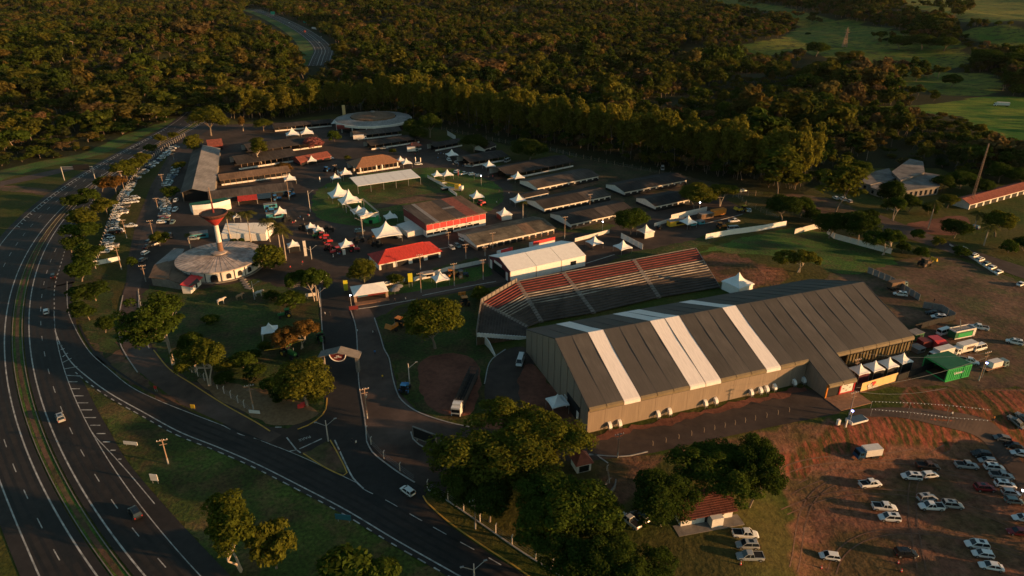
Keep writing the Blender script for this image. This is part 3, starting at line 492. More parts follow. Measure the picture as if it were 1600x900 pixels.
# ------------------------------------------------------------------ main hangar
HO = W(917, 677); _d = W(1258, 602) - HO; HA = math.atan2(_d.y, _d.x) + rad(1.1); HL, HW, EV, RG, NB = 104.5, 42.0, 7.7, 15.8, 22; BW = HL / NB; SL = (RG - EV) / (HW / 2)
hang = thing('hangar', 'huge grey fabric exhibition hangar with four white roof bands', 'hangar', HO, HA)
def hl(x, y, z=0.0):
    c, s = math.cos(HA), math.sin(HA); return Vector((HO.x + c * x - s * y, HO.y + s * x + c * y, z))
WHITE = {2, 6, 7, 11}
def roof_panel(y_e, ze, val):
    mb = MB(); sg = 1 if y_e < HW / 2 else -1; a, b = .09, BW - .09
    prof = [(HW / 2, RG), (HW / 2 - sg * 7, RG - 7 * SL - .12), (y_e + sg * 6, ze + 6 * SL - .06), (y_e, ze), (y_e - sg * .45, ze - .3), (y_e - sg * .55, ze - .3 - val)]
    for i_, (p, q) in enumerate(zip(prof[:-1], prof[1:])):
        mb.quad((a, p[0], p[1]), (b, p[0], p[1]), (b, q[0], q[1]), (a, q[0], q[1]), mi=int(i_ >= 3)); mb.quad((a, p[0], p[1] - .12), (a, q[0], q[1] - .12), (b, q[0], q[1] - .12), (b, p[0], p[1] - .12))
    for x in (a, b):
        for p, q in zip(prof[:-1], prof[1:]): mb.quad((x, p[0], p[1]), (x, q[0], q[1]), (x, q[0], q[1] - .12), (x, p[0], p[1] - .12))
    return mb
pf = roof_panel(-.1, EV, .7).mesh('roof_panel', ['canvas_grey', 'valance']); pbk = roof_panel(HW + .1, EV, .7).mesh('roof_panel', ['canvas_grey', 'valance']); pan = roof_panel(-8.3, EV - 8.3 * SL, .6).mesh('roof_panel', ['canvas_grey', 'valance'])
AX0, AX1 = 14, 16
for i in range(NB):
    for me in ((pan if AX0 <= i < AX1 else pf), pbk):
        o = link('roof_panel', me, hang, (i * BW, 0, 0))
        if i not in WHITE and rnd.random() < .6: setcol(o, M[rnd.choice(['canvas_grey_worn', 'canvas_grey_pale'])])
        if i in WHITE: setcol(o, M['canvas_white']); setcol(o, M['canvas_white'], 1); o['label'] = 'white translucent roof band'
mb = MB()
for i in range(NB + 1):
    for sg, y0, y1 in ((1, -.1 if not AX0 <= i <= AX1 else -8.3, HW / 2), (-1, HW + .1, HW / 2)):
        z0 = RG - abs(HW / 2 - y0) * SL; mb.hexa([(i * BW - .09, y0, z0 - .2), (i * BW + .09, y0, z0 - .2), (i * BW + .09, y1, RG - .2), (i * BW - .09, y1, RG - .2)], [(i * BW - .09, y0, z0 + .02), (i * BW + .09, y0, z0 + .02), (i * BW + .09, y1, RG + .03), (i * BW - .09, y1, RG + .03)])
mb.build('roof_rail', 'seam', hang)
wm = MB().box((BW / 2, .1, 0), (BW - .05, .16, EV - .1)).mesh('wall_panel', 'canvas_wall')
for i in range(NB):
    if i < AX0: link('wall_panel', wm, hang, (i * BW, 0, 0))
    link('wall_panel', wm, hang, (i * BW, HW - .2, 0))
def gable(x, name):
    mb = MB(); pts = [(0, 0), (HW, 0), (HW, EV - .15), (HW / 2, RG - .2), (0, EV - .15)]
    mb.add([(x, p[0], p[1]) for p in pts] + [(x + .15, p[0], p[1]) for p in pts], [(0, 1, 2, 3, 4), (9, 8, 7, 6, 5)] + [(i, (i + 1) % 5, 5 + (i + 1) % 5, 5 + i) for i in range(5)]); mb.build(name, 'canvas_wall', hang)
gable(.05, 'gable_wall'); gable(AX1 * BW + .2, 'inner_wall')
mb = MB()
for k in range(1, 10): y = k * HW / 10; mb.box((-.02, y, 0), (.1, .12, EV + min(y, HW - y) * SL - .3))
mb.build('gable_post', 'canvas_wall', hang)
MB().box((-.08, 8.2, 0), (.12, 7.5, 4.6)).build('doorway', 'dark', hang); MB().box((-.2, 12.6, 0), (.14, 1.6, 3.2)).build('door_leaf', 'wall_white', hang); MB().box((-.2, 5.2, 0), (.14, 1.2, 3.0)).build('door_leaf', 'wall_white', hang)
# annexe
aw = EV - 8.3 * SL
for x in (AX0 * BW + .05, AX1 * BW - .2):
    mb = MB(); mb.add([(x, -8, 0), (x, 0, 0), (x, 0, EV - .1), (x, -8, aw - .15), (x + .15, -8, 0), (x + .15, 0, 0), (x + .15, 0, EV - .1), (x + .15, -8, aw - .15)], [(0, 1, 2, 3), (7, 6, 5, 4), (0, 3, 7, 4), (3, 2, 6, 7), (1, 5, 6, 2)]); mb.build('side_wall', 'canvas_wall', hang)
MB().box((AX0 * BW + 2.3, -8.0, 0), (4.0, .15, aw - .6)).build('doorway', 'dark', hang)
po = MB().box((AX0 * BW + 7.1, -8.1, .45), (4.0, .12, 3.0)).build('entrance_poster', 'wall_white', hang); [MB().box((AX0 * BW + 5.9 + u * 1.1, -8.2, .9 + v * .75), (.5, .04, .3)).build('print', 'roof_light', po) for u in range(3) for v in range(3) if (u + v) % 2]
mb = MB(); x0, x1 = AX0 * BW + 4.7, AX0 * BW + 9.5
for c, d in (((x0, -8.12, 0), (.35, .3, aw - .45)), ((x1, -8.12, 0), (.35, .3, aw - .45)), (((x0 + x1) / 2, -8.12, aw - .95), (4.4, .3, .5)), (((x0 + x1) / 2, -8.12, 0), (4.4, .3, .4))): mb.box(c, d)
mb.build('entrance_frame', 'red_metal', hang); MB().box((AX0 * BW + .12, -8.1, 0), (.4, .35, aw - .4)).build('entrance_post', 'orange_metal', hang)
MB().box((AX0 * BW + 5, -11.2, .0), (10.5, 6, .18)).build('entrance_ramp', 'wood', hang)
# open end bays with hanging drapes
dm = MB()
for k in range(8): dm.box((k * BW / 8 + BW / 16, .15 + (k % 2) * .25, 2.7), (BW / 8, .1, 2.9))
dm.box((BW / 2, .1, 2.5), (BW, .12, .12)); dmm = dm.mesh('drape', 'drape')
pm = MB().tube((0, 0, 0), (0, 0, EV - .1), .13).mesh('post', 'drape')
for i in range(AX1, NB + 1):
    link('post', pm, hang, (i * BW, -.1, 0))
    if i < NB and i > AX1: link('drape', dmm, hang, (i * BW - .0, 0, 0))
for i in range(AX1, NB): pass
MB().box(((AX1 + NB) / 2 * BW, 8, 0), ((NB - AX1) * BW - .6, .2, EV)).build('inner_wall', 'dark', hang)  # added black screen, stands in for the shade inside the open bays
mb = MB(); mb.tube((HL, 0, 2.6), (HL, 14, 2.6), .08); mb.tube((HL, 14, 0), (HL, 14, EV + 3), .12); mb.tube((HL, 7, 0), (HL, 7, EV + 1.8), .12); mb.tube((HL, 0, EV - .4), (HL, HW / 2, RG - .3), .14); mb.build('end_frame', 'metal', hang)
# air duct hoods
vb = MB(); n = 7
for k in range(n):
    t0, t1 = math.pi / 2 * k / n, math.pi / 2 * (k + 1) / n; r = 1.35
    for r_, w_ in ((1.35, .68),): vb.quad((-w_, -r_ * math.sin(t0), .9 + r_ * math.cos(t0)), (w_, -r_ * math.sin(t0), .9 + r_ * math.cos(t0)), (w_, -r_ * math.sin(t1), .9 + r_ * math.cos(t1)), (-w_, -r_ * math.sin(t1), .9 + r_ * math.cos(t1)))
    for sx in (-.68, .68): vb.add([(sx, 0, .9), (sx, -r * math.sin(t0), .9 + r * math.cos(t0)), (sx, -r * math.sin(t1), .9 + r * math.cos(t1))], [(0, 1, 2)])
vb.quad((-.68, 0, .9), (.68, 0, .9), (.68, -1.35, .9), (-.68, -1.35, .9)); vbm = vb.mesh('hood', 'tent_white'); vl = MB()
for sx in (-.6, .6): vl.box((sx, -1.2, 0), (.08, .08, .95)); vl.box((sx, -.3, 0), (.08, .08, .95))
vl.box((0, -.75, .4), (1.2, 1.0, .06)); vlm = vl.mesh('stand', 'metal')
VN = ["nearest the shaded gable corner", "second from the gable corner", "left of the pair below the double white roof band", "right of the pair below the double white roof band", "left of the middle pair on the long wall", "right of the middle pair on the long wall", "first of the close trio, at the shadow's edge", "middle of the close trio", "last of the close trio", "beside the shaded trio, below the last white band", "left of the last two before the annexe", "hard against the annexe corner"]
for i, (px, py) in enumerate([(951, 662), (967, 659), (1027, 645), (1045, 641), (1101, 628), (1117, 624), (1172, 611), (1187, 608), (1197, 606), (1209, 603), (1240, 596), (1254, 592)]):
    p = W(px, py, 1.4); x = (p - HO).dot(Vector((math.cos(HA), math.sin(HA), 0))); r = thing('duct_hood', 'pale air duct hood ' + VN[i], 'air duct', hl(x, -.1), HA, 'air duct hoods along the hangar wall'); r.scale = (.62, .9, .95); link('hood', vbm, r); link('stand', vlm, r)
# hoarding with the welcome lettering
A, B = W(1344, 612), W(1400, 595); d = B - A; hr = thing('hoarding', 'sunlit ochre hoarding with welcome lettering beside the hangar entrance', 'hoarding', A, math.atan2(d.y, d.x)); n = 5; pw = d.length / n
hm = MB().box((pw / 2, 0, 0), (pw - .06, .12, 2.7)).mesh('panel', 'panel_lit')
for i in range(n): link('panel', hm, hr, (i * pw, 0, 0))
lt = text("EU", 1.25, 'tent_white', 'lettering', hr, .06); lt.location = (3.0, -.2, 1.35); lt.rotation_euler = (rad(90), 0, 0); lt = text("Recinto", 1.2, 'tent_white', 'lettering', hr, .06); lt.location = (4.4, -.2, .55); lt.rotation_euler = (rad(90), 0, 0)
mb = MB(); hp = [(16 * math.sin(t) ** 3 * .045, (13 * math.cos(t) - 5 * math.cos(2 * t) - 2 * math.cos(3 * t) - math.cos(4 * t)) * .045) for t in [2 * math.pi * k / 28 for k in range(28)]]
mb.add([(x, -.25, z) for x, z in hp] + [(x, -.08, z) for x, z in hp], [tuple(range(28)), tuple(range(55, 27, -1))] + [(k, (k + 1) % 28, 28 + (k + 1) % 28, 28 + k) for k in range(28)]); mb.build('heart', 'red_paint', hr, (4.4, 0, 1.7))

# ------------------------------------------------------------------ grandstand
gs = thing('grandstand', 'long curved concrete grandstand with red and white seat rows', 'grandstand', W(880, 470))
GO = gs.location.copy()
OUT = [W(*p, 4.2) for p in [(745, 521), (752, 473), (808, 440), (880, 426), (990, 406), (1087, 388)]]; INN = [W(*p, .4) for p in [(822, 527), (824, 511), (846, 503), (928, 489), (1030, 465), (1125, 449)]]
NR = 17
for k in range(5):
    for i in range(NR):
        f0, f1 = i / NR, (i + 1) / NR; z = 4.2 - i * 3.8 / NR; z1 = z - 3.8 / NR - .02
        a0, b0 = OUT[k].lerp(INN[k], f0) - GO, OUT[k + 1].lerp(INN[k + 1], f0) - GO; a1, b1 = OUT[k].lerp(INN[k], f1) - GO, OUT[k + 1].lerp(INN[k + 1], f1) - GO
        am, bm_ = a0.lerp(a1, .84), b0.lerp(b1, .84); q = lambda v, zz: (v.x, v.y, zz); mb = MB()
        mb.quad(q(a0, z), q(b0, z), q(bm_, z), q(am, z), mi=0)
        mb.quad(q(a1, z1), q(b1, z1), q(b1, z - .12), q(a1, z - .12), mi=0); mb.hexa([q(am, z - .12), q(bm_, z - .12), q(b1, z - .12), q(a1, z - .12)], [q(am, z + .12), q(bm_, z + .12), q(b1, z + .12), q(a1, z + .12)], mi=1)
        c = 'roof_asbestos' if k == 0 else 'seat_red' if i < 5 else ('seat_white' if 5 <= i < 10 and k > 0 else 'roof_asbestos')
        if i < 4 and k in (2, 3): c = 'row_red'
        tr_ = 'maroon_step' if i < 5 and k > 0 else 'step_brown'
        mb.build('seat_row', [tr_, c], gs)
for k in range(1, 5):
    mb = MB(); d = (INN[k] - OUT[k]); d.z = 0; nrm = Vector((-d.y, d.x, 0)).normalized() * .75
    for i in range(NR * 2):
        f0, f1 = i / NR / 2, (i + 1) / NR / 2; z = 4.4 - f0 * 3.8; a, b = OUT[k].lerp(INN[k], f0) - GO, OUT[k].lerp(INN[k], f1) - GO; q = lambda v, zz: (v.x, v.y, zz)
        mb.hexa([q(a - nrm, z - .6), q(a + nrm, z - .6), q(b + nrm, z - .6), q(b - nrm, z - .6)], [q(a - nrm, z), q(a + nrm, z), q(b + nrm, z), q(b - nrm, z)])
    mb.build('aisle_steps', 'concrete', gs)
mb = MB(); q = lambda v, zz: (v.x - GO.x, v.y - GO.y, zz)
for a, b in zip(OUT[:2], OUT[1:3]):
    d = (b - a); n = Vector((-d.y, d.x, 0)).normalized() * .2; mb.hexa([q(a, 0), q(b, 0), q(b + n, 0), q(a + n, 0)], [q(a, 5.6), q(b, 5.6), q(b + n, 5.6), q(a + n, 5.6)])
    for j in range(9): p = a.lerp(b, (j + .5) / 9); mb.box((p.x - GO.x - n.x * .3, p.y - GO.y - n.y * .3, 4.0), (.3, .3, 1.9))
mb.build('parapet', 'concrete', gs); mb = MB()
for a, b in zip(OUT[2:5], OUT[3:6]):
    d = (b - a); n = Vector((-d.y, d.x, 0)).normalized() * .3; mb.hexa([q(a, 0), q(b, 0), q(b + n, 0), q(a + n, 0)], [q(a, 4.4), q(b, 4.4), q(b + n, 4.4), q(a + n, 4.4)])
mb.build('back_wall', 'concrete', gs); mb = MB(); n = Vector((.05, -1, 0)).normalized() * .25
for i in range(NR):
    a, b = OUT[0].lerp(INN[0], i / NR), OUT[0].lerp(INN[0], (i + 1) / NR); z = 4.4 - i * 3.8 / NR; z0_ = max(0, z - 1.3); mb.hexa([q(a + n, z0_), q(b + n, z0_), q(b, z0_), q(a, z0_)], [q(a + n, z), q(b + n, z), q(b, z), q(a, z)])
mb.build('end_wall', 'wall_white', gs); mb = MB(); a, b = OUT[0], INN[0]; mb.add([q(a, 0), q(b, 0), q(b, .5), q(a, 4.2)], [(0, 1, 2, 3)]); mb.build('end_base', 'dirt_brown', gs); mb = MB()
a, b = OUT[5], INN[5]; n = Vector((.3, .05, 0)); mb.add([q(a, 0), q(b, 0), q(b, .4), q(a, 4.4), q(a + n, 0), q(b + n, 0), q(b + n, .4), q(a + n, 4.4)], [(0, 1, 2, 3), (7, 6, 5, 4), (3, 2, 6, 7), (0, 3, 7, 4), (1, 5, 6, 2)]); mb.build('end_wall', 'concrete', gs)
a, m2, b = W(747, 527), W(764, 545), W(773, 558); mb = MB()
for p, r, h0, h1 in ((a, m2, 3.4, 2.4), (m2, b, 2.4, .8)):
    d = r - p; n = Vector((-d.y, d.x, 0)).normalized() * .3; mb.hexa([(p.x, p.y, 0), (r.x, r.y, 0), (r.x + n.x, r.y + n.y, 0), (p.x + n.x, p.y + n.y, 0)], [(p.x, p.y, h0), (r.x, r.y, h1), (r.x + n.x, r.y + n.y, h1), (p.x + n.x, p.y + n.y, h0)])
tag(mb.build('retaining_wall', 'wall_white'), 'white retaining wall sloping down from the grandstand end', 'wall')

# ------------------------------------------------------------------ barns and houses
def frame(eL, eR, ze):
    A, B = W(*eL, ze), W(*eR, ze); d = B - A; return A, d.length, math.atan2(d.y, d.x)
def gable_roof(L, wd, ze, rise, ov=.6, th=.14, n=1, hip=0.0):
    mb = MB(); zb = ze - ov * rise / (wd / 2)
    for y0, z0, y1, z1, s in ((-ov, zb, wd / 2, ze + rise, 1), (wd + ov, zb, wd / 2, ze + rise, -1)):
        b = [(-ov, y0, z0 - th), (L + ov, y0, z0 - th), (L + ov - hip, y1, z1 - th), (-ov + hip, y1, z1 - th)]; mb.hexa(b, [(x, y, z + th) for x, y, z in b])
    if hip:
        for x, sx in ((-ov, 1), (L + ov, -1)):
            mb.add([(x, -ov, zb), (x, wd + ov, zb), (x + sx * hip, wd / 2, ze + rise)], [(0, 1, 2)])
    return mb
def barn(name, label, cat, eL, eR, wd, ze, rise, rm, nd=8, wm_='wall_white', band=True, openf=False, hip=0.0, base='dark', patch=None, group=None):
    A, L, rz = frame(eL, eR, ze); t = thing(name, label, cat, (A.x, A.y, 0), rz, group)
    r = gable_roof(L, wd, ze, rise, hip=hip).build('roof', rm, t)
    mb = MB()
    for k in range(int(L / 1.2)): x = .6 + k * 1.2; mb.hexa([(x, -.55, ze - .12 - .5 * rise / wd), (x + .1, -.55, ze - .12 - .5 * rise / wd), (x + .1, wd / 2, ze + rise - .02), (x, wd / 2, ze + rise - .02)], [(x, -.55, ze - .02 - .5 * rise / wd), (x + .1, -.55, ze - .02 - .5 * rise / wd), (x + .1, wd / 2, ze + rise + .05), (x, wd / 2, ze + rise + .05)])
    if not hip: mb.build('roof_rib', rm, r)['kind'] = 'stuff'
    else: MB().tube((hip - .6, wd / 2, ze + rise + .02), (L + .6 - hip, wd / 2, ze + rise + .02), .16).build('ridge_tile', rm, r)
    for i, (f0, f1, m) in enumerate(patch or []):
        mb = MB(); x0, x1 = L * f0, L * f1; z0 = ze - .5 * rise / (wd / 2); mb.quad((x0, -.5, z0 + .08), (x1, -.5, z0 + .08), (x1, wd / 2 - .2, ze + rise + .06), (x0, wd / 2 - .2, ze + rise + .06)); mb.build('roof_sheet', m, r)
    if openf:
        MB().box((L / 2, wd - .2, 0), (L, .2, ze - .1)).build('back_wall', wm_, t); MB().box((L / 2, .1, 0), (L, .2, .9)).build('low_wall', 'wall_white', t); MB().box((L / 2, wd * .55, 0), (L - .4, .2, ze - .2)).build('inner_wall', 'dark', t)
        pm = MB().box((0, .1, 0), (.22, .22, ze + .02)).mesh('post', 'post_wood')
        for k in range(nd): link('post', pm, t, (L * (k + .5) / nd, 0, 0))
    else:
        mb = MB(); mb.hexa([(0, 0, 0), (L, 0, 0), (L, wd, 0), (0, wd, 0)], [(0, 0, ze - .1), (L, 0, ze - .1), (L, wd, ze - .1), (0, wd, ze - .1)])
        if not hip:
            for x in (0, L): mb.add([(x, 0, ze - .1), (x, wd, ze - .1), (x, wd / 2, ze + rise - .15)], [(0, 1, 2)])
        mb.build('wall', wm_, t)
        if band: MB().box((L / 2, wd / 2, 0), (L + .08, wd + .08, 1.15)).build('base_band', base, t)
        dm_ = MB().box((0, -.05, 0), (L / nd * .74, .12, ze - 1.1)).mesh('door', 'dark')  # near-black slabs: shade inside the barn openings put into colour
        for k in range(nd): link('door', dm_, t, (L * (k + .5) / nd, 0, 0))
    return t
BG = 'stock barns in rows across the fairground'
barn('barn', 'grey ridged barn roof at the woods edge, half hidden by a dark rounded tree', 'barn', (734, 253), (793, 243), 15, 3, 1.6, 'roof_dark', 6, openf=True, group=BG)
barn('barn', 'open sided long barn nearest the woods with white low front wall', 'barn', (793, 273), (896, 252), 17, 3.2, 2, 'roof_dark', 9, openf=True, group=BG)
barn('barn', 'long barn with a small white annexe at its left end', 'barn', (840, 293), (935, 274), 16, 3, 1.6, 'roof_asbestos', 10, group=BG)
barn('barn', 'long dark roofed barn with white band standing behind the lamp lit yard', 'barn', (851, 325), (954, 304), 15, 3, 1.6, 'roof_dark', 11, group=BG, patch=[(.62, .98, 'roof_asbestos')])
barn('barn', 'long barn partly hidden by a spreading tree, white band lit at its corner', 'barn', (892, 349), (990, 328), 16, 3, 1.6, 'roof_dark', 10, group=BG, patch=[(.5, .72, 'roof_asbestos')])
barn('barn', 'rightmost long barn with red gable and orange lit doors', 'barn', (976, 299), (1073, 280), 15, 3, 1.6, 'roof_dark', 10, group=BG)
barn('barn', 'short barn with red gable and glowing orange wall behind the big tree', 'barn', (1024, 321), (1078, 310), 14, 3, 1.6, 'roof_dark', 6, group=BG)
barn('barn', 'mossy roofed low barn with sunlit wall beside the white warehouse', 'barn', (745, 382), (866, 356), 17, 2.8, 1.5, 'roof_mossy', 12, group=BG, base='brick', patch=[(.62, .76, 'roof_brown')])
barn('store_room', 'small flat white store with magenta end wall between two barns', 'store', (820, 308), (857, 300), 6, 3, .6, 'roof_dark', 3, group=None)
barn('barn', 'grey long roof behind two white tents at the far left', 'barn', (429, 199), (518, 191), 10, 3, 1.5, 'roof_dark', 7, openf=True, group=BG)
barn('barn', 'wide dark barn roof behind the tall solitary tree', 'barn', (390, 236), (502, 221), 20, 3.5, 2.4, 'roof_dark', 8, openf=True, group=BG)
barn('barn', 'wide dark barn with long white feeding wall along its front', 'barn', (372, 256), (463, 243), 20, 3.5, 2.4, 'roof_dark', 10, openf=True, group=BG)
barn('barn', 'barn with sunlit tan roof edge above an open feeding front', 'barn', (345, 281), (452, 267), 10, 3.2, 1.8, 'roof_brown', 12, openf=True, group=BG)
barn('barn', 'dark barn with blue and red awnings along its front', 'barn', (328, 310), (457, 295), 13, 3.6, 1.8, 'roof_asbestos', 9, wm_='dark_blue', group=BG)
barn('barn', 'grey barn with open front below the far round pavilion', 'barn', (556, 212), (627, 204), 13, 3.2, 1.8, 'roof_asbestos', 7, openf=True, group=BG)
barn('barn', 'dark barn with dull roof in front of the open barn by the round pavilion', 'barn', (580, 227), (655, 216), 12, 3, 1.7, 'roof_dark', 6, openf=True, group=BG)
barn('barn', 'low grey roof at the woods edge behind a row of fence posts', 'barn', (680, 229), (722, 221), 9, 3, 1.4, 'roof_dark', 4, openf=True, group=BG)
barn('barn', 'small grey gabled shed behind the dark rounded trees', 'barn', (757, 232), (775, 226), 8, 3, 1.6, 'roof_dark', 2, group=BG)
barn('red_shed', 'red tiled shed with white gable and pagoda tent at its front', 'shed', (469, 252), (516, 243), 9, 3, 1.8, 'tile_dull', 4, wm_='dark_red')
barn('red_kiosk', 'small hipped red tiled kiosk at the far end of the yard', 'kiosk', (643, 229), (658, 226), 5, 3, 1.5, 'tile_dull', 2, openf=True, hip=2.0)
barn('tiled_pavilion', 'brown tiled hipped pavilion with white columns', 'pavilion', (557, 262), (624, 252), 15, 3.6, 3.2, 'tile_brown', 10, openf=True, hip=7)
barn('red_roof_house', 'long white house under a bright red hipped tile roof', 'house', (592, 411), (688, 391), 11, 3, 2.6, 'tile_red', 4, hip=5.5, base='wall_white')
barn('red_roof_house', 'white row house with red roof by the tall lattice mast', 'house', (1516, 318), (1612, 292), 8, 3, 1.6, 'tile_dull', 9, base='wall_white')
barn('red_roof_hut', 'red roofed shed at the left edge behind the golden tree', 'shed', (326, 228), (347, 226), 14, 3, 2.4, 'tile_dull', 2, wm_='dark_red')
# long shed on the left, gable towards us
A, L, rz = frame((284, 300), (333, 299), 5); t = thing('long_shed', 'long shed left of the barns with pale lit ridge strip and open dark end', 'shed', (A.x, A.y, 0), rz - rad(0)); Bk = W(331, 231, 5); ang = math.atan2(Bk.x - (A.x + 4), Bk.y - A.y); LEN = (Bk - A).length
mb = MB(); sk = -math.tan(ang); hw = L
for x0, z0, x1, z1 in ((-.6, 4.6, hw * .36, 6.6), (hw * .36, 6.6, hw + .6, 4.2)):
    b = [(x0, -.6, z0), (x1, -.6, z1), (x1 + sk * -LEN, LEN, z1), (x0 + sk * -LEN, LEN, z0)]; mb.hexa(b, [(x, y, z + .15) for x, y, z in b])
S = math.tan(ang) * LEN; mbs = []
for i, (x0, z0, x1, z1, m) in enumerate(((-.6, 4.6, hw * .36, 6.6, 'roof_asbestos'), (hw * .36 + .02, 6.62, hw + .6, 4.2, 'roof_light'))):  # right slope gets the paler sheet, sunlight put into its colour
    mb = MB(); b = [(x0, -.6, z0), (x1, -.6, z1), (x1 + S, LEN, z1), (x0 + S, LEN, z0)]; mb.hexa(b, [(x, y, z + .15) for x, y, z in b]); mb.build('roof', m, t)
mb = MB()
for x, h in ((.1, 4.6), (hw - .1, 4.3)): mb.hexa([(x - .1, 0, 0), (x + .1, 0, 0), (x + .1 + S, LEN, 0), (x - .1 + S, LEN, 0)], [(x - .1, 0, h), (x + .1, 0, h), (x + .1 + S, LEN, h), (x - .1 + S, LEN, h)])
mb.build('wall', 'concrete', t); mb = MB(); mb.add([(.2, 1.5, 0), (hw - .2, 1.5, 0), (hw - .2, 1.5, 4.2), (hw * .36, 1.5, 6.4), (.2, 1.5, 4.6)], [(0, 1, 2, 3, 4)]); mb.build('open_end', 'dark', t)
# arena canopy
A, L, rz = frame((559, 291), (657, 277), 4); t = thing('arena_canopy', 'long low white canopy along the back of the show ring', 'canopy', (A.x, A.y, 0), rz); n = 5
rm_ = MB(); wd = 14; b = [(.06, 0, 3.9), (L / n - .06, 0, 3.9), (L / n - .06, wd, 4.9), (.06, wd, 4.9)]; rm_.hexa(b, [(x, y, z + .15) for x, y, z in b]); rme = rm_.mesh('roof_panel', 'tent_white'); pm = MB().tube((0, .2, 0), (0, .2, 3.9), .12).mesh('post', 'metal')
for k in range(n): link('roof_panel', rme, t, (k * L / n, 0, 0))
for k in range(n + 1): link('post', pm, t, (k * L / n, 0, 0)); link('post', MB().tube((0, wd - .3, 0), (0, wd - .3, 4.8), .12).mesh('post', 'metal') if k == 0 else bpy.data.meshes['post'] if False else pm, t, (k * L / n, wd - .5, 0))
# white warehouse with three roof panels
A, L, rz = frame((797, 425), (915, 399), 4.4); t = thing('white_warehouse', 'white warehouse with three roof bays and dark red glazed end', 'warehouse', (A.x, A.y, 0), rz); wd = 17; n = 3; pw = L / n
rm_ = MB()
for y0, y1 in ((-.3, wd / 2), (wd + .3, wd / 2)):
    b = [(.08, y0, 4.4), (pw - .08, y0, 4.4), (pw - .08, y1, 6.8), (.08, y1, 6.8)]; rm_.hexa(b, [(x, y, z + .15) for x, y, z in b])
rme = rm_.mesh('roof_panel', 'tent_white'); wme = MB().box((pw / 2, 0, 0), (pw - .16, .2, 4.35)).mesh('wall_panel', 'tent_white')
for k in range(n): link('roof_panel', rme, t, (k * pw, 0, 0)); link('wall_panel', wme, t, (k * pw, 0, 0))
mb = MB()
for k in range(n + 1): mb.box((k * pw, -.02, 0), (.25, .25, 4.3))
mb.build('frame_post', 'post_wood', t); MB().box((L / 2, wd, 0), (L, .2, 4.3)).build('back_wall', 'tent_white', t); MB().box((L * .83, -.06, 1.6), (2.6, .16, 1.6)).build('window', 'glass', t)
[MB().add([(x, 0, 0), (x, wd, 0), (x, wd, 4.4), (x, wd / 2, 6.75), (x, 0, 4.4)], [(0, 1, 2, 3, 4)]).build('gable_wall', 'maroon', t) for x in (0, L)]
MB().box((-.1, wd * .5, .2), (.14, wd * .55, 3.2)).build('window', 'glass', t); mb = MB(); mb.box((-.12, 2.2, .2), (.14, 1.5, 3.2)); mb.box((-.12, wd - 2, .2), (.14, 1.6, 3.4)); mb.box((-.12, wd * .55, 3.7), (.14, 6, .9)); mb.build('panel', 'wall_white', t)
for (a, b, l) in (((783, 397), (801, 392), 'small pink parapet sign box left behind the white warehouse roof'), ((833, 384), (867, 376), 'long pink parapet sign box behind the white warehouse roof')):
    A, L, rz = frame(a, b, 2); u = thing('sign_box', l, 'sign', (A.x, A.y, 0), rz); MB().box((L / 2, 1.5, 0), (L, 3, 2.4)).build('body', 'wall_white', u); MB().box((L / 2, .0, 2.4), (L, .3, 1.3)).build('fascia', 'red_paint', u)
# red and white pavilion building
A, L, rz = frame((667, 371), (759, 352), 0); t = thing('stand_building', 'red and white two storey pavilion with grey sloping roof', 'building', (A.x, A.y, 0), rz); wd = 24
mb = MB(); mb.hexa([(0, 0, 0), (L, 0, 0), (L, wd, 0), (0, wd, 0)], [(0, 0, 6.3), (L, 0, 6.3), (L, wd, 6.9), (0, wd, 6.9)]); mb.build('wall', 'wall_white', t); n = 9; pw = L / n
rp = MB().box((pw / 2, -.07, 3.1), (pw - .3, .14, 2.35)).mesh('red_panel', 'red_paint'); wp = MB().box((pw / 2, -.06, .9), (pw - .4, .12, .95)).mesh('window', 'glass'); sp_ = MB().box((pw / 2, -.06, 2.25), (1.0, .14, .4)).mesh('vent', 'dark')
for k in range(n):
    link('red_panel', rp, t, (k * pw, 0, 0))
    if k != 3 and k < 8: link('window', wp, t, (k * pw, 0, 0))
    if k in (1, 2, 4, 6): link('vent', sp_, t, (k * pw, 0, 0))
MB().box((3.5 * pw, -.08, 0), (pw * .8, .2, 2.2)).build('door', 'dark', t); mb = MB()
for k in range(n * 5): mb.box(((k + .5) * pw / 5, -.1, 5.55), (.32, .16, .3))
mb.build('roof_slot', 'dark', t); MB().box((-.08, wd / 2, 2.8), (.14, wd - .2, 3.4)).build('side_cladding', 'dark_red', t)
mb = MB()
ro = thing  # the roof: sloping sheets of different age
for f0, f1, m in ((0, .14, 'roof_asbestos'), (.14, .2, 'roof_light'), (.2, .48, 'roof_brown'), (.48, .66, 'roof_asbestos'), (.66, .86, 'tile_dull'), (.86, 1, 'roof_brown')):
    b = [(L * f0 - .5 * (f0 == 0), -.8, 6.15), (L * f1 + .5 * (f1 == 1), -.8, 6.15), (L * f1 + .5 * (f1 == 1), wd + .6, 6.95), (L * f0 - .5 * (f0 == 0), wd + .6, 6.95)]; MB().hexa(b, [(x, y, z + .2) for x, y, z in b]).build('roof_sheet', m, t)
MB().box((L * .58, 14, 6.68), (L * .2, 5, .12)).build('roof_patch', 'roof_light', t); MB().hexa([(-7, 4, 0), (-.1, 4, 0), (-.1, 16, 0), (-7, 16, 0)], [(-7, 4, 2.2), (-.1, 4, 2.9), (-.1, 16, 2.9), (-7, 16, 2.2)]).build('side_room', 'wall_white', t)
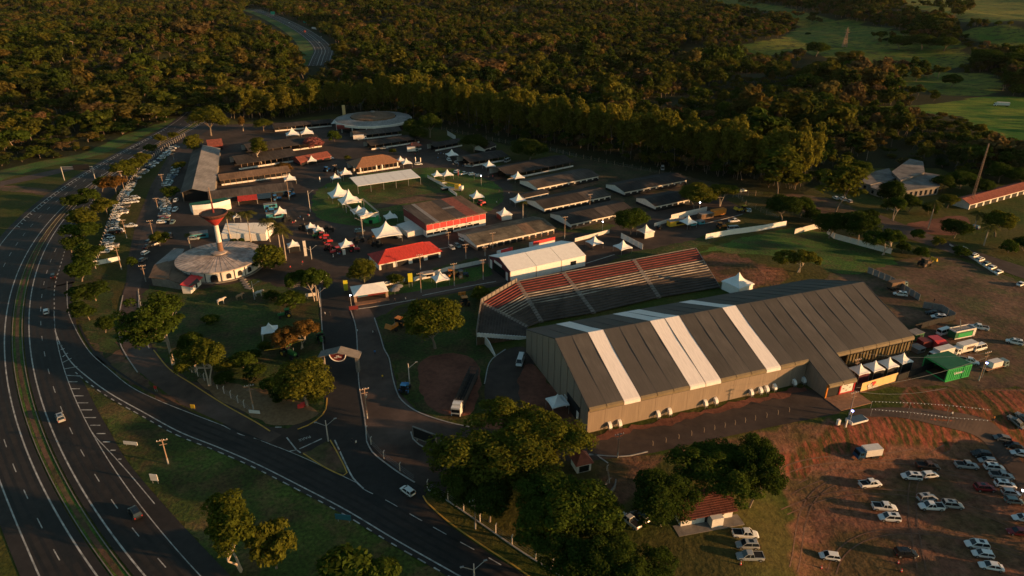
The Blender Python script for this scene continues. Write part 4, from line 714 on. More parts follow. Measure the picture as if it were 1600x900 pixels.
# round restaurant
c0 = W(271, 410, 4.3); c1 = W(410, 393, 4.3); RC = (c0 + c1) / 2; RC.x += .4; RC.y += 0; RRd = (c1 - c0).length / 2; RC = Vector((RC.x, RC.y, 0))
t = thing('round_building', 'round white building under a huge weathered disc roof', 'building', RC); n = 44
MB().lathe([(RRd, 4.2), (RRd, 4.55), (RRd * .5, 5.3), (2.2, 5.9), (0, 6.0)], n).build('roof', 'round_roof', t, smooth=False); mb = MB()
for k in range(n):
    a = 2 * math.pi * k / n; ca_, sa_ = math.cos(a), math.sin(a); mb.tube((RRd * ca_, RRd * sa_, 4.56), (RRd * .5 * ca_, RRd * .5 * sa_, 5.32), .07, n=4); mb.tube((RRd * .5 * ca_, RRd * .5 * sa_, 5.32), (2.6 * ca_, 2.6 * sa_, 5.9), .07, n=4)
mb.build('roof_rib', 'round_roof', t)['kind'] = 'stuff'; MB().lathe([(3.0, 6.05), (3.0, 6.45), (1.6, 6.7), (0, 6.7)], 20).build('roof_collar', 'round_roof', t)
wr = RRd - 1.2; MB().lathe([(wr, 0), (wr, 4.35)], n).build('wall', 'wall_white', t); MB().lathe([(wr + 1.0, 0), (wr + 1.0, .35), (wr, .36)], n).build('plinth', 'concrete', t)
for a, nm, s in ((-100, 'window', (1.6, 1.8, 1.2)), (-78, 'door', (2.6, 2.9, .35)), (-58, 'window', (1.6, 2.0, 1.0)), (-42, 'window', (1.6, 2.0, 1.0)), (-26, 'window', (1.6, 2.0, 1.0)), (-122, 'window', (1.6, 1.8, 1.2))):
    mb = MB(); w_, h_, zb = s; pts = [(-w_ / 2, zb), (w_ / 2, zb)] + [(w_ / 2 * math.cos(u), zb + h_ - w_ / 2 + w_ / 2 * math.sin(u)) for u in [math.pi * k / 8 for k in range(9)]]
    k = len(pts); mb.add([(.0, p[0], p[1]) for p in pts] + [(.2, p[0], p[1]) for p in pts], [tuple(range(k)), tuple(range(2 * k - 1, k - 1, -1))] + [(i, (i + 1) % k, k + (i + 1) % k, k + i) for i in range(k)]); o = mb.build(nm, 'dark', t); o.location = ((wr - .05) * math.cos(rad(a)), (wr - .05) * math.sin(rad(a)), 0); o.rotation_euler = (0, 0, rad(a))
mb = MB()
for a in (-90, -68, -50, -34, -112, -134): mb.box(((wr + .05) * math.cos(rad(a)), (wr + .05) * math.sin(rad(a)), 0), (.25, .25, 4.2), rad(a))
mb.build('pilaster', 'dark', t); st = W(382, 437); mb = MB()
for k in range(7): p = W(374 + k * 2.3, 430 + k * 3.4); mb.box((p.x - RC.x, p.y - RC.y, 0), (2.8, 1.3, .5 - k * .06), rad(-25))
mb.build('entry_steps', 'concrete', t)
for i, (pts, m) in enumerate((([(232, 434), (241, 414), (262, 408), (268, 420), (262, 436)], 'roof_brown'), ([(241, 414), (272, 388), (288, 389), (280, 404), (262, 409)], 'roof_light'), ([(262, 408), (280, 404), (277, 420), (300, 440), (290, 446), (262, 436), (268, 420)], 'roof_brown'), ([(278, 428), (305, 430), (312, 440), (296, 447), (272, 440)], 'roof_asbestos'))):
    u = [W(*p, 3.2 - .02 * i) for p in pts]; mb = MB().prism([(p.x - RC.x, p.y - RC.y) for p in u], 3.1 - .07 * i, 3.3 - .07 * i); mb.build('wing_roof', m, t)
u = [W(*p, 3) for p in [(236, 434), (246, 414), (276, 392), (284, 410), (296, 438), (288, 442)]]; MB().prism([(p.x - RC.x, p.y - RC.y) for p in u], 0, 2.95).build('wing_wall', 'concrete', t)
A, B = W(299, 459), W(315, 444); d = B - A; rz = math.atan2(d.y, d.x); L = d.length; t = thing('porch', 'small white porch with red awning beside the round building', 'porch', A, rz); MB().box((L / 2, 1.5, 0), (L, 3, 2.9)).build('wall', 'wall_white', t); MB().hexa([(-.3, -.9, 2.6), (L + .3, -.9, 2.6), (L + .3, 3.2, 3.5), (-.3, 3.2, 3.5)], [(-.3, -.9, 2.8), (L + .3, -.9, 2.8), (L + .3, 3.2, 3.7), (-.3, 3.2, 3.7)]).build('awning', 'red_paint', t); MB().box((L * .55, -.05, .3), (1.1, .14, 2.1)).build('door', 'dark', t)
# water tower
b = W(341, 393, 0); t = thing('water_tower', 'water tower with red cone bowl on a white and brick column', 'tower', RC + Vector((0.6, 0.6, 0)))
MB().tube((0, 0, 5.9), (0, 0, 10.2), 1.05, .95, 14).build('column_base', 'brick', t); MB().tube((0, 0, 10.2), (0, 0, 17.0), .95, .8, 14).build('column', 'wall_white', t)
MB().lathe([(.85, 17.0), (3.8, 20.3)], 28).build('bowl', 'bowl_red', t); MB().lathe([(3.8, 20.3), (5.0, 21.5), (5.0, 21.9), (4.7, 22.0), (4.6, 21.7), (0, 21.6)], 28).build('bowl_rim', 'maroon_step', t); MB().lathe([(4.6, 21.72), (0, 21.9)], 28).build('bowl_lid', 'roof_dark', t); ms = MB().tube((0, 0, 21.5), (0, 0, 26.2), .4, .3, 8).build('mast', 'dark_red', t); MB().tube((0, 0, 26.2), (0, 0, 31.5), .28, .12, 8).build('mast_tip', 'post_wood', ms); MB().box((0, 0, 23), (.5, .5, .5)).build('lamp', 'headlamp', ms)  # rim colour holds the dark upper bowl and the shading on its side
# far octagonal pavilion
c0, c1 = W(525, 186, 6), W(640, 186, 6); OC = Vector(((c0.x + c1.x) / 2, (c0.y + c1.y) / 2 + 2, 0)); R_ = (c1 - c0).length / 2 * 1.04; t = thing('round_pavilion', 'far round pavilion with a brown inner roof on a pale ring', 'pavilion', OC); n = 16; a0 = rad(11)
MB().lathe([(R_, 4.6), (R_, 6.0), (R_ * .6, 7.4)], n, a0=a0, a1=a0 + 2 * math.pi).build('ring_roof', 'roof_light', t); MB().lathe([(R_ + .05, 4.5), (R_ + .1, 6.02), (R_ - .3, 6.2)], n, a0=a0, a1=a0 + 2 * math.pi).build('fascia', 'wall_white', t); MB().lathe([(R_ * .58, 7.2), (R_ * .58, 8.2), (R_ * .1, 10.6), (0, 10.7)], n).build('upper_roof', 'roof_brown', t); MB().lathe([(1.6, 10.5), (1.6, 11.2), (0, 11.6)], 12).build('cap', 'roof_light', t)
MB().lathe([(R_ - 3, 0), (R_ - 3, 4.7)], n).build('wall', 'dark', t); pm = MB().box((0, 0, 0), (.5, .5, 4.7)).mesh('column', 'wall_white')
for k in range(n): link('column', pm, t, ((R_ - .8) * math.cos(k * 2 * math.pi / n), (R_ - .8) * math.sin(k * 2 * math.pi / n), 0))
mb = MB().box((R_ * math.cos(rad(-128)), R_ * math.sin(rad(-128)) - .3, 3.2), (9, .5, 2.6), rad(-8)); mb.build('sign_board', 'dark_red', t)
b = W(538, 181); tag(MB().tube(b, b + Vector((0, 0, 8)), 1.3, 1.2, 12).build('water_tank', 'panel_lit'), 'small upright cream water tank left of the round pavilion', 'tank')
# modern pale building on the right
t = thing('modern_building', 'pale modern building of several flat sloping roofs among trees', 'building', W(1400, 315)); O = t.location
for i, (pts, h, s) in enumerate((([(1342, 296), (1358, 300), (1395, 290), (1386, 274), (1360, 280)], 3.6, .6), ([(1390, 284), (1404, 298), (1440, 285), (1438, 268), (1418, 263)], 5.2, 1.0), ([(1402, 312), (1464, 304), (1464, 286), (1440, 282), (1400, 296)], 4.0, .8), ([(1358, 303), (1402, 318), (1406, 296), (1380, 288)], 3.2, .5))):
    u = [W(*p) - O for p in pts]; MB().prism([(p.x, p.y) for p in u], 0, h).build('wall', 'concrete', t); c = sum(u, Vector()) / len(u); v = [c + (p - c) * 1.03 for p in u]; MB().prism([(p.x, p.y) for p in v], h + .02, h + .4).build('roof', 'roof_flat', t)
    for a, b in zip(u, u[1:] + u[:1]):
        d = b - a; n = int(d.length / 3.2)
        if d.length > 5 and (d.y * 1 - d.x * 0) != 0:
            for k in range(n): p = a.lerp(b, (k + .5) / n); MB().box((p.x, p.y, .8), (1.3, .3, h - 1.6), math.atan2(d.y, d.x)).build('window', 'glass', t)
# roadside cottage and guard hut
A, L, rz = frame((1062, 832), (1142, 817), -1.6); g0 = float(hgt(A.x, A.y)); t = thing('cottage', 'small white cottage under a dark red tiled roof beside parked pickups', 'cottage', (A.x, A.y, g0), rz); ze, wd = 2.7, 6.4
gable_roof(L, wd, ze, 1.9, .7).build('roof', 'tile_old', t); mb = MB(); mb.hexa([(0, 0, 0), (L, 0, 0), (L, wd, 0), (0, wd, 0)], [(0, 0, ze - .05), (L, 0, ze - .05), (L, wd, ze - .05), (0, wd, ze - .05)]); [mb.add([(x, 0, ze - .05), (x, wd, ze - .05), (x, wd / 2, ze + 1.8)], [(0, 1, 2)]) for x in (0, L)]; mb.build('wall', 'wall_white', t); mb = MB()
for k in range(16):
    for j in range(9): f = j / 9; mb.box((-.5 + (L + 1) * (k + .5) / 16, -.6 + f * 3.8, ze - .25 + f * 2.1), ((L + 1) / 16 * .9, .42, .1))
mb.build('roof_tile', 'tile_old', t)['kind'] = 'stuff'
for f, nm, w_, h_, z in ((.22, 'window', 1.6, 1.0, 1.2), (.75, 'window', 1.8, 1.0, 1.2), (.5, 'door', 1.0, 2.1, 0)): MB().box((L * f, -.03, z), (w_, .12, h_)).build(nm, 'glass', t)
MB().box((L * .62, -1.0, 0), (2.6, 1.8, 2.3)).build('porch', 'wall_white', t); MB().box((L / 2, -1.0, -.12), (L + 3, 3, .2)).build('terrace', 'concrete', t)
A, L, rz = frame((902, 727), (924, 722), 2.4); t = thing('guard_hut', 'tiny white guard hut with pointed red roof under the trees', 'hut', (A.x, A.y, float(hgt(A.x, A.y))), rz); MB().box((L / 2, L / 2, 0), (L, L, 2.4)).build('wall', 'wall_white', t); MB().box((L / 2, -.04, .2), (L * .7, .12, 1.6)).build('window', 'glass', t); c = L / 2; MB().add([(-.5, -.5, 2.4), (L + .5, -.5, 2.4), (L + .5, L + .5, 2.4), (-.5, L + .5, 2.4), (c, c, 5.0)], [(0, 1, 4), (1, 2, 4), (2, 3, 4), (3, 0, 4), (3, 2, 1, 0)]).build('roof', 'tile_dull', t)
c = W(918, 752); mb = MB().lathe([(6.4, -.6), (6.4, 1.2), (6.1, 1.2), (6.1, -.6)], 26, a0=rad(-120), a1=rad(-5)); tag(mb.build('curved_wall', 'concrete', None, (c.x, c.y, float(hgt(c.x, c.y)))), 'curved pale wall catching sunlight below the guard hut', 'wall')
# curved fronted shop with green roof and the big left marquee
A, L, rz = frame((303, 336), (362, 326), 0); t = thing('green_roof_shop', 'low shop with green roof and pale curved parapet behind the tower', 'shop', (A.x, A.y, 0), rz); mb = MB(); K = 12; arc = [(L * k / K, -2.2 * math.sin(math.pi * k / K)) for k in range(K + 1)]
MB().prism(arc + [(L, 8), (0, 8)], 0, 3.3).build('wall', 'wall_white', t); mb = MB()
for a, b in zip(arc[:-1], arc[1:]): mb.hexa([(a[0], a[1] - .15, 2.6), (b[0], b[1] - .15, 2.6), (b[0], b[1] + .15, 2.6), (a[0], a[1] + .15, 2.6)], [(a[0], a[1] - .15, 4.7), (b[0], b[1] - .15, 4.7), (b[0], b[1] + .15, 4.7), (a[0], a[1] + .15, 4.7)])
mb.build('parapet', 'tent_white', t); MB().prism([(x, y + .2) for x, y in arc] + [(L, 8), (0, 8)], 3.32, 3.5).build('roof', 'green_dark', t)
A, L, rz = frame((348, 377), (417, 376), 0); t = thing('marquee', 'white marquee with pitched roof behind the palms', 'marquee', (A.x, A.y, 0), rz); wd = 13; n = 3
rm_ = MB(); pw = L / n
for y0, y1 in ((-.2, wd / 2), (wd + .2, wd / 2)): b = [(.05, y0, 3.2), (pw - .05, y0, 3.2), (pw - .05, y1, 5.6), (.05, y1, 5.6)]; rm_.hexa(b, [(x, y, z + .1) for x, y, z in b])
rme = rm_.mesh('roof_panel', 'tent_white'); wme = MB().box((pw / 2, 0, 0), (pw - .1, .1, 3.15)).mesh('wall_panel', 'tent_white')
for k in range(n): link('roof_panel', rme, t, (k * pw, 0, 0)); link('wall_panel', wme, t, (k * pw, 0, 0))
[MB().add([(x, 0, 0), (x, wd, 0), (x, wd, 3.2), (x, wd / 2, 5.55), (x, 0, 3.2)], [(0, 1, 2, 3, 4)]).build('gable_wall', 'tent_white', t) for x in (.1, L - .1)]
# ------------------------------------------------------------------ pagoda tents
_tent = {}
def tent_meshes(s, eh, pk):
    k = (round(s, 1), round(eh, 1), round(pk, 1))
    if k not in _tent:
        mb = MB(); ring = []; ts = [0, .18, .36, .54, .7, .84, .95, 1.0]; m = 4
        for t in ts:
            r = s / 2 * (1 - t) + .03; z = eh + pk * (.32 * t + .68 * t ** 3.2); row = []
            for c in range(4):
                a = math.pi / 4 + c * math.pi / 2; b = a + math.pi / 2; p = (math.cos(a) * r * 1.414, math.sin(a) * r * 1.414); q = (math.cos(b) * r * 1.414, math.sin(b) * r * 1.414)
                for j in range(m): f = j / m; dip = 4 * f * (1 - f); row.append((p[0] + (q[0] - p[0]) * f, p[1] + (q[1] - p[1]) * f, z + (.12 * dip * s / 5 if t == 0 else -.05 * dip * s / 5 * (1 - t))))
            ring.append(row)
        n = 4 * m; vs = [v for r in ring for v in r]; fs = []
        for i in range(len(ts) - 1):
            for j in range(n): fs.append((i * n + j, i * n + (j + 1) % n, (i + 1) * n + (j + 1) % n, (i + 1) * n + j))
        mb.add(vs, fs); low = [(v[0] * 1.01, v[1] * 1.01, eh - .38 + .3 * 4 * ((j % m) / m) * (1 - (j % m) / m)) for j, v in enumerate(ring[0])]
        mb.add(ring[0] + low, [(j, (j + 1) % n, n + (j + 1) % n, n + j) for j in range(n)])
        _tent[k] = (mb.mesh('canopy', 'tent_white'), MB().tube((0, 0, 0), (0, 0, eh), .07, n=5).mesh('leg', 'metal'))
    return _tent[k]
def pagoda(ex, ey, wpx, ang, label, eh=2.5, pkf=.52, walls=None):
    c = W(ex, ey, eh); s = wpx * mpp(c) / (abs(math.cos(rad(ang))) + abs(math.sin(rad(ang)))); can, leg = tent_meshes(s, eh, s * pkf); g = float(hgt(c.x, c.y))
    t = thing('pagoda_tent', label, 'tent', (c.x, c.y, g), rad(ang), 'white pagoda tents on the fairground'); link('canopy', can, t)
    for sx in (-1, 1):
        for sy in (-1, 1): link('leg', leg, t, (sx * s * .485, sy * s * .485, 0))
    if walls:
        for k, m in enumerate(walls):
            if m: MB().box((0, 0, 0), (s * .94, .08, (eh - .3) if m != 'counter' else 1.1)).build('side_wall', 'tent_white' if m == 'counter' else m, t, (math.cos(k * math.pi / 2) * s * .47, math.sin(k * math.pi / 2) * s * .47, 0), k * math.pi / 2 + math.pi / 2)
    return t
for a in [(457, 209, 25, 20, 'left white pagoda tent of the far pair before the grey barn'), (479.5, 207, 24, 20, 'right white pagoda tent of the far pair before the grey barn'), (522, 192, 11, 20, 'small white pagoda tent left of the far round pavilion'), (487, 250, 18, 20, 'white pagoda tent in front of the red tiled shed'),
          (453, 279, 22, 22, 'white pagoda tent with a sunlit side by the sunlit tan barn edge'), (438, 331, 23, 20, 'white pagoda tent over a yellow stall beside two turquoise vans'), (370, 338, 13, 20, 'tiny white pagoda tent behind the marquee and palms'),
          (485.5, 354, 19, 24, 'left white pagoda tent of the dark trimmed pair by the ring road'), (497.5, 359, 20, 24, 'right white pagoda tent of the dark trimmed pair by the ring road'),
          (540, 270, 22, 22, 'white pagoda tent left of the brown tiled pavilion'), (626, 250, 17, 24, 'rear white pagoda tent right of the brown tiled pavilion'), (635, 254, 19, 24, 'front white pagoda tent right of the brown tiled pavilion'),
          (610, 338, 24, 24, 'white pagoda tent standing at the corner of the grass oval beside the red pavilion'), (541, 382, 27, 24, 'white pagoda tent over red farm machines'),
          (683, 273, 19, 24, 'left pagoda tent of the pair on the grass oval near parked cars'), (699, 272, 20, 24, 'right pagoda tent of the pair on the grass oval near parked cars'), (706, 241, 21, 24, 'white pagoda tent beside the crowd at the upper yard'), (764, 258, 21, 24, 'white pagoda tent before the grey ridged barn at the woods edge'),
          (809, 276, 22, 24, 'white pagoda tent at the left end of the open sided long barn'), (745, 306, 24, 24, 'white pagoda tent behind the red pavilion near the yellow crane truck'), (810, 312, 27, 24, 'white pagoda tent left of the small white store'),
          (929, 378, 27, 30, 'white pagoda tent just right of the white warehouse'), (973, 385, 29, 30, 'white pagoda tent by the slanted white fence'), (1075, 346, 27, 30, 'white pagoda tent over yellow containers'), (688, 434, 30, 27, 'white pagoda tent on bright grass with its right side lit pink')]: pagoda(*a)
pagoda(458, 382, 22, 26, 'white pagoda tent with black signboard beside the palms', walls=[None, None, None, 'dark']); pagoda(788, 333, 25, 26, 'white pagoda booth with red and white walls behind the red pavilion', walls=['wall_white', None, 'dark_red', 'wall_white']); pagoda(1009, 360, 27, 30, 'white pagoda booth with glazed white front by the long fence', walls=['wall_white', None, None, 'wall_white'])
pagoda(524, 277, 18, 27, 'small white pagoda tent behind the twin peaked big tents'); pagoda(530, 303, 40, 27, 'big white pagoda tent with tall peak, rear of the twin on the grass oval', 3.0, .62); pagoda(546, 313, 40, 27, 'big white pagoda tent with tall peak, front of the twin on the grass oval', 3.0, .62)
pagoda(561, 329, 30, 27, 'pagoda tent inside the open truss frame, rear of two', 3, .4); pagoda(573, 336, 30, 27, 'pagoda tent inside the open truss frame, front of two', 3, .4); pagoda(604, 362, 52, 22, 'largest white pagoda tent on the yard with parked cars beneath', 3.2, .45)
pagoda(1153, 441, 48, 33, 'big white pagoda tent with side walls behind the hangar roof', 3.2, .5, walls=['tent_white', 'tent_white', 'tent_white', 'tent_white']); pagoda(421, 515, 30, 17, 'white pagoda tent on the shaded lawn beside the rust coloured trees', walls=[None, None, 'tent_white', None]); pagoda(871, 627, 36, 20, 'teal shaded pagoda tent at the hangar gable doorway', 3.0, .5)
for i, (x, y) in enumerate([(1343, 578), (1366, 573), (1388, 568), (1410, 561)]): pagoda(x, y, 28, 20, ('first', 'second', 'third', 'last')[i] + ' of four joined pagoda tents beside the hangar, counted from the annexe', 3.0, .55, walls=[None, None, None, 'maroon' if i == 0 else 'dark'])
A, L, rz = frame((553, 462), (606, 454), 2.8); t = thing('exhibition_stand', 'white roofed exhibition stand with coloured banner by the avenue', 'stand', (A.x, A.y, 0), rz); wd = 8
gable_roof(L, wd, 2.8, 1.8, .2, hip=4).build('canopy', 'tent_white', t); mb = MB(); [mb.box((x, y, 0), (.9 if y < 1 else .3, .3, 2.75)) for x in (.4, L - .4) for y in (.2, wd - .2)]; mb.build('pillar', 'post_wood', t); MB().box((L / 2, -.05, 1.9), (L - 1.6, .1, .7)).build('banner', 'dark_red', t); MB().box((L * .25, -.11, 2.0), (L * .3, .06, .5)).build('banner_print', 'sign_blue', t); MB().box((L / 2, -1.2, 0), (L, 2.4, .2)).build('deck', 'wood', t); MB().box((L / 2, wd * .6, 0), (L - 1, .1, 2.6)).build('back_wall', 'dark_blue', t)
A, L, rz = frame((546, 322), (591, 339), 4.2) ; p0, p1, p2 = W(540, 319, 4.2), W(563, 340, 4.2), W(592, 333, 4.2); p3 = p0 + (p2 - p1); t = thing('truss_frame', 'open grey truss frame around two pagoda tents', 'frame', p0); mb = MB()
for a, b in ((p0, p1), (p1, p2), (p2, p3), (p3, p0)):
    for dz in (0, .6): mb.tube(a - p0 + Vector((0, 0, dz)), b - p0 + Vector((0, 0, dz)), .12, n=4)
    for k in range(10): mb.tube(a.lerp(b, k / 10) - p0 + Vector((0, 0, .6 * (k % 2))), a.lerp(b, (k + 1) / 10) - p0 + Vector((0, 0, .6 * ((k + 1) % 2))), .06, n=4)
mb.build('truss', 'metal', t); pm = MB().box((0, 0, -4.2), (.3, .3, 4.2)).mesh('post', 'metal')
for p in (p0, p1, p2, p3): link('post', pm, t, p - p0)
d = p2 - p1; MB().box((0, 0, -.5), (d.length, .12, .9)).build('banner', 'wall_white', t, (p1 + p2) / 2 - p0 + Vector((0, 0, -.3)), math.atan2(d.y, d.x))

# ------------------------------------------------------------------ vehicles
def carbody(prof, hw, bed=None):
    "hull from side profile stations (x, zbot, ztop, halfwidth factor)"
    mb = MB(); n = 8; rings = []
    for x, zb, zt, k in prof:
        h = hw * k; zm = zb + (zt - zb) * .55
        rings.append([(x, -h * .92, zb), (x, -h, zm), (x, -h * .9, zt - .04), (x, -h * .6, zt), (x, h * .6, zt), (x, h * .9, zt - .04), (x, h, zm), (x, h * .92, zb)])
    vs = [v for r in rings for v in r]; fs = []
    for i in range(len(rings) - 1):
        for j in range(n): fs.append((i * n + j, i * n + (j + 1) % n, (i + 1) * n + (j + 1) % n, (i + 1) * n + j))
    fs += [tuple(range(n)), tuple(range(len(vs) - 1, len(vs) - n - 1, -1))]; mb.add(vs, fs); return mb
def cabin(x0, x1, x2, x3, zb, zt, wb, wt, inset=0.0):
    return [(x0, -wb, zb), (x3, -wb, zb), (x3, wb, zb), (x0, wb, zb)], [(x1, -wt, zt), (x2, -wt, zt), (x2, wt, zt), (x1, wt, zt)]
CARS = {}
def make_car(kind):
    spec = dict(hatch=(4.0, .85, 1.48, (-1.95, -1.6, .35, 1.1)), sedan=(4.5, .87, 1.45, (-1.65, -1.05, .35, 1.15)), suv=(4.55, .92, 1.72, (-2.15, -1.85, .5, 1.25)), pickup=(5.3, .93, 1.78, (-.65, -.45, .75, 1.45)), van=(5.4, .98, 2.25, (-2.6, -2.55, 1.7, 2.35)))[kind]
    Lc, hw, H, cx = spec; zb = .32; belt = {'hatch': .92, 'sedan': .9, 'suv': 1.05, 'pickup': 1.08, 'van': 1.25}[kind]; h2 = Lc / 2
    t = thing(kind if kind != 'hatch' else 'hatchback', 'x', 'car' if kind not in ('pickup', 'van') else ('pickup' if kind == 'pickup' else 'van'))
    hood = belt - (.14 if kind != 'van' else .2)
    b = carbody([(-h2, zb + .12, belt - .22, .86), (-h2 + .12, zb, belt - .05, .95), (-h2 + .7, zb, belt, 1), (cx[3] - .2, zb, belt, 1), (cx[3] + .1, zb, hood + .06, .99), (h2 - .35, zb, hood - .08, .93), (h2 - .06, zb + .08, hood - .25, .82), (h2, zb + .15, hood - .38, .75)], hw)
    bo, to = cabin(*cx, belt - .02, H - .06, hw * .93, hw * .74); o, u = cabin(cx[1] - .03, cx[1] + .05, cx[2] - .05, cx[2] + .03, H - .09, H, hw * .765, hw * .68); b.hexa(o, u)
    for x in ((cx[1] + cx[2]) / 2 - .1,): pass
    for sy in (-1, 1):   # pillars over the glass
        for xb, xt in ((cx[0], cx[1]), ((cx[0] + cx[3]) / 2 - .15, (cx[1] + cx[2]) / 2), (cx[3], cx[2])):
            b.tube((xb, sy * hw * .93, belt), (xt, sy * hw * .75, H - .06), .055, n=4)
    if kind == 'pickup': [b.box((-1.7, s * hw * .93, belt - .05), (1.9, .1, .14)) for s in (-1, 1)]; b.box((-h2 + .1, 0, belt - .1), (.1, hw * 1.8, .18))
    b.build('body', CARCOL['white'], t, smooth=False); MB().hexa(bo, to).build('windows', 'glass', t)
    if kind == 'pickup': MB().box((-1.68, 0, belt - .02), (1.85, hw * 1.7, .05)).build('cargo_bed', 'dark', t)
    if kind in ('suv', 'hatch'): MB().box(((cx[1] + cx[2]) / 2, 0, H + .0), (.9, hw * .9, .025)).build('roof_glass', 'glass', t) if kind == 'suv' else None
    wr = .33 if kind in ('hatch', 'sedan') else .38; wmn = MB().tube((0, -.12, 0), (0, .12, 0), wr, n=12).mesh('wheel', 'rubber'); hub = MB().tube((0, -.13, 0), (0, .13, 0), wr * .58, n=10).mesh('rim', 'metal')
    for sx in (h2 - .78, -h2 + .8):
        for sy in (-1, 1): wl = link('wheel', wmn, t, (sx, sy * (hw - .1), wr)); link('rim', hub, wl, (0, 0, 0))
    hm = MB().box((0, 0, 0), (.1, .38, .16)).mesh('headlight', 'car_lamp'); tm = MB().box((0, 0, 0), (.1, .2, .3)).mesh('tail_light', 'tail_lamp')
    for sy in (-1, 1): link('headlight', hm, t, (h2 - .12, sy * hw * .58, hood - .4)); link('tail_light', tm, t, (-h2 + .05, sy * hw * .76, belt - .42))
    CARS[kind] = t; CARS[kind + '_used'] = False
    return t
for k in ('hatch', 'sedan', 'suv', 'pickup', 'van'): make_car(k)
def car(kind, p, hd, colour, label, group=None, sc_=1.0):
    t = CARS[kind]
    if CARS[kind + '_used']: t = copy_tree(t)
    CARS[kind + '_used'] = True; t.location = (p.x, p.y, float(hgt(p.x, p.y)) + .03); t.rotation_euler = (0, 0, rad(hd)); t['label'] = label
    if group: t['group'] = group
    elif 'group' in t: del t['group']
    if kind == 'pickup' or kind == 'van': pass
    if colour != 'white':
        for ch in t.children:
            if ch.name.startswith('body'): setcol(ch, CARCOL[colour])
    else:
        for ch in t.children:
            if ch.name.startswith('body'): setcol(ch, CARCOL['white'])
    if abs(p.x) > 55 and p.y < 160 and p.x > 55:   # sit on sloping ground
        e = 2.0; c, s = math.cos(rad(hd)), math.sin(rad(hd)); dz = float(hgt(p.x + c * e, p.y + s * e) - hgt(p.x - c * e, p.y - s * e)); t.rotation_euler = (0, -math.atan2(dz, 2 * e), rad(hd))
    return t
KN = dict(hatch='hatchback', sedan='saloon car', suv='SUV', pickup='pickup', van='van')
def hd(a, b): d = W(*b) - W(*a); return math.degrees(math.atan2(d.y, d.x))
lot = [(1455, 50, 'hatch', 'grey', 170, 'at the top of the row by the lane'), (1528, 96, 'sedan', 'black', 168, 'near the lane, second from the top of the row'), (1572, 146, 'sedan', 'white', 165, 'close to the right edge under the lane bend'), (1325, 152, 'suv', 'black', 172, 'topmost of the long slanting row'), (1365, 192, 'hatch', 'silver', 170, 'second in the long slanting row'), (1410, 233, 'suv', 'white', -8, 'with dark roof glass, third in the long slanting row'), (1455, 285, 'pickup', 'silver', -10, 'fourth in the long slanting row'), (1237, 221, 'pickup', 'silver', -6, 'with black cargo bed left of the long slanting row'),
       (995, 225, 'pickup', 'brown', -4, 'behind two white cars at the middle of the lot'), (893, 291, 'suv', 'white', 172, 'left of the white car with black roof'), (1010, 280, 'hatch', 'white', 8, 'with black roof just below the dark brown pickup'), (635, 337, 'pickup', 'white', 8, 'small, standing alone on the lit red earth'), (1478, 341, 'suv', 'white', -10, 'beside the dark red car in the slanting row'), (1350, 362, 'suv', 'red', -4, 'in the shade beside the slanting row'), (1513, 391, 'hatch', 'silver', -10, 'below the white SUV in the slanting row'), (1534, 442, 'hatch', 'teal', -8, 'lowest of the long slanting row'),
       (990, 425, 'suv', 'silver', 8, 'topmost of the cluster of three in the middle'), (1016, 479, 'pickup', 'white', 176, 'with short bed, lower of the cluster of three'), (1148, 468, 'suv', 'silver', -8, 'right one of the cluster of three'), (724, 482, 'pickup', 'white', -6, 'with open black bed above a white SUV'), (755, 549, 'suv', 'white', 174, 'directly below the white pickup with open black bed'), (1592, 552, 'sedan', 'white', 170, 'cut by the right edge of the picture'), (1560, 636, 'sedan', 'red', 172, 'at the right edge in deep shade'), (1300, 718, 'suv', 'white', 170, 'top of the trio at the bottom right'), (1337, 776, 'hatch', 'white', 168, 'middle of the trio at the bottom right'), (1390, 852, 'sedan', 'white', 166, 'lowest of the trio at the bottom right'),
       (379, 789, 'hatch', 'white', 172, 'alone near the bottom by a red cone'), (858, 771, 'suv', 'black', -3, 'alone near the bottom between two cones'), (1540, -55, 'sedan', 'grey', 120, 'parked by the lane, left of two'), (1590, -75, 'sedan', 'grey', 120, 'parked by the lane, right of two')]
for x, y, k, c, h, l in lot: car(k, T(1200 + x / 4, 675 + y / 4), h, c, f"{c if c != 'red' else 'dark red'} {KN[k]} {l}", 'cars in the lower car park')
for x, y, k, c, h, l in [(1164, 838, 'pickup', 'white', -3, 'white pickup topmost of three beside the cottage'), (1167, 855, 'suv', 'silver', 178, 'silver SUV, middle of three beside the cottage'), (1171, 873, 'pickup', 'silver', 178, 'silver pickup with black bed, lowest of three beside the cottage'), (984, 817, 'pickup', 'silver', 128, 'long silver pickup nosed under the trees by the cottage'), (1000, 811, 'suv', 'black', 128, 'black SUV beside the silver pickup under the trees')]: car(k, T(x, y), h, c, l)
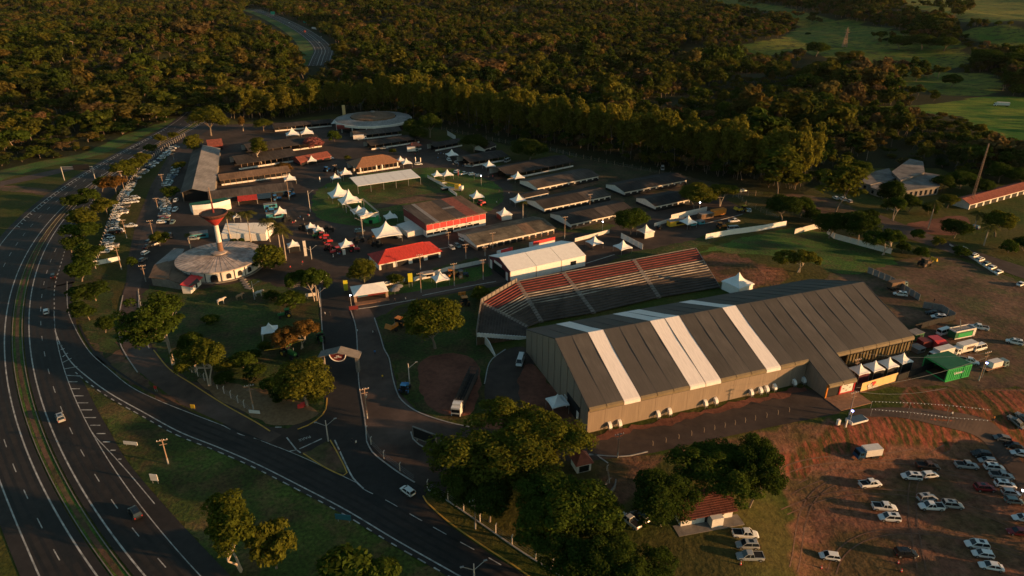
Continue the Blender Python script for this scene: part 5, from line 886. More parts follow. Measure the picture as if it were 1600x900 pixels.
for x, y, k, c, h, l in [(1529, 514, 'pickup', 'white', 155, 'white pickup near the food truck beyond the hangar'), (1584, 537, 'suv', 'white', 150, 'white SUV far right on the brown earth'), (1528, 547, 'van', 'white', 22, 'white minibus right of the two box trucks'), (1513, 567, 'pickup', 'white', -30, 'white pickup behind the green container'), (1466, 498, 'suv', 'white', 165, 'white car inside the corrugated enclosure'), (1457, 491, 'sedan', 'black', 165, 'black car inside the corrugated enclosure'), (1406, 462, 'suv', 'white', 160, 'white car by the brown box behind the hangar end'), (1474, 522, 'van', 'white', 25, 'white closed trailer van left of the food truck'),
                         (1505, 391, 'sedan', 'white', 30, 'white car topmost of the row along the right road'), (1514, 398, 'sedan', 'black', 30, 'black car in the row along the right road'), (1522, 402, 'suv', 'white', 30, 'white SUV second white in the row along the right road'), (1531, 408, 'suv', 'white', 30, 'white SUV at the middle of the row along the right road'), (1541, 414, 'sedan', 'teal', 30, 'dark teal car in the row along the right road'), (1550, 420, 'sedan', 'white', 30, 'white car next to last in the row along the right road'), (1560, 427, 'sedan', 'white', 30, 'white car at the lower end of the row along the right road'), (1595, 446, 'sedan', 'white', 30, 'white car at the right edge beside the bare earth'),
                         (1305, 311, 'hatch', 'white', 100, 'white car left of three beside the tall golden eucalyptus'), (1316, 313, 'suv', 'white', 100, 'white car middle of three beside the tall golden eucalyptus'), (1326, 316, 'hatch', 'silver', 100, 'silver car right of three beside the tall golden eucalyptus'), (1521, 357, 'suv', 'blue', 120, 'blue car between the palms on the right'),
                         (73, 489, 'hatch', 'white', hd((74, 510), (73, 470)), 'white hatchback on the highway, upper one'), (95, 655, 'suv', 'silver', hd((106, 680), (86, 635)), 'silver car on the highway beside the hatched wedge'), (212, 804, 'suv', 'black', hd((232, 835), (192, 776)), 'black car low on the highway'), (637, 770, 'hatch', 'white', hd((655, 783), (620, 757)), 'white hatchback turning onto the ramp road'), (84, 433, 'hatch', 'black', hd((82, 450), (88, 415)), 'small dark car in the right lane of the highway'),
                         (813, 567, 'van', 'white', -100, 'white van parked beside the hangar gable'), (503, 438, 'van', 'white', -100, 'white delivery van with orange front on the avenue'),
                         (714, 270, 'suv', 'white', 60, 'white car left of the row on the grass oval'), (725, 273, 'pickup', 'white', 40, 'white pickup second of the row on the grass oval'), (738, 274, 'suv', 'white', 35, 'white SUV third of the row on the grass oval'), (748, 276, 'hatch', 'silver', 35, 'silver car at the right end of the row on the grass oval'), (701, 251, 'suv', 'white', 110, 'white car below the tent by the crowd'), (713, 255, 'sedan', 'silver', 110, 'silver car in the open upper yard'), (716, 247, 'sedan', 'grey', 100, 'grey car right of the tent by the crowd'), (733, 261, 'pickup', 'silver', 160, 'silver pickup before the grey ridged barn'), (693, 287, 'hatch', 'white', 10, 'white car at the tip of the crane boom'), (793, 253, 'van', 'silver', 60, 'silver van by the dark rounded tree'),
                         (654, 258, 'suv', 'white', 10, 'white car between curved white flags'), (726, 377, 'pickup', 'white', -40, 'white pickup at the end of the mossy barn'), (706, 389, 'hatch', 'silver', -60, 'silver car left of two beside the red roofed house'), (715, 386, 'hatch', 'teal', -60, 'teal car right of two beside the red roofed house'), (621, 371, 'suv', 'silver', -50, 'silver car under the largest tent'), (562, 363, 'suv', 'teal', 20, 'teal car behind the lamp post by the largest tent'), (1166, 331, 'suv', 'white', 160, 'white car at the upper end of the fenced yard'), (1147, 347, 'pickup', 'white', 15, 'white pickup in the middle of the fenced yard'), (1146, 360, 'van', 'silver', 10, 'grey van behind the sheet metal fence'), (1035, 265, 'van', 'silver', 80, 'grey van by the fence at the woods'), (1160, 300, 'suv', 'silver', 20, 'silver car glinting behind wooden posts'), (600, 233, 'pickup', 'silver', 10, 'silver pickup before the dark pavilion barn'), (508, 249, 'suv', 'silver', 20, 'silver car under the red tiled shed'), (516, 249, 'suv', 'white', 20, 'white car at the end of the red tiled shed'),
                         (275, 315, 'hatch', 'white', -85, 'white car by the dark end of the long shed'), (274, 330, 'suv', 'white', -85, 'white car alone on the yard right of the second row'), (270, 349, 'sedan', 'teal', -80, 'pale teal car at the lower end of the second row'), (266, 371, 'suv', 'black', -70, 'dark car under the small tree by the gate rails'), (228, 397, 'hatch', 'white', 80, 'white car below the gate rails'), (224, 408, 'hatch', 'grey', 80, 'grey car lowest below the gate rails'), (231, 387, 'sedan', 'black', 80, 'black car second below the gate rails'), (234, 379, 'hatch', 'grey', 80, 'grey car topmost below the gate rails'), (205, 355, 'pickup', 'white', 8, 'white pickup standing out from the left parking row'), (187, 363, 'sedan', 'white', 10, 'white car standing just in front of the left parking row'), (212, 311, 'suv', 'white', 5, 'white car upper of two out from the row'), (210, 317, 'suv', 'white', 5, 'white car lower of two out from the row'), (303, 375, 'suv', 'silver', 10, 'silver car beside the turquoise stall by the tower'), (1030, 357, 'hatch', 'black', 60, 'black car beside the glazed booth'), (452, 36, 'suv', 'white', -60, 'white car far away on the distant highway'), (499, 67, 'suv', 'white', 110, 'white car nearest on the distant highway'), (502, 58, 'sedan', 'silver', 110, 'silver car beside the distant lorry'), (427, 24, 'suv', 'white', 130, 'white car by the green sign on the distant highway')]: car(k, T(x, y), h, c, l)
wcs = ['white'] * 11 + ['silver'] * 5 + ['grey', 'black', 'black', 'teal', 'red', 'blue']
kcs = ['hatch', 'hatch', 'sedan', 'suv', 'suv', 'pickup', 'pickup']
def carrow(a, b, step, hd, skip, who, group):
    A, B = W(*a), W(*b); n = int((B - A).length / step); j = 0
    for i in range(n + 1):
        if rnd.random() < skip: continue
        p = A.lerp(B, i / n) + Vector((rnd.uniform(-.5, .5), rnd.uniform(-.3, .3), 0)); k = rnd.choice(kcs); c = rnd.choice(wcs); car(k, p, hd + rnd.uniform(-4, 4) + (180 if rnd.random() < .3 else 0), c, f"{c} {KN[k]}, {ordn(j)} from the lower end of the {who}", group); j += 1
carrow((165, 395), (186, 322), 2.9, 6, .03, 'left parking row under the trees', 'cars in the left parking row'); carrow((188, 318), (213, 279), 2.9, 8, .06, 'middle left parking row', 'cars in the left parking row'); carrow((218, 275), (274, 231), 3.0, 10, .1, 'far left parking row', 'cars in the left parking row'); carrow((178, 385), (190, 345), 3.2, 6, .3, 'short inner row', 'cars in the short inner row'); carrow((191, 334), (205, 306), 3.2, 6, .35, 'upper inner row', 'cars in the upper inner row')
carrow((254, 349), (260, 313), 2.9, 8, .0, 'second parking row', 'cars in the second parking row'); carrow((261, 291), (277, 262), 2.9, 8, .08, 'row beside the long shed', 'cars in the second row by the long shed')
# trucks
def wheels(mb_parent, xs, hw, r=.5):
    me = MB().tube((0, -.16, 0), (0, .16, 0), r, n=12).mesh('wheel', 'rubber')
    for x in xs:
        for s in (-1, 1): link('wheel', me, mb_parent, (x, s * hw, r))
def truck(px, hd, label, boxc='wall_white', cabc=None, L=6.2, bh=2.4, kind='box', name='box_truck'):
    p = T(*px); t = thing(name, label, 'truck', p, rad(hd)); cabc = cabc or CARCOL['white']; hx = L / 2
    c = MB(); c.hexa([(hx, -1.1, .55), (hx + 1.9, -1.1, .55), (hx + 1.9, 1.1, .55), (hx, 1.1, .55)], [(hx, -1.05, 2.4), (hx + 1.45, -1.0, 2.4), (hx + 1.45, 1.0, 2.4), (hx, 1.05, 2.4)]); c.build('cab', cabc, t)
    g = MB(); g.hexa([(hx + 1.3, -.98, 1.5), (hx + 1.78, -1.0, 1.45), (hx + 1.78, 1.0, 1.45), (hx + 1.3, .98, 1.5)], [(hx + 1.2, -.92, 2.28), (hx + 1.56, -.92, 2.2), (hx + 1.56, .92, 2.2), (hx + 1.2, .92, 2.28)]); [g.box((hx + .85, s * 1.05, 1.5), (.8, .1, .65)) for s in (-1, 1)]; g.build('windows', 'glass', t)
    MB().box((.3, 0, .6), (L + 1.5, .9, .25)).build('chassis', 'rubber', t)
    if kind == 'box': MB().box((-.1, 0, .9), (L, 2.3, bh)).build('cargo_box', boxc, t)
    if kind == 'flat': MB().box((-.2, 0, .9), (L, 2.3, .18)).build('flatbed', 'wood', t); MB().box((.6, 0, 1.1), (L * .55, 2.0, 1.7)).build('load_box', boxc, t)
    if kind == 'tipper': MB().hexa([(-hx, -1.0, .95), (hx - .3, -1.0, .95), (hx - .3, 1.0, .95), (-hx, 1.0, .95)], [(-hx, -1.15, 2.7), (hx - .3, -1.15, 3.1), (hx - .3, 1.15, 3.1), (-hx, 1.15, 2.7)]).build('cargo_box', boxc, t)
    wheels(t, (hx + 1.1, -hx + 1.0, -hx + 2.1), .98); return t
truck((1471, 558), 201, 'white box truck with sunlit side, left of two', 'wall_white'); o = truck((1507, 550), 201, 'white box truck with dark picture on its side, right of two', 'wall_white'); MB().box((-.3, 1.18, 1.7), (3.0, .06, .9)).build('picture', 'roof_brown', o)
truck((1549, 577), 20, 'flatbed truck with white box and teal cab by the leaning pole', 'wall_white', CARCOL['teal'], 7, kind='flat', name='flatbed_truck'); truck((1359, 713), 190, 'blue cabbed truck with pale cargo box on the red bank', 'wall_white', CARCOL['blue'], 4.4, 1.9, name='box_truck'); truck((1121, 338), 205, 'white truck with glowing orange box in the fenced yard', 'orange_metal', None, 7.5, 2.6)
truck((1398, 451), 20, 'truck with orange lit brown box behind the hangar end', 'roof_brown', CARCOL['teal'], 6, 2.2); truck((491, 46), -50, 'long pale lorry on the distant highway', 'wall_white', None, 14, 2.8, name='lorry'); truck((476, 51), 118, 'lorry with red tail lights on the distant highway', 'dark_red', CARCOL['white'], 9, 2.8, name='lorry'); truck((1566, 166), 165, 'white truck on the bare patch by the bright green crop', 'wall_white', None, 9, 2.4); truck((643, 238), 15, 'white truck with tall box by the far pavilion barns', 'wall_white', CARCOL['teal'], 5, 2.4); truck((561, 219), 15, 'white box truck by the open barn near the round pavilion', 'wall_white', None, 7, 2.6)
# cattle truck
p = T(729, 616); t = thing('cattle_truck', 'long cattle truck with white cab and slatted open trailer', 'truck', p, rad(-101)); L = 17.5; MB().box((9.9, 0, .6), (2.3, 2.4, 2.5)).build('cab', CARCOL['white'], t); MB().box((10.95, 0, 1.7), (.35, 2.2, .95)).build('windscreen', 'glass', t); MB().box((11.05, 0, .6), (.2, 2.0, .7)).build('grille', 'dark', t); MB().box((9.4, 0, 3.1), (1.3, 2.2, .6)).build('roof_fairing', CARCOL['white'], t)
MB().box((0, 0, .9), (L, 2.5, .2)).build('floor', 'dark', t); sm = MB().box((0, 0, 0), (L, .07, .22)).mesh('slat', 'roof_asbestos'); pm = MB().box((0, 0, 1.1), (.12, .12, 2.4)).mesh('post', 'roof_asbestos')
for s in (-1.22, 1.22):
    for k in range(6): link('slat', sm, t, (0, s, 1.15 + k * .4))
    for k in range(10): link('post', pm, t, (-L / 2 + .1 + k * (L - .2) / 9, s, 0))
for s in (-.75, 0, .75): MB().tube((-L / 2, s, 3.45), (L / 2 - .4, s, 3.45), .06, n=4).build('top_rail', 'roof_asbestos', t)
for k in range(10): MB().box((-L / 2 + .1 + k * (L - .2) / 9, 0, 3.36), (.1, 2.5, .1)).build('cross_bar', 'roof_dark', t)
MB().box((L / 2 - .6, 0, 1.1), (.15, 2.5, 2.4)).build('bulkhead', 'wall_white', t); wheels(t, (10.2, 7.6, 6.5, -5, -6.2, -7.4), 1.05)
# food truck, kiosk, container stand, crane truck
p = T(1500, 527); t = thing('food_truck', 'green and white food truck with open roof rail', 'food truck', p, rad(18)); MB().box((0, 0, .6), (8, 2.6, 2.5)).build('body', 'green_dark', t); MB().box((0, -1.32, 1.0), (5.6, .08, 1.4)).build('counter', 'green_paint', t); mb = MB(); [mb.box(c, d) for c, d in (((0, -1.3, 2.9), (8, .16, .5)), ((0, 1.3, 2.9), (8, .16, .5)), ((-4, 0, 2.9), (.16, 2.6, .5)), ((4, 0, 2.9), (.16, 2.6, .5)), ((3.6, -1.32, .6), (1, .1, 2.4)), ((0, -1.32, .55), (8, .1, .35)))]; mb.build('trim', 'wall_white', t); MB().box((0, 0, 3.1), (7.8, 2.4, .08)).build('roof', 'roof_light', t); MB().tube((-.8, 0, 3.1), (-1.6, .4, 6.2), .14).build('chimney', 'metal', t); wheels(t, (2.6, -2.4), 1.1, .45)
p = T(1452, 541); t = thing('red_kiosk', 'bright red kiosk trailer with open hatch beside the trucks', 'kiosk', p, rad(12)); MB().box((1.6, 0, .4), (3.4, 3, 2.4)).build('body', 'red_metal', t); MB().box((-2.2, 0, .4), (3.2, 2.8, 2.2)).build('annexe', 'dark_red', t); MB().hexa([(-.4, -3, 2.4), (3.3, -3, 2.4), (3.3, -1.5, 2.8), (-.4, -1.5, 2.8)], [(-.4, -3, 2.5), (3.3, -3, 2.5), (3.3, -1.5, 2.9), (-.4, -1.5, 2.9)]).build('hatch', 'red_paint', t); wheels(t, (1.6,), 1.3, .35)
A, B, C = W(1476, 597), W(1512, 588), W(1459, 580); d = B - A; L = d.length; t = thing('container_stand', 'bright green container stand with white lettering and open side', 'container', (A.x, A.y, float(hgt(A.x, A.y))), math.atan2(d.y, d.x)); wd = 7.5; hh = 4.0
mb = MB(); n = 22
for k in range(n): x = L * (k + .5) / n; mb.box((x, -.04 if k % 2 else .06, .3), (L / n * .96, .12, hh - .6))
mb.build('corrugated_wall', 'green_paint', t)['kind'] = 'stuff'; mb = MB()
for x in (0, L):
    for y in (0, wd): mb.box((x, y, 0), (.3, .3, hh))
for z in (.05, hh - .3): mb.box((L / 2, -.02, z), (L, .3, .3)); mb.box((L / 2, wd, z), (L, .3, .3)); mb.box((0, wd / 2, z), (.28, wd, .28)); mb.box((L, wd / 2, z), (.28, wd, .28))
mb.build('frame', 'green_paint', t); MB().box((L / 2, wd / 2, hh), (L + .2, wd + .2, .14)).build('roof', 'green_dark', t); MB().box((L, wd / 2, .2), (.12, wd - .4, hh - .5)).build('side_wall', 'green_paint', t); MB().box((L / 2, wd - .1, .2), (L, .12, hh - .5)).build('back_wall', 'green_dark', t); lt = text("Unimed", 1.15, 'tent_white', 'lettering', t, .03); lt.location = (L * .5, -.16, hh * .58); lt.rotation_euler = (rad(90), 0, 0)
p = T(712, 298); t = thing('crane_truck', 'yellow crane truck on the grass oval with its long boom lit', 'crane truck', p, rad(-22)); MB().box((0, 0, .6), (8, 2.4, .8)).build('chassis', 'metal', t); MB().box((3.2, 0, 1.3), (1.8, 2.3, 1.6)).build('cab', CARCOL['white'], t); MB().box((1.2, 0, 1.4), (2.4, 2.3, 2.2)).build('turret', 'yellow_metal', t); MB().tube((2, .6, 3.2), (-10, .6, 4.2), .42, .3, 6).build('boom', 'yellow_metal', t); MB().tube((-10, .6, 4.2), (-12.5, .6, 4.4), .22, n=6).build('boom_tip', 'panel_lit', t); wheels(t, (3, -1.6, -2.8), 1.0)
# tractors and farm machines
def tractor(px, hd, label, m, arm=False, cab=True, s=1.0, arm_m='yellow_metal', name='tractor'):
    p = T(*px); t = thing(name, label, 'tractor' if name == 'tractor' else 'machine', p, rad(hd)); t.scale = (s, s, s)
    MB().hexa([(.2, -.45, .9), (2.5, -.4, .9), (2.5, .4, .9), (.2, .45, .9)], [(.2, -.42, 1.75), (2.4, -.33, 1.55), (2.4, .33, 1.55), (.2, .42, 1.75)]).build('hood', m, t); MB().box((0, 0, .7), (3.6, .5, .4)).build('chassis', 'rubber', t); MB().tube((1.5, .3, 1.6), (1.5, .3, 2.5), .06).build('exhaust', 'metal', t)
    if cab: MB().hexa([(-1.3, -.75, 1.3), (.25, -.75, 1.3), (.25, .75, 1.3), (-1.3, .75, 1.3)], [(-1.15, -.7, 2.7), (.1, -.7, 2.7), (.1, .7, 2.7), (-1.15, .7, 2.7)]).build('cab', 'glass', t); MB().box((-.52, 0, 2.71), (1.6, 1.7, .16)).build('cab_roof', m, t)
    else: MB().box((-.6, 0, 1.2), (.7, .7, .5)).build('seat', 'rubber', t)
    mb = MB(); [mb.box((-.9, q * .98, 1.45), (1.5, .5, .12)) for q in (-1, 1)]; mb.build('fender', m, t); bw = MB().tube((0, -.26, 0), (0, .26, 0), .88, n=16).mesh('wheel', 'rubber'); rw = MB().tube((0, -.28, 0), (0, .28, 0), .45, n=12).mesh('rim', 'yellow_metal' if m == 'jd_green' else m); fw = MB().tube((0, -.2, 0), (0, .2, 0), .52, n=14).mesh('wheel', 'rubber')
    for q in (-1, 1): wl = link('wheel', bw, t, (-.95, q * .98, .88)); link('rim', rw, wl); link('wheel', fw, t, (1.9, q * .85, .52))
    if arm: MB().tube((2.3, .5, 1.3), (3.6, .5, 2.6), .14).build('loader_arm', arm_m, t); MB().tube((2.3, -.5, 1.3), (3.6, -.5, 2.6), .14).build('loader_arm', arm_m, t); MB().hexa([(3.4, -1.1, 1.6), (4.2, -1.1, 1.5), (4.2, 1.1, 1.5), (3.4, 1.1, 1.6)], [(3.3, -1.1, 2.5), (3.6, -1.1, 2.6), (3.6, 1.1, 2.6), (3.3, 1.1, 2.5)]).build('bucket', arm_m, t)
    return t
for a in [((633, 612), 80, 'blue tractor beside the kerb of the inner road', 'blue_metal'), ((447, 495), 200, 'dark green tractor behind the rust coloured trees', 'jd_green'), ((502, 532), -70, 'small green tractor at the avenue kerb', 'jd_green'), ((511, 381), 20, 'red tractor nearest the white signboard tent', 'red_metal'), ((514, 391), 70, 'red tractor in the middle of the red machines', 'red_metal'), ((526, 396), 210, 'red tractor at the lower end of the red machines', 'red_metal'), ((553, 393), 10, 'red tractor beneath the pagoda tent', 'red_metal'), ((505, 372), 15, 'red tractor topmost of the red machines', 'red_metal'), ((722, 433), 25, 'dark blue tractor with orange wheel on bright grass', 'dark_blue'), ((706, 432), 15, 'orange tractor next to the pink lit tent', 'orange_metal'), ((432, 313), 30, 'blue tractor under the barn awning', 'blue_metal'), ((511, 268), 60, 'blue tractor left of the brown tiled pavilion', 'blue_metal'), ((454, 307), 40, 'blue tractor at the right end of the awning barn', 'blue_metal'), ((589, 372), 200, 'black and orange tractor by the largest tent', 'orange_metal'), ((752, 321), 40, 'red tractor behind the red pavilion', 'red_metal'), ((1126, 357), 10, 'orange tractor behind the sheet metal fence', 'orange_metal')]: tractor(*a)
for a in [((560, 379), 30, 'dark tractor beside the foot of the double armed lamp post', 'dark'), ((581, 379), 10, 'dark tractor at the left edge of the largest tent', 'dark'), ((448, 346), 40, 'dark tractor right of the turquoise stall van', 'dark'), ((498, 371), 200, 'green tractor just below the dark trimmed tents', 'jd_green'), ((513, 362), 20, 'dark tractor at the right of the dark trimmed tents', 'dark'), ((474, 359), 60, 'dark tractor left of the dark trimmed tents', 'dark'), ((420, 331), 15, 'blue tractor between the turquoise vans', 'blue_metal'), ((526, 268), 70, 'dark tractor left of the pavilion flags', 'dark'), ((590, 385), 160, 'dark tractor above the red tiled roof', 'dark')]: tractor(*a)
tractor((726, 476), 105, 'orange loader tractor left of the grandstand', 'orange_metal', True, s=1.15, arm_m='orange_metal'); tractor((622, 512), -120, 'orange backhoe loader on the lawn beside the round tree', 'orange_metal', True, s=1.2, name='backhoe_loader', arm_m='orange_metal'); t = tractor((452, 556), -35, 'big green sprayer with yellow folded booms on the lawn', 'jd_green', s=1.3, name='sprayer')
for y in (-1, 1): MB().tube((-1.6, y * .8, 1.9), (-1.9 + (2.2 if y > 0 else -1.2), y * 4.0, 2.3), .09, n=5).build('boom', 'yellow_metal', t)
tractor((1160, 331), 200, 'yellow wheel loader in the fenced yard', 'yellow_metal', True, s=1.1, name='wheel_loader'); tractor((1444, 416), 20, 'dark digger working on the red earth', 'roof_brown', True, s=1.2, name='digger')
for i, ((px, py), m, l, s) in enumerate([((430, 340), 'teal_canvas', 'turquoise stall van below the yellow topped tent', (7.5, 2.6, 2.4)), ((423, 325), 'teal_canvas', 'turquoise van behind the yellow topped tent', (6, 2.6, 2.2)), ((1057, 352), 'yellow_metal', 'long yellow container beneath the pagoda tent', (9, 2.6, 2.6)), ((1102, 341), 'roof_brown', 'brown container behind the turquoise vans', (7, 3, 2.6)), ((1081, 352), 'teal_canvas', 'turquoise pallet of goods left of two by the yellow container', (3, 2.5, 1.6)), ((1094, 350), 'teal_canvas', 'turquoise pallet of goods right of two by the yellow container', (3, 2.5, 1.6)), ((577, 283), 'panel_lit', 'yellow crate wagon at the end of the arena canopy', (6, 2.2, 1.4)), ((312, 371), 'teal_canvas', 'turquoise and white stall left of the tower column', (7, 4, 2.2)), ((1428, 529), 'green_dark', 'dark green cabin at the open hangar end', (4, 3, 2.4)), ((1432, 549), 'metal', 'grey metal box beside the last joined tent', (3.2, 3, 1.6)), ((668, 434), 'wall_white', 'small white caravan left of the pink lit tent', (5, 2.3, 2.2)), ((697, 297), 'dark', 'dark generator under the crane boom', (5, 2.4, 1.2))]):
    p = T(px, py); t = thing('stall' if 'stall' in l else ('container' if 'container' in l else ('van' if 'van' in l else 'box_unit')), l, 'stall' if 'stall' in l else ('container' if 'container' in l else ('van' if 'van' in l else 'unit')), p, rad(24)); mb = MB().box((0, 0, .25), (s[0], s[1], s[2] - .25)); mb.build('body', m, t); MB().box((0, 0, s[2]), (s[0] + .2, s[1] + .2, .12)).build('roof', 'roof_light' if m != 'dark' else 'metal', t); MB().box((s[0] * .12, -s[1] / 2 - .03, .9), (s[0] * .5, .1, s[2] * .4)).build('hatch', 'dark', t); mb = MB(); [mb.box((sx * s[0] * .4, sy * s[1] * .4, 0), (.4, .3, .26)) for sx in (-1, 1) for sy in (-1, 1)]; mb.build('foot', 'rubber', t)
for (px, py), m, l, s in [((388, 318), 'tile_red', 'red sloping awning in front of the dark barn', (9, 5)), ((413, 315), 'dark_blue', 'blue arched awning beside the red one', (7, 5)), ((452, 304), 'dark_blue', 'blue awning at the right end of the dark barn', (5, 5))]:
    p = W(px, py); t = thing('awning', l, 'awning', p, rad(22)); x, y = s[0] / 2, s[1] / 2; MB().hexa([(-x, -y, 2.3), (x, -y, 2.3), (x, y, 3.4), (-x, y, 3.4)], [(-x, -y, 2.4), (x, -y, 2.4), (x, y, 3.5), (-x, y, 3.5)]).build('canvas', m, t); mb = MB(); [mb.tube((sx * x * .95, sy * y * .95, 0), (sx * x * .95, sy * y * .95, 2.35 + (sy > 0) * 1.0), .06, n=5) for sx in (-1, 1) for sy in (-1, 1)]; mb.build('pole', 'metal', t)
p = W(582, 345); t = thing('green_dome', 'glossy green inflatable dome under the truss frame', 'dome', p); MB().lathe([(4.0, 0), (3.9, 1.0), (3.2, 2.0), (2, 2.6), (0, 2.9)], 20).build('skin', 'green_paint', t, smooth=True); MB().box((0, -3.8, 0), (1.6, .6, 1.6)).build('opening', 'dark', t)
# ------------------------------------------------------------------ poles, masts, signs
def upole(base, topy, label, kind='T', rz=20, low='kerb_white', m='post_wood', lamp=None):
    p = T(*base); h = max(4.0, min(13, tall(p, topy))); t = thing('utility_pole' if kind == 'T' else 'lamp_post', label, 'pole' if kind == 'T' else 'lamp post', p, rad(rz)); r = .17
    MB().tube((0, 0, 0), (0, 0, h), r, r * .65, 7).build('pole', m, t)
    if low: MB().tube((0, 0, 0), (0, 0, 1.7), r * 1.12, n=7).build('painted_foot', low, t)
    if kind == 'T':
        MB().box((0, 0, h - .5), (2.4, .14, .16)).build('crossarm', m, t); MB().box((0, 0, h - 1.6), (1.6, .12, .14)).build('crossarm', m, t); mb = MB(); [mb.tube((x, 0, h - .35), (x, 0, h - .1), .07, n=6) for x in (-1.05, -.4, .4, 1.05)]; mb.build('insulator', 'tent_white', t); MB().tube((.3, 0, h - 2.9), (.3, 0, h - 2.0), .26, n=8).build('transformer', 'metal', t) if rz == 21 else None
    else:
        for s in ((-1, 1) if kind == 'Y' else (1,)): MB().tube((0, 0, h - 1.6), (s * 2.2, 0, h), .07, n=5).build('arm', 'metal', t); MB().box((s * 2.3, 0, h - .04), (.7, .3, .14)).build('lamp_head', lamp or 'metal', t)
    return t
for a in [((198, 372), 343, 'wooden utility pole beside the short inner parking row'), ((190, 421), 385, 'wooden utility pole below the left parking row'), ((240, 371), 344, 'wooden utility pole at the gate rails of the access road'), ((247, 327), 309, 'wooden utility pole between the two parking rows, middle'), ((256, 294), 272, 'wooden utility pole at the upper second parking row'), ((195, 300), 267, 'wooden utility pole standing among the left row of trees', 'T', 21), ((222, 252), 237, 'wooden utility pole by the highway trees, far'), ((272, 250), 240, 'wooden utility pole at the top of the access road'), ((228, 440), 414, 'wooden utility pole at the wing of the round building'), ((574, 654), 606, 'sunlit wooden utility pole by the entrance avenue', 'T', 21), ((396, 640), 601, 'sunlit wooden utility pole near the yellow kerb'), ((263, 725), 686, 'wooden utility pole on the grass island'), ((658, 457), 426, 'utility pole at the left of the bright grass plot'), ((710, 447), 411, 'utility pole right of the pink lit pagoda tent'), ((755, 437), 405, 'utility pole on the right edge of the bright grass plot'), ((657, 421), 397, 'utility pole in front of the red roofed house'), ((728, 404), 381, 'utility pole by the lawn strip below the red pavilion'), ((758, 400), 385, 'utility pole left of the white warehouse door'), ((770, 388), 363, 'utility pole in front of the mossy barn'), ((701, 382), 362, 'utility pole before the red pavilion door'), ((452, 312), 270, 'tall utility pole right of the awning barn'), ((882, 373), 338, 'tall concrete pole at the left of the lit yard lamp'), ((965, 715), 677, 'utility pole by the white barrier lines'), ((1326, 652), 612, 'leaning pole with lights at the hangar entrance'), ((1334, 590), 560, 'pole behind the ochre hoarding'), ((1529, 595), 549, 'thick leaning pole by the flatbed truck'), ((743, 826), 780, 'dark utility pole in the roadside fence'), ((921, 329), 303, 'pole between two stock barns'), ((524, 268), 258, 'pole left of the pagoda tent by the tiled pavilion')]: upole(*a)
for a in [((485, 331), 298, 'lamp post with small cross head at the left tip of the oval', 'I'), ((568, 376), 340, 'double armed lamp post in front of the truss frame', 'Y'), ((487, 405), 385, 'double armed lamp post beside the flat crowned tree', 'Y'), ((513, 690), 657, 'lamp post at the tip of the traffic island', 'Y'), ((640, 600), 568, 'lamp post on the lawn left of the cattle truck', 'I'), ((398, 468), 440, 'lamp post by the white cow', 'I', 0), ((741, 905), 883, 'four headed lamp post cut by the bottom edge', 'Y'), ((500, 480), 452, 'lamp post with board at the avenue kerb', 'I')]: upole(*a, m='post_concrete')
for a in [((941, 362), 347, 'lit white lamp on a short post before the barns'), ((1091, 340), 317, 'lit lamp on a post behind the yellow container'), ((549, 478), 462, 'lit lamp on a post at the avenue corner'), ((1327, 662), 643, 'bluish lit lamp on the pole at the hangar entrance'), ((1534, 590), 568, 'bluish lit lamp on the thick leaning pole'), ((1594, 778), 771, 'lit lamp at the right edge above the car park'), ((752, 290), 275, 'lit lamp at the right end of the grass oval'), ((494, 196), 190, 'lit lamp at the woods edge behind the white tents')]:
    p = T(*a[0]); h = max(2.0, min(9, tall(p, a[1]))); t = thing('yard_lamp', a[2], 'lamp', p); MB().tube((0, 0, 0), (0, 0, h), .08, n=6).build('pole', 'post_concrete', t); MB().lathe([(0, h - .05), (.28, h + .1), (.28, h + .25), (0, h + .4)], 10).build('lamp_head', 'lamp_blue' if 'bluish' in a[2] else 'lamp', t)
p = T(1516, 322); h = tall(p, 224); t = thing('lattice_mast', 'tall slim lattice mast over the red roofed row house', 'mast', p); mb = MB()
for k in range(3): a = k * 2.094; mb.tube((.7 * math.cos(a), .7 * math.sin(a), 0), (.25 * math.cos(a), .25 * math.sin(a), h), .09, n=4)
for k in range(26):
    z = k * h / 26; r = .7 - .45 * k / 26
    for j in range(3): a, b = j * 2.094, (j + 1) * 2.094; mb.tube((r * math.cos(a), r * math.sin(a), z), (r * math.cos(b), r * math.sin(b), z + h / 26), .05, n=3)
mb.build('lattice', 'post_wood', t)
for px, ty, l in [((1319, 74), 42, 'lattice power pylon standing on the pasture hillside'), ((994, 20), 4, 'lattice power pylon rising from distant woods')]:
    p = T(*px); h = min(45, tall(p, ty)); t = thing('power_pylon', l, 'pylon', p); mb = MB()
    for sx in (-1, 1):
        for sy in (-1, 1): mb.tube((sx * h * .1, sy * h * .1, 0), (sx * .6, sy * .6, h * .8), .35, .25, 4); mb.tube((sx * .6, sy * .6, h * .8), (0, 0, h), .2, n=4)
    for k in range(7):
        z0, z1 = h * .8 * k / 7, h * .8 * (k + 1) / 7; r0, r1 = h * .1 - (h * .1 - .6) * k / 7, h * .1 - (h * .1 - .6) * (k + 1) / 7
        for a, b in (((-1, -1), (1, -1)), ((1, -1), (1, 1)), ((1, 1), (-1, 1)), ((-1, 1), (-1, -1))): mb.tube((a[0] * r0, a[1] * r0, z0), (b[0] * r1, b[1] * r1, z1), .18, n=3); mb.tube((b[0] * r0, b[1] * r0, z0), (a[0] * r1, a[1] * r1, z1), .18, n=3)
    mb.build('lattice', 'post_wood', t); mb = MB(); [mb.box((0, 0, h * f), (h * .26, .5, .5)) for f in (.72, .84)]; mb.build('crossarm', 'post_wood', t)
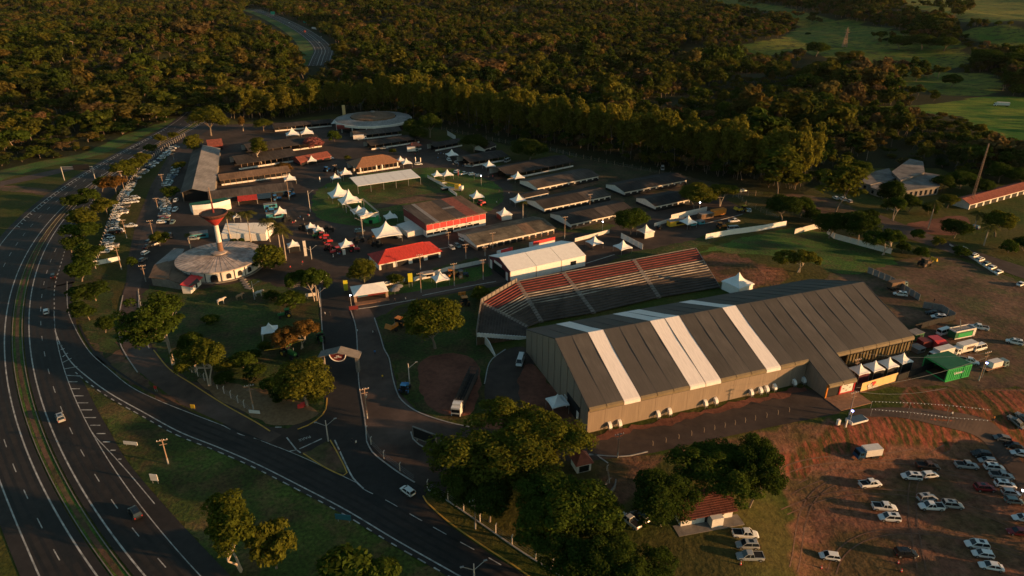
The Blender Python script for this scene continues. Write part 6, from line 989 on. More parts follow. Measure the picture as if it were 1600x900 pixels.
for p0, l, m, sz, ty in [((205, 697), 'small white road sign lying tilted on the grass island', 'wall_white', (3.6, .9), 690), ((243, 756), 'twin panel road sign on a post beside the highway', 'wall_white', (1.8, 1.8), 741), ((537, 816), 'dark blue direction sign at the ramp edge', 'sign_blue', (3.4, 1.4), 804), ((427, 27), 'green highway sign on the distant bend', 'sign_green', (9, 6), 15), ((477, 38), 'teal road sign on the distant highway verge', 'sign_green', (6, 3), 33), ((244, 612), 'small red and white marker sign at the ramp bend', 'tail_lamp', (.8, .9), 603), ((302, 640), 'yellow and black marker board at the merge point', 'yellow_metal', (1.2, 1.2), 632), ((642, 449), 'yellow banner flag by the grass plot gap', 'yellow_banner', (1.6, 3.4), 427), ((541, 455), 'yellow banner beside the exhibition stand', 'yellow_banner', (1.5, 4), 438), ((478, 400), 'tall white totem sign beside the signboard tent', 'wall_white', (1.1, 6.5), 378), ((538, 398), 'white standing sign by the red machines', 'wall_white', (1.2, 2.4), 394), ((553, 486), 'red and white kiosk sign at the avenue corner', 'dark_red', (3, 1.4), 478), ((487, 467), 'low white board on posts at the avenue tree', 'wall_white', (3.6, 1.2), 458), ((398, 646), 'white name board at the foot of the sunlit pole', 'wall_white', (3.0, 1.0), 641)]:
    p = T(*p0); h = max(sz[1], min(12, tall(p, ty))); t = thing('road_sign' if 'sign' in l or 'marker' in l else 'board', l, 'sign', p, rad(-8 if p.y < 200 else 15)); MB().box((0, 0, h - sz[1]), (sz[0], .12, sz[1])).build('panel', m, t); mb = MB(); [mb.box((x * sz[0] * .35, .1, 0), (.12, .1, h - .1)) for x in (-1, 1)]; mb.build('post', 'metal', t)
A, B = W(100, 283), W(150, 282); A = W(101, 282); B = W(149, 281); d = B - A; t = thing('overhead_gantry', 'overhead sign gantry across the left carriageway', 'gantry', A, math.atan2(d.y, d.x)); L = d.length; mb = MB(); [mb.tube((x, 0, 0), (x, 0, 7.6), .22, n=6) for x in (0, L)]; mb.tube((0, 0, 7.4), (L, 0, 7.4), .2, n=5); mb.tube((0, 0, 6.3), (L, 0, 6.3), .16, n=5); mb.build('frame', 'metal', t); MB().box((L * .66, -.3, 5.6), (L * .52, .14, 3.0)).build('sign_panel', 'dark', t)
p0, p1 = W(647, 681, 1.4), W(681, 694, 1.4); d = p1 - p0; L = d.length; t = thing('billboard', 'dark screened billboard with pale frame on a kerbed triangle', 'billboard', (p0.x, p0.y, 0), math.atan2(d.y, d.x)); MB().box((L / 2, 0, 1.2), (L, .3, 2.9)).build('screen', 'dark', t); mb = MB(); [mb.box(c, q) for c, q in (((L / 2, -.02, 1.0), (L + .5, .4, .25)), ((L / 2, -.02, 4.05), (L + .5, .4, .2)), ((-.1, -.02, 1.0), (.22, .4, 3.2)), ((L + .1, -.02, 1.0), (.22, .4, 3.2)))]; mb.build('frame', 'concrete', t); mb = MB(); [mb.box((x, .3, 0), (.3, .3, 2)) for x in (.6, L - .6)]; mb.build('post', 'metal', t)
# gateway portal
p0, p1 = W(507, 579), W(560, 580); d = p1 - p0; L = d.length; t = thing('gate_portal', 'entrance gate with low gabled roof and round red emblem board', 'gate', p0, math.atan2(d.y, d.x)); H = 5.2
for x in (0, L): MB().box((x, 0, 0), (.8, 1.4, H)).build('pillar', 'concrete', t)
for x0, x1, z0, z1 in ((-1, L / 2, H - .2, H + 1.5), (L + 1, L / 2, H - .2, H + 1.5)):
    b = [(x0, -1.6, z0), (x1, -1.6, z1), (x1, 2.2, z1), (x0, 2.2, z0)]; MB().hexa(b, [(x, y, z + .25) for x, y, z in b]).build('roof', 'concrete', t)
c = (L / 2, -1.7, H + 1.2); mb = MB(); pts = [(2.3 * math.cos(a), 2.1 * math.sin(a)) for a in [math.pi + math.pi * k / 14 for k in range(15)]]; k = len(pts); mb.add([(c[0] + x, c[1], c[2] + z) for x, z in pts] + [(c[0] + x, c[1] + .3, c[2] + z) for x, z in pts], [tuple(range(k)), tuple(range(2 * k - 1, k - 1, -1))] + [(i, (i + 1) % k, k + (i + 1) % k, k + i) for i in range(k)]); mb.build('emblem_board', 'dark_red', t); mb = MB()
for a, b in zip(pts[:-1], pts[1:]): mb.tube((c[0] + a[0], c[1] - .06, c[2] + a[1]), (c[0] + b[0], c[1] - .06, c[2] + b[1]), .16, n=5)
[mb.box((c[0] + x, c[1] - .06, c[2] - 1.0 + dz), (.9, .1, .25)) for x, dz in ((-.6, -.1), (.55, .15), (0, .45))]; mb.build('emblem_trim', 'wall_white', t)
# ------------------------------------------------------------------ fences and walls
def post_fence(label, pts, step, h, m='post_concrete', wire=True, size=.16, lean=True):
    Q = [T(*p) for p in pts]; t = thing('post_fence', label, 'fence', Q[0]); O = Q[0]; me = MB().box((0, 0, 0), (size, size, h)).hexa([(-size / 2, -size / 2, h), (size / 2, -size / 2, h), (size / 2, size / 2, h), (-size / 2, size / 2, h)], [(.3 - size / 2, -size / 2, h + .4), (.3 + size / 2, -size / 2, h + .4), (.3 + size / 2, size / 2, h + .4), (.3 - size / 2, size / 2, h + .4)]).mesh('post', m); mb = MB()
    for a, b in zip(Q[:-1], Q[1:]):
        L = (b - a).length; n = max(1, int(L / step))
        for k in range(n): p = a.lerp(b, k / n); p.z = float(hgt(p.x, p.y)); link('post', me, t, p - O, math.atan2(b.y - a.y, b.x - a.x) + math.pi / 2)
        for z in (.5, 1.1, 1.7): mb.tube(a - O + Vector((0, 0, z)), b - O + Vector((0, 0, z)), .02, n=3)
    if wire: mb.build('wire', 'metal', t)
post_fence('concrete post fence following the kerb of the entrance avenue', [(573, 678), (580, 695), (600, 717), (625, 736), (647, 752)], 4.2, 2.0); post_fence('concrete post fence along the ramp road under the trees', [(668, 763), (700, 781), (750, 815), (800, 850), (837, 873), (890, 905)], 3.6, 2.0); post_fence('pale post fence behind the yellow kerb on the shaded lawn', [(268, 557), (300, 582), (340, 608), (372, 630), (392, 645)], 3.2, 2.0); post_fence('post fence between the left trees and the parking row', [(150, 420), (160, 385), (175, 345), (196, 300), (222, 262), (255, 235), (292, 212)], 3.4, 2.0); post_fence('post fence along the woods edge behind the stock barns', [(690, 203), (740, 214), (790, 224), (860, 236), (900, 246), (960, 258), (1030, 272), (1080, 282)], 5, 2.2, 'post_wood'); post_fence('sunlit wooden post fence around the yard by the eucalyptus', [(1145, 309), (1192, 305)], 3.5, 2.2, 'post_wood'); post_fence('wooden post fence running down beside the fenced yard', [(1148, 305), (1165, 320), (1180, 327), (1197, 336), (1216, 342)], 4, 2.0, 'post_wood'); post_fence('rail fence along the front road of the hangar', [(1020, 697), (1100, 676), (1180, 657), (1250, 640)], 3, 1.0, 'bark', False, .1); post_fence('short white posts running down the red slope by the guard hut', [(948, 735), (952, 755), (940, 775), (957, 795)], 5, 1.2); post_fence('pale pipe rail beside the access road gate', [(217, 458), (224, 500), (233, 543)], 5, 1.2, 'kerb_white')
def panel_fence(label, pts, pw, h, m, name='panel_fence'):
    Q = [T(*p) for p in pts]; t = thing(name, label, 'fence', Q[0]); O = Q[0]
    for a, b in zip(Q[:-1], Q[1:]):
        L = (b - a).length; n = max(1, round(L / pw)); me = MB().box((L / n / 2, 0, 0), (L / n - .08, .1, h)).mesh('panel', m); rz = math.atan2(b.y - a.y, b.x - a.x)
        for k in range(n): link('panel', me, t, a.lerp(b, k / n) - O, rz)
    return t
panel_fence('long pale sheet metal fence above the green field', [(1102, 374), (1140, 367), (1190, 360), (1228, 353)], 2.6, 2.4, 'tent_white'); panel_fence('pale sheet metal fence beyond a gap, below the dark trees', [(1241, 366), (1268, 359), (1290, 354)], 2.6, 2.4, 'wall_white'); panel_fence('pale sheet metal fence slanting down under the trees', [(1292, 365), (1303, 373), (1340, 383), (1392, 397)], 3.2, 2.4, 'wall_white'); panel_fence('slanted white panel fence beside the pagoda tents', [(970, 372), (1004, 390)], 3.2, 2.4, 'wall_white')
panel_fence('low white wall from the warehouse toward the booth', [(898, 378), (952, 364)], 5, 1.6, 'wall_white', 'low_wall'); panel_fence('low white wall by the big tree below the barns', [(1022, 354), (1048, 346)], 5, 1.6, 'wall_white', 'low_wall'); panel_fence('tall grey wall behind the yellow container', [(1048, 344), (1104, 331)], 5, 2.6, 'wall_white', 'low_wall'); panel_fence('low white wall behind the pink lit tent, left of the gap', [(602, 447), (633, 439)], 6, 1.6, 'wall_white', 'low_wall'); panel_fence('low white wall behind the pink lit tent, right of the gap', [(646, 440), (700, 423), (757, 411)], 6, 1.6, 'wall_white', 'low_wall')
panel_fence('grey corrugated fence running away behind the hangar', [(1355, 426), (1390, 441), (1436, 470)], 2.6, 2.4, 'roof_light'); panel_fence('grey corrugated fence of the small enclosure', [(1441, 481), (1470, 486), (1491, 499)], 2.6, 2.4, 'roof_light'); panel_fence('dark fence closing the enclosure beside the hangar end', [(1428, 516), (1460, 507), (1491, 500)], 3, 2.0, 'dark'); panel_fence('dark hoarding continuing right of the ochre panels', [(1401, 596), (1430, 586), (1458, 575)], 3.2, 2.2, 'dark'); panel_fence('white picket fence beside the show ring', [(668, 278), (690, 290), (714, 307)], 1.2, 1.7, 'wall_white', 'picket_fence'); panel_fence('white low rail by the row along the right road', [(1483, 383), (1520, 405), (1559, 431)], 4, .7, 'wall_white', 'low_wall'); panel_fence('white banner wall with red print at the bottom of the left parking row', [(147, 415), (188, 407)], 4, 1.8, 'tent_white', 'banner_wall'); panel_fence('pale barrier at the top of the gate rails', [(240, 384), (259, 376), (261, 368)], 4, .7, 'wall_white', 'low_wall'); panel_fence('small pale slanted wall at the woods edge', [(699, 211), (712, 219)], 8, 3, 'wall_white', 'low_wall')
# festoon of bulbs along the lane
for lab, pts in (('upper string of bulbs on poles along the lane to the car park', [(1360, 638), (1420, 640), (1480, 644), (1545, 651)]), ('lower string of bulbs on poles along the lane to the car park', [(1360, 650), (1420, 655), (1480, 663), (1545, 668)])):
    Q = [T(*p) for p in pts]; t = thing('light_string', lab, 'light string', Q[0]); O = Q[0]; mb = MB(); wb = MB()
    for a, b in zip(Q[:-1], Q[1:]):
        wb.tube(a - O + Vector((0, 0, 2.2)), b - O + Vector((0, 0, 2.2)), .025, n=3); wb.tube(a - O, a - O + Vector((0, 0, 2.2)), .05, n=4)
        for k in range(11): p = a.lerp(b, k / 11) - O; mb.lathe([(0, 2.0), (.06, 2.06), (0, 2.12)], 6, c=(0, 0)); o_ = len(mb.v) - 18; mb.v[o_:] = [(v[0] + p.x, v[1] + p.y, v[2] + p.z) for v in mb.v[o_:]]
    wb.build('cable', 'metal', t); mb.build('bulb', 'bulb', t)['kind'] = 'stuff'
# overhead wires near the container stand
for (a, ha), (b, hb), l in [(((1334, 590), 8), ((1529, 595), 9), 'upper'), (((1326, 652), 9), ((1529, 595), 7.5), 'middle'), (((1326, 652), 8), ((1470, 636), 6), 'lower')]:
    A, B = T(*a) + Vector((0, 0, ha)), T(*b) + Vector((0, 0, hb)); mb = MB(); P = [A.lerp(B, k / 8) - Vector((0, 0, 1.4 * 4 * (k / 8) * (1 - k / 8))) for k in range(9)]
    [mb.tube(p, q, .03, n=4) for p, q in zip(P[:-1], P[1:])]; tag(mb.build('power_line', 'metal'), l + ' overhead power line strung by the hangar entrance', 'cable')
p = T(1331, 660); t = thing('speaker_rig', 'stacked sound equipment on the slope beside the entrance pole', 'equipment', p, rad(20)); MB().hexa([(-1, -1, .2), (4, -1, .2), (4, 1, .2), (-1, 1, .2)], [(-1, -1, .8), (4, -1, .5), (4, 1, .9), (-1, 1, 1.2)]).build('panel_box', 'dark_blue', t); mb = MB(); [mb.box(c, d) for c, d in (((1.5, -1.05, .1), (5.2, .14, .5)), ((4.1, 0, .1), (.16, 2.2, .6)), ((-1.1, 0, .1), (.16, 2.2, .9)), ((-3, -1, 0), (.3, .3, 2.2)), ((-4, .5, 0), (.8, .6, 1.5)))]; mb.build('frame', 'wall_white', t)
for i, (px, l) in enumerate([((553, 270), 'white feather flag at the left end of the tiled pavilion'), ((563, 272), 'white feather flag second from the left before the tiled pavilion'), ((588, 268), 'white feather flag left of the tiled pavilion doorway'), ((597, 267), 'pinkish white feather flag right of the tiled pavilion doorway'), ((621, 263), 'white feather flag at the right end of the tiled pavilion'), ((528, 276), 'white feather flag left of the pagoda tent by the pavilion'), ((649, 255), 'tall white feather flag left of the white car by the tents'), ((657, 256), 'tall white feather flag right of the white car by the tents'), ((500, 287), 'pale feather flag left of the twin big tents'), ((716, 277), 'red feather flag between cars on the oval'), ((763, 277), 'red feather flag at the edge of the ring road'), ((741, 281), 'red feather flag below the row of cars')]):
    p = T(*px); t = thing('feather_flag', l, 'flag', p, rad(20 + i * 7)); MB().tube((0, 0, 0), (0, 0, 3.6), .04, n=5).build('pole', 'metal', t); pts = [(.04, .9), (.75, 1.1), (.8, 2.8), (.5, 3.6), (.04, 3.7)]; k = 5; MB().add([(x, -.02, z) for x, z in pts] + [(x, .02, z) for x, z in pts], [tuple(range(5)), tuple(range(9, 4, -1))] + [(j, (j + 1) % 5, 5 + (j + 1) % 5, 5 + j) for j in range(5)]).build('cloth', 'red_paint' if 'red f' in l else 'wall_white', t)
# ------------------------------------------------------------------ people, cattle, cones
def skin_mesh(name, verts, edges, radii, mats, faces_mat, sub=1):
    me = bpy.data.meshes.new(name); me.from_pydata(verts, edges, []); o = bpy.data.objects.new(name, me); COL.objects.link(o); o.modifiers.new('s', 'SKIN'); sm_ = o.modifiers.new('b', 'SUBSURF'); sm_.levels = sub; sm_.render_levels = sub
    for i, r in enumerate(radii): me.skin_vertices[0].data[i].radius = (r, r) if not isinstance(r, tuple) else r
    me.skin_vertices[0].data[0].use_root = True; bpy.context.view_layer.update(); out = bpy.data.meshes.new_from_object(o.evaluated_get(bpy.context.evaluated_depsgraph_get())); bpy.data.objects.remove(o); out.name = name; out.materials.clear()
    for m in mats: out.materials.append(M[m])
    for p in out.polygons: p.material_index = faces_mat(p.center); p.use_smooth = True
    return out
def person_mesh(st, sw):
    V = [(0, 0, .95), (0, 0, 1.2), (0, 0, 1.42), (0, 0, 1.53), (0, 0.02, 1.66), (.1, 0, .9), (.11, st * .55, .5), (.11, st, .08), (.11, st + .13, .04), (-.1, 0, .9), (-.11, -st * .45, .5), (-.11, -st * 1.1, .08), (-.11, -st * 1.1 + .13, .04), (.19, 0, 1.4), (.25, -sw * .5, 1.13), (.26, -sw + .04, .87), (.26, -sw + .06, .76), (-.19, 0, 1.4), (-.25, sw * .5, 1.13), (-.26, sw + .04, .87), (-.26, sw + .06, .76)]
    E = [(0, 1), (1, 2), (2, 3), (3, 4), (0, 5), (5, 6), (6, 7), (7, 8), (0, 9), (9, 10), (10, 11), (11, 12), (2, 13), (13, 14), (14, 15), (15, 16), (2, 17), (17, 18), (18, 19), (19, 20)]
    R = [.14, .14, .15, .055, .105, .09, .065, .045, .04, .09, .065, .045, .04, .06, .047, .036, .035, .06, .047, .036, .035]
    return skin_mesh('body', V, E, R, ['cloth_dark', 'cloth_white', 'skin'], lambda c: 2 if c.z > 1.5 or (abs(c.x) > .2 and c.z < .95) else (1 if c.z > .93 else 0))
pms = [person_mesh(.22, .18), person_mesh(.02, .03)]; hair = MB().lathe([(.115, 1.66), (.112, 1.73), (.06, 1.79), (0, 1.8)], 10).mesh('hair', 'dark', True)
for i, (px, l, c) in enumerate([((508, 494), 'person in white top at the left side of the avenue', 'cloth_white'), ((516, 494), 'person in dark clothes walking at the left of the avenue', 'cloth_dark'), ((559, 521), 'person in white top on the brown road, left', 'cloth_white'), ((583, 523), 'left one of two people on the brown road by the lawn', 'cloth_white'), ((586, 522), 'right one of two people on the brown road by the lawn', 'cloth_dark'), ((586, 554), 'person in blue top walking toward the gate side road', 'blue_metal'), ((598, 593), 'person in yellow top on the brown road', 'yellow_metal'), ((617, 473), 'person in dark clothes below the exhibition stand', 'cloth_dark'), ((634, 471), 'person in white top below the exhibition stand, right', 'cloth_white'), ((557, 696), 'person in pale blue top crossing the junction', 'wall_white'), ((551, 693), 'person in dark clothes crossing the junction', 'cloth_dark'), ((670, 264), 'dark dressed person alone in the upper yard', 'cloth_dark'), ((1459, 473), 'dark dressed person alone on the bare earth', 'cloth_dark'), ((1078, 360), 'dark dressed person by the turquoise pallets', 'cloth_dark'), ((779, 315), 'person walking on the ring road, right', 'cloth_dark'), ((776, 319), 'person walking on the ring road, left', 'cloth_white'), ((1486, 651), 'person in white on the lane with bulbs', 'cloth_white'), ((1551, 658), 'person in orange on the lane with bulbs', 'orange_metal'), ((685, 243), 'person in white at the left of the upper crowd', 'cloth_white'), ((689, 242), 'person in blue in the middle of the upper crowd', 'blue_metal'), ((693, 243), 'person in white at the right of the upper crowd', 'cloth_white'), ((1329, 645), 'dark dressed person at the entrance ramp', 'cloth_dark'), ((687, 277), 'person in red near the parked cars on the oval', 'red_metal'), ((770, 278), 'person in red by the white and blue stall', 'red_metal')]):
    p = T(*px); t = thing('person', l, 'person', p, rad(rnd.uniform(0, 360))); b = link('body', pms[i % 2], t); link('hair', hair, t)
    if c != 'cloth_white': setcol(b, M[c], 1)
for i in range(34):   # visitors on the yards, alike at this distance
    px, py = rnd.choice([(500, 290), (470, 345), (530, 400), (640, 250), (720, 256), (560, 280), (620, 385), (790, 300), (470, 420), (690, 250)]); p = T(px + rnd.uniform(-16, 16), py + rnd.uniform(-7, 7)); t = thing('person', 'visitor walking on the dark fairground yard among tents', 'person', p, rnd.uniform(0, 6.28), 'visitors on the fairground yard'); b = link('body', pms[i % 2], t); link('hair', hair, t); setcol(b, M[rnd.choice(['cloth_white', 'cloth_dark', 'blue_metal', 'red_metal', 'wall_white'])], 1)
cowm = None
def cow_mesh():
    V = [(0, 0, 1.12), (.55, 0, 1.18), (.8, 0, 1.45), (1.05, 0, 1.5), (1.32, 0, 1.32), (-.55, 0, 1.15), (-.78, 0, 1.15), (-.9, 0, .8), (-.93, 0, .5), (.5, .2, .9), (.52, .22, .5), (.5, .22, .05), (.5, -.2, .9), (.52, -.22, .5), (.5, -.22, .05), (-.6, .2, .92), (-.72, .22, .52), (-.66, .22, .05), (-.6, -.2, .92), (-.72, -.22, .52), (-.66, -.22, .05), (1.0, .2, 1.58), (1.0, -.2, 1.58), (.5, 0, 1.5)]
    E = [(0, 1), (1, 2), (2, 3), (3, 4), (0, 5), (5, 6), (6, 7), (7, 8), (1, 9), (9, 10), (10, 11), (1, 12), (12, 13), (13, 14), (5, 15), (15, 16), (16, 17), (5, 18), (18, 19), (19, 20), (3, 21), (3, 22), (1, 23)]
    R = [.34, .31, .17, .15, .09, .31, .1, .03, .04, .11, .065, .06, .11, .065, .06, .15, .07, .06, .15, .07, .06, .04, .04, .12]
    return skin_mesh('body', V, E, R, ['cow_white'], lambda c: 0)
cowm = cow_mesh(); hm = MB().tube((0, .1, 0), (-.05, .3, .22), .04, .01, 5).tube((0, -.1, 0), (-.05, -.3, .22), .04, .01, 5).mesh('horn', 'dark')
for px, rz, l, m, s in [((346, 475), 30, 'cream coloured bull nearest the tree on the lawn', 'cow_white', 1.5), ((375, 468), 35, 'tan coloured bull in the middle of the lawn', 'cow_brown', 1.4), ((405, 463), 15, 'white bull right of the lamp post on the lawn', 'cow_white', 1.5)]: t = thing('bull', l, 'bull', T(*px), rad(rz)); t.scale = (s, s, s); b = link('body', cowm, t); setcol(b, M[m]); link('horn', hm, t, (1.02, 0, 1.6))
for px, l in [((1283, 888), 'red traffic cone below the lone white hatchback'), ((1408, 893), 'red traffic cone below the black wagon'), ((1157, 882), 'red traffic cone at the lowest pickup by the cottage'), ((1403, 880), 'small orange cone above the other by the black wagon')]: t = thing('traffic_cone', l, 'cone', T(*px)); MB().lathe([(.22, .05), (.05, .8), (0, .8)], 10).build('cone', 'red_paint', t); MB().box((0, 0, 0), (.5, .5, .06)).build('base', 'rubber', t); MB().lathe([(.165, .32), (.125, .5)], 10).build('band', 'wall_white', t)
for px, l in [((470, 637), 'left red barrier block under the yellow tree'), ((475, 634), 'right red barrier block under the yellow tree')]: tag(MB().box((0, 0, 0), (1.6, .6, .9)).box((0, 0, .9), (1.5, .3, .25)).build('barrier', 'red_paint', None, T(*px), rad(20)), l, 'barrier')
for px, l in [((617, 461), 'pale round parasol table left beside the exhibition stand'), ((622, 456), 'pale round parasol table right beside the exhibition stand')]: t = thing('parasol', l, 'parasol', T(*px)); MB().lathe([(2.0, 2.2), (1.1, 2.6), (0, 2.8)], 10).build('canopy', 'roof_light', t); MB().tube((0, 0, 0), (0, 0, 2.3), .05).build('pole', 'metal', t)
# ------------------------------------------------------------------ trees
def crown_mesh(name, m, seed, ncl, nleaf, leaf, cz, rx, rz, rc, lobes=0, up=.35, hollow=.55, zs=1.0):
    R = np.random.RandomState(seed); d = R.normal(size=(ncl, 3)); d /= np.linalg.norm(d, axis=1)[:, None]; d[:, 2] = np.where(d[:, 2] < -.35, -d[:, 2], d[:, 2]); rr = R.uniform(hollow, 1, ncl)[:, None]
    C = d * rr * np.array([rx, rx, rz]) + np.array([0, 0, cz])
    if lobes:
        lc = R.normal(size=(lobes, 2)) * rx * .42; k = R.randint(0, lobes, ncl); C[:, :2] = C[:, :2] * .62 + lc[k]; C[:, 2] += (R.uniform(-.13, .08, lobes))[k]
    rad_ = R.uniform(rc * .65, rc * 1.25, ncl); k = R.randint(0, ncl, nleaf); v = R.normal(size=(nleaf, 3)); v /= np.linalg.norm(v, axis=1)[:, None]; v[:, 2] = np.where((v[:, 2] < -.2) & (R.rand(nleaf) < .7), -v[:, 2], v[:, 2])
    P = C[k] + v * (rad_[k] * R.uniform(.72, 1.08, nleaf))[:, None] * np.array([1, 1, .8 * zs]); N = v * .9 + R.normal(size=(nleaf, 3)) * .45; N[:, 2] += up; N /= np.linalg.norm(N, axis=1)[:, None]
    a = np.cross(N, R.normal(size=(nleaf, 3))); a /= np.linalg.norm(a, axis=1)[:, None]; b = np.cross(N, a); s = leaf * R.uniform(.6, 1.35, nleaf)[:, None]
    a[:, 2] *= zs; b[:, 2] *= zs
    co = np.stack([P - a * s, P - b * s * .62, P + a * s, P + b * s * .62], 1).reshape(-1, 3); me = npmesh(name, co, np.arange(nleaf * 4).reshape(-1, 4)); me.materials.append(M[m]); return me, C
def trunk_mesh(seed, C, h0, r, m='bark', nl=5, stems=1):
    R = np.random.RandomState(seed); mb = MB()
    for s in range(stems):
        o = np.array([R.normal() * .03, R.normal() * .03, 0]) * (stems > 1); lean = R.normal(size=2) * (.05 + .05 * (stems > 1)); top = Vector((o[0] + lean[0], o[1] + lean[1], h0)); mid = Vector((o[0] + lean[0] * .3, o[1] + lean[1] * .3, h0 * .5))
        mb.tube((o[0], o[1], -.02), mid, r, r * .75, 7, caps=False); mb.tube(mid, top, r * .75, r * .55, 7, caps=False)
        for k in R.choice(len(C), min(nl, len(C)), False):
            e = Vector(C[k]) * .92; e.z = max(e.z * .95, h0 + .02); q = top.lerp(e, .5) + Vector((0, 0, .02)); mb.tube(top, q, r * .45, r * .28, 5, caps=False); mb.tube(q, e, r * .28, r * .1, 4, caps=False)
    return mb.mesh('trunk', m)
KIND = {}
def defkind(k, n, m, **q):
    KIND[k] = []
    tr = q.pop('tr'); 
    for i in range(n): me, C = crown_mesh('crown', m, hash_(k) + i * 17, **q); KIND[k].append((me, trunk_mesh(i + 5, C, *tr[:2], *tr[2:])))
def hash_(s): return sum(ord(c) * (i + 3) for i, c in enumerate(s)) % 9999
defkind('round', 3, 'leaf_green', ncl=70, nleaf=15000, leaf=.022, cz=.54, rx=.37, rz=.37, rc=.14, tr=(.28, .028))
defkind('spread', 3, 'leaf_green', ncl=55, nleaf=11000, leaf=.023, cz=.64, rx=.42, rz=.24, rc=.12, lobes=5, tr=(.4, .02, 'bark_pale', 8, 2))
defkind('big', 2, 'leaf_dark', ncl=170, nleaf=34000, leaf=.0145, cz=.52, rx=.40, rz=.38, rc=.095, lobes=7, tr=(.34, .022, 'bark', 9))
defkind('bush', 2, 'leaf_green', ncl=34, nleaf=2600, leaf=.05, cz=.42, rx=.36, rz=.36, rc=.17, tr=(.2, .02))
defkind('tall', 3, 'leaf_euc', ncl=90, nleaf=12000, leaf=.024, zs=.6, cz=.6, rx=.36, rz=.34, rc=.11, lobes=4, tr=(.35, .018, 'bark_pale', 8, 2))
defkind('euc', 5, 'leaf_euc', ncl=95, nleaf=3600, leaf=.05, zs=.5, cz=.52, rx=.38, rz=.44, rc=.14, lobes=5, tr=(.3, .016, 'bark', 5))
defkind('wood', 8, 'leaf_forest', ncl=30, nleaf=900, leaf=.07, cz=.56, rx=.40, rz=.34, rc=.16, lobes=4, tr=(.4, .025, 'bark', 3))
defkind('woodb', 4, 'leaf_forest', ncl=26, nleaf=800, leaf=.07, cz=.68, rx=.44, rz=.2, rc=.15, lobes=5, tr=(.5, .022, 'bark', 4)); KIND['wood'] += KIND['woodb']
defkind('woodc', 4, 'leaf_forest', ncl=40, nleaf=900, leaf=.07, zs=.7, cz=.56, rx=.3, rz=.42, rc=.13, lobes=3, tr=(.4, .018, 'bark_pale', 4)); KIND['wood'] += KIND['woodc']
defkind('parch', 3, 'leaf_olive', ncl=45, nleaf=3600, leaf=.04, cz=.55, rx=.38, rz=.34, rc=.14, lobes=4, tr=(.3, .025, 'bark', 6))
def palm_meshes():
    out = []
    for s in range(2):
        R = random.Random(s); mb = MB(); n = 18
        for k in range(n):
            a = 2 * math.pi * k / n + R.uniform(-.1, .1); el = R.uniform(-.1, .9); d = Vector((math.cos(a), math.sin(a), 0)); u = Vector((-d.y, d.x, 0)); P = []
            for j in range(7): f = j / 6; P.append(d * (.46 * f) + Vector((0, 0, .16 * el * f * 2 - .32 * f * f)))
            for j in range(6):
                p, q = P[j], P[j + 1]; w_ = .06 * math.sin(math.pi * (j + .7) / 7.2)
                for e in (-1, 1):
                    for g in range(3): f0 = g / 3; pp = p.lerp(q, f0); qq = p.lerp(q, f0 + .24); mb.quad(pp, qq, qq + u * e * w_ * 1.6 + d * .03 - Vector((0, 0, w_ * .8)), pp + u * e * w_ * 1.6 + d * .03 - Vector((0, 0, w_ * .8)))
        out.append(mb.mesh('crown', 'leaf_palm'))
    return out
PALM = palm_meshes(); palm_tr = MB().tube((0, 0, 0), (.02, 0, .5), .03, .022, 8, caps=False).tube((.02, 0, .5), (0, 0, 1.0), .022, .016, 8, caps=False).mesh('trunk', 'bark_pale')
def tree(kind, bx, by, wpx, topy, label, m=None, name='tree', group=None, cat='tree'):
    p = T(bx, by); wd = wpx * mpp(p); h = max(2.0, wd * .55, tall(p, topy) * .86); cm, tm = KIND[kind][rnd.randrange(len(KIND[kind]))]
    t = thing(name, label, cat, p, rnd.uniform(0, 6.28), group); c = link('crown', cm, t, scale=(wd, wd, h)); k = link('trunk', tm, t, scale=((wd + h) / 2,) * 2 + (h,))
    if m: setcol(c, M[m])
    return t
def palm(bx, by, topy, wpx, label):
    p = T(bx, by); h = tall(p, topy) * .93; wd = wpx * mpp(p); t = thing('palm_tree', label, 'palm', p, rnd.uniform(0, 6.28)); link('crown', PALM[rnd.randrange(2)], t, (0, 0, h), scale=(wd, wd, wd * .8)); link('trunk', palm_tr, t, scale=(9, 9, h))
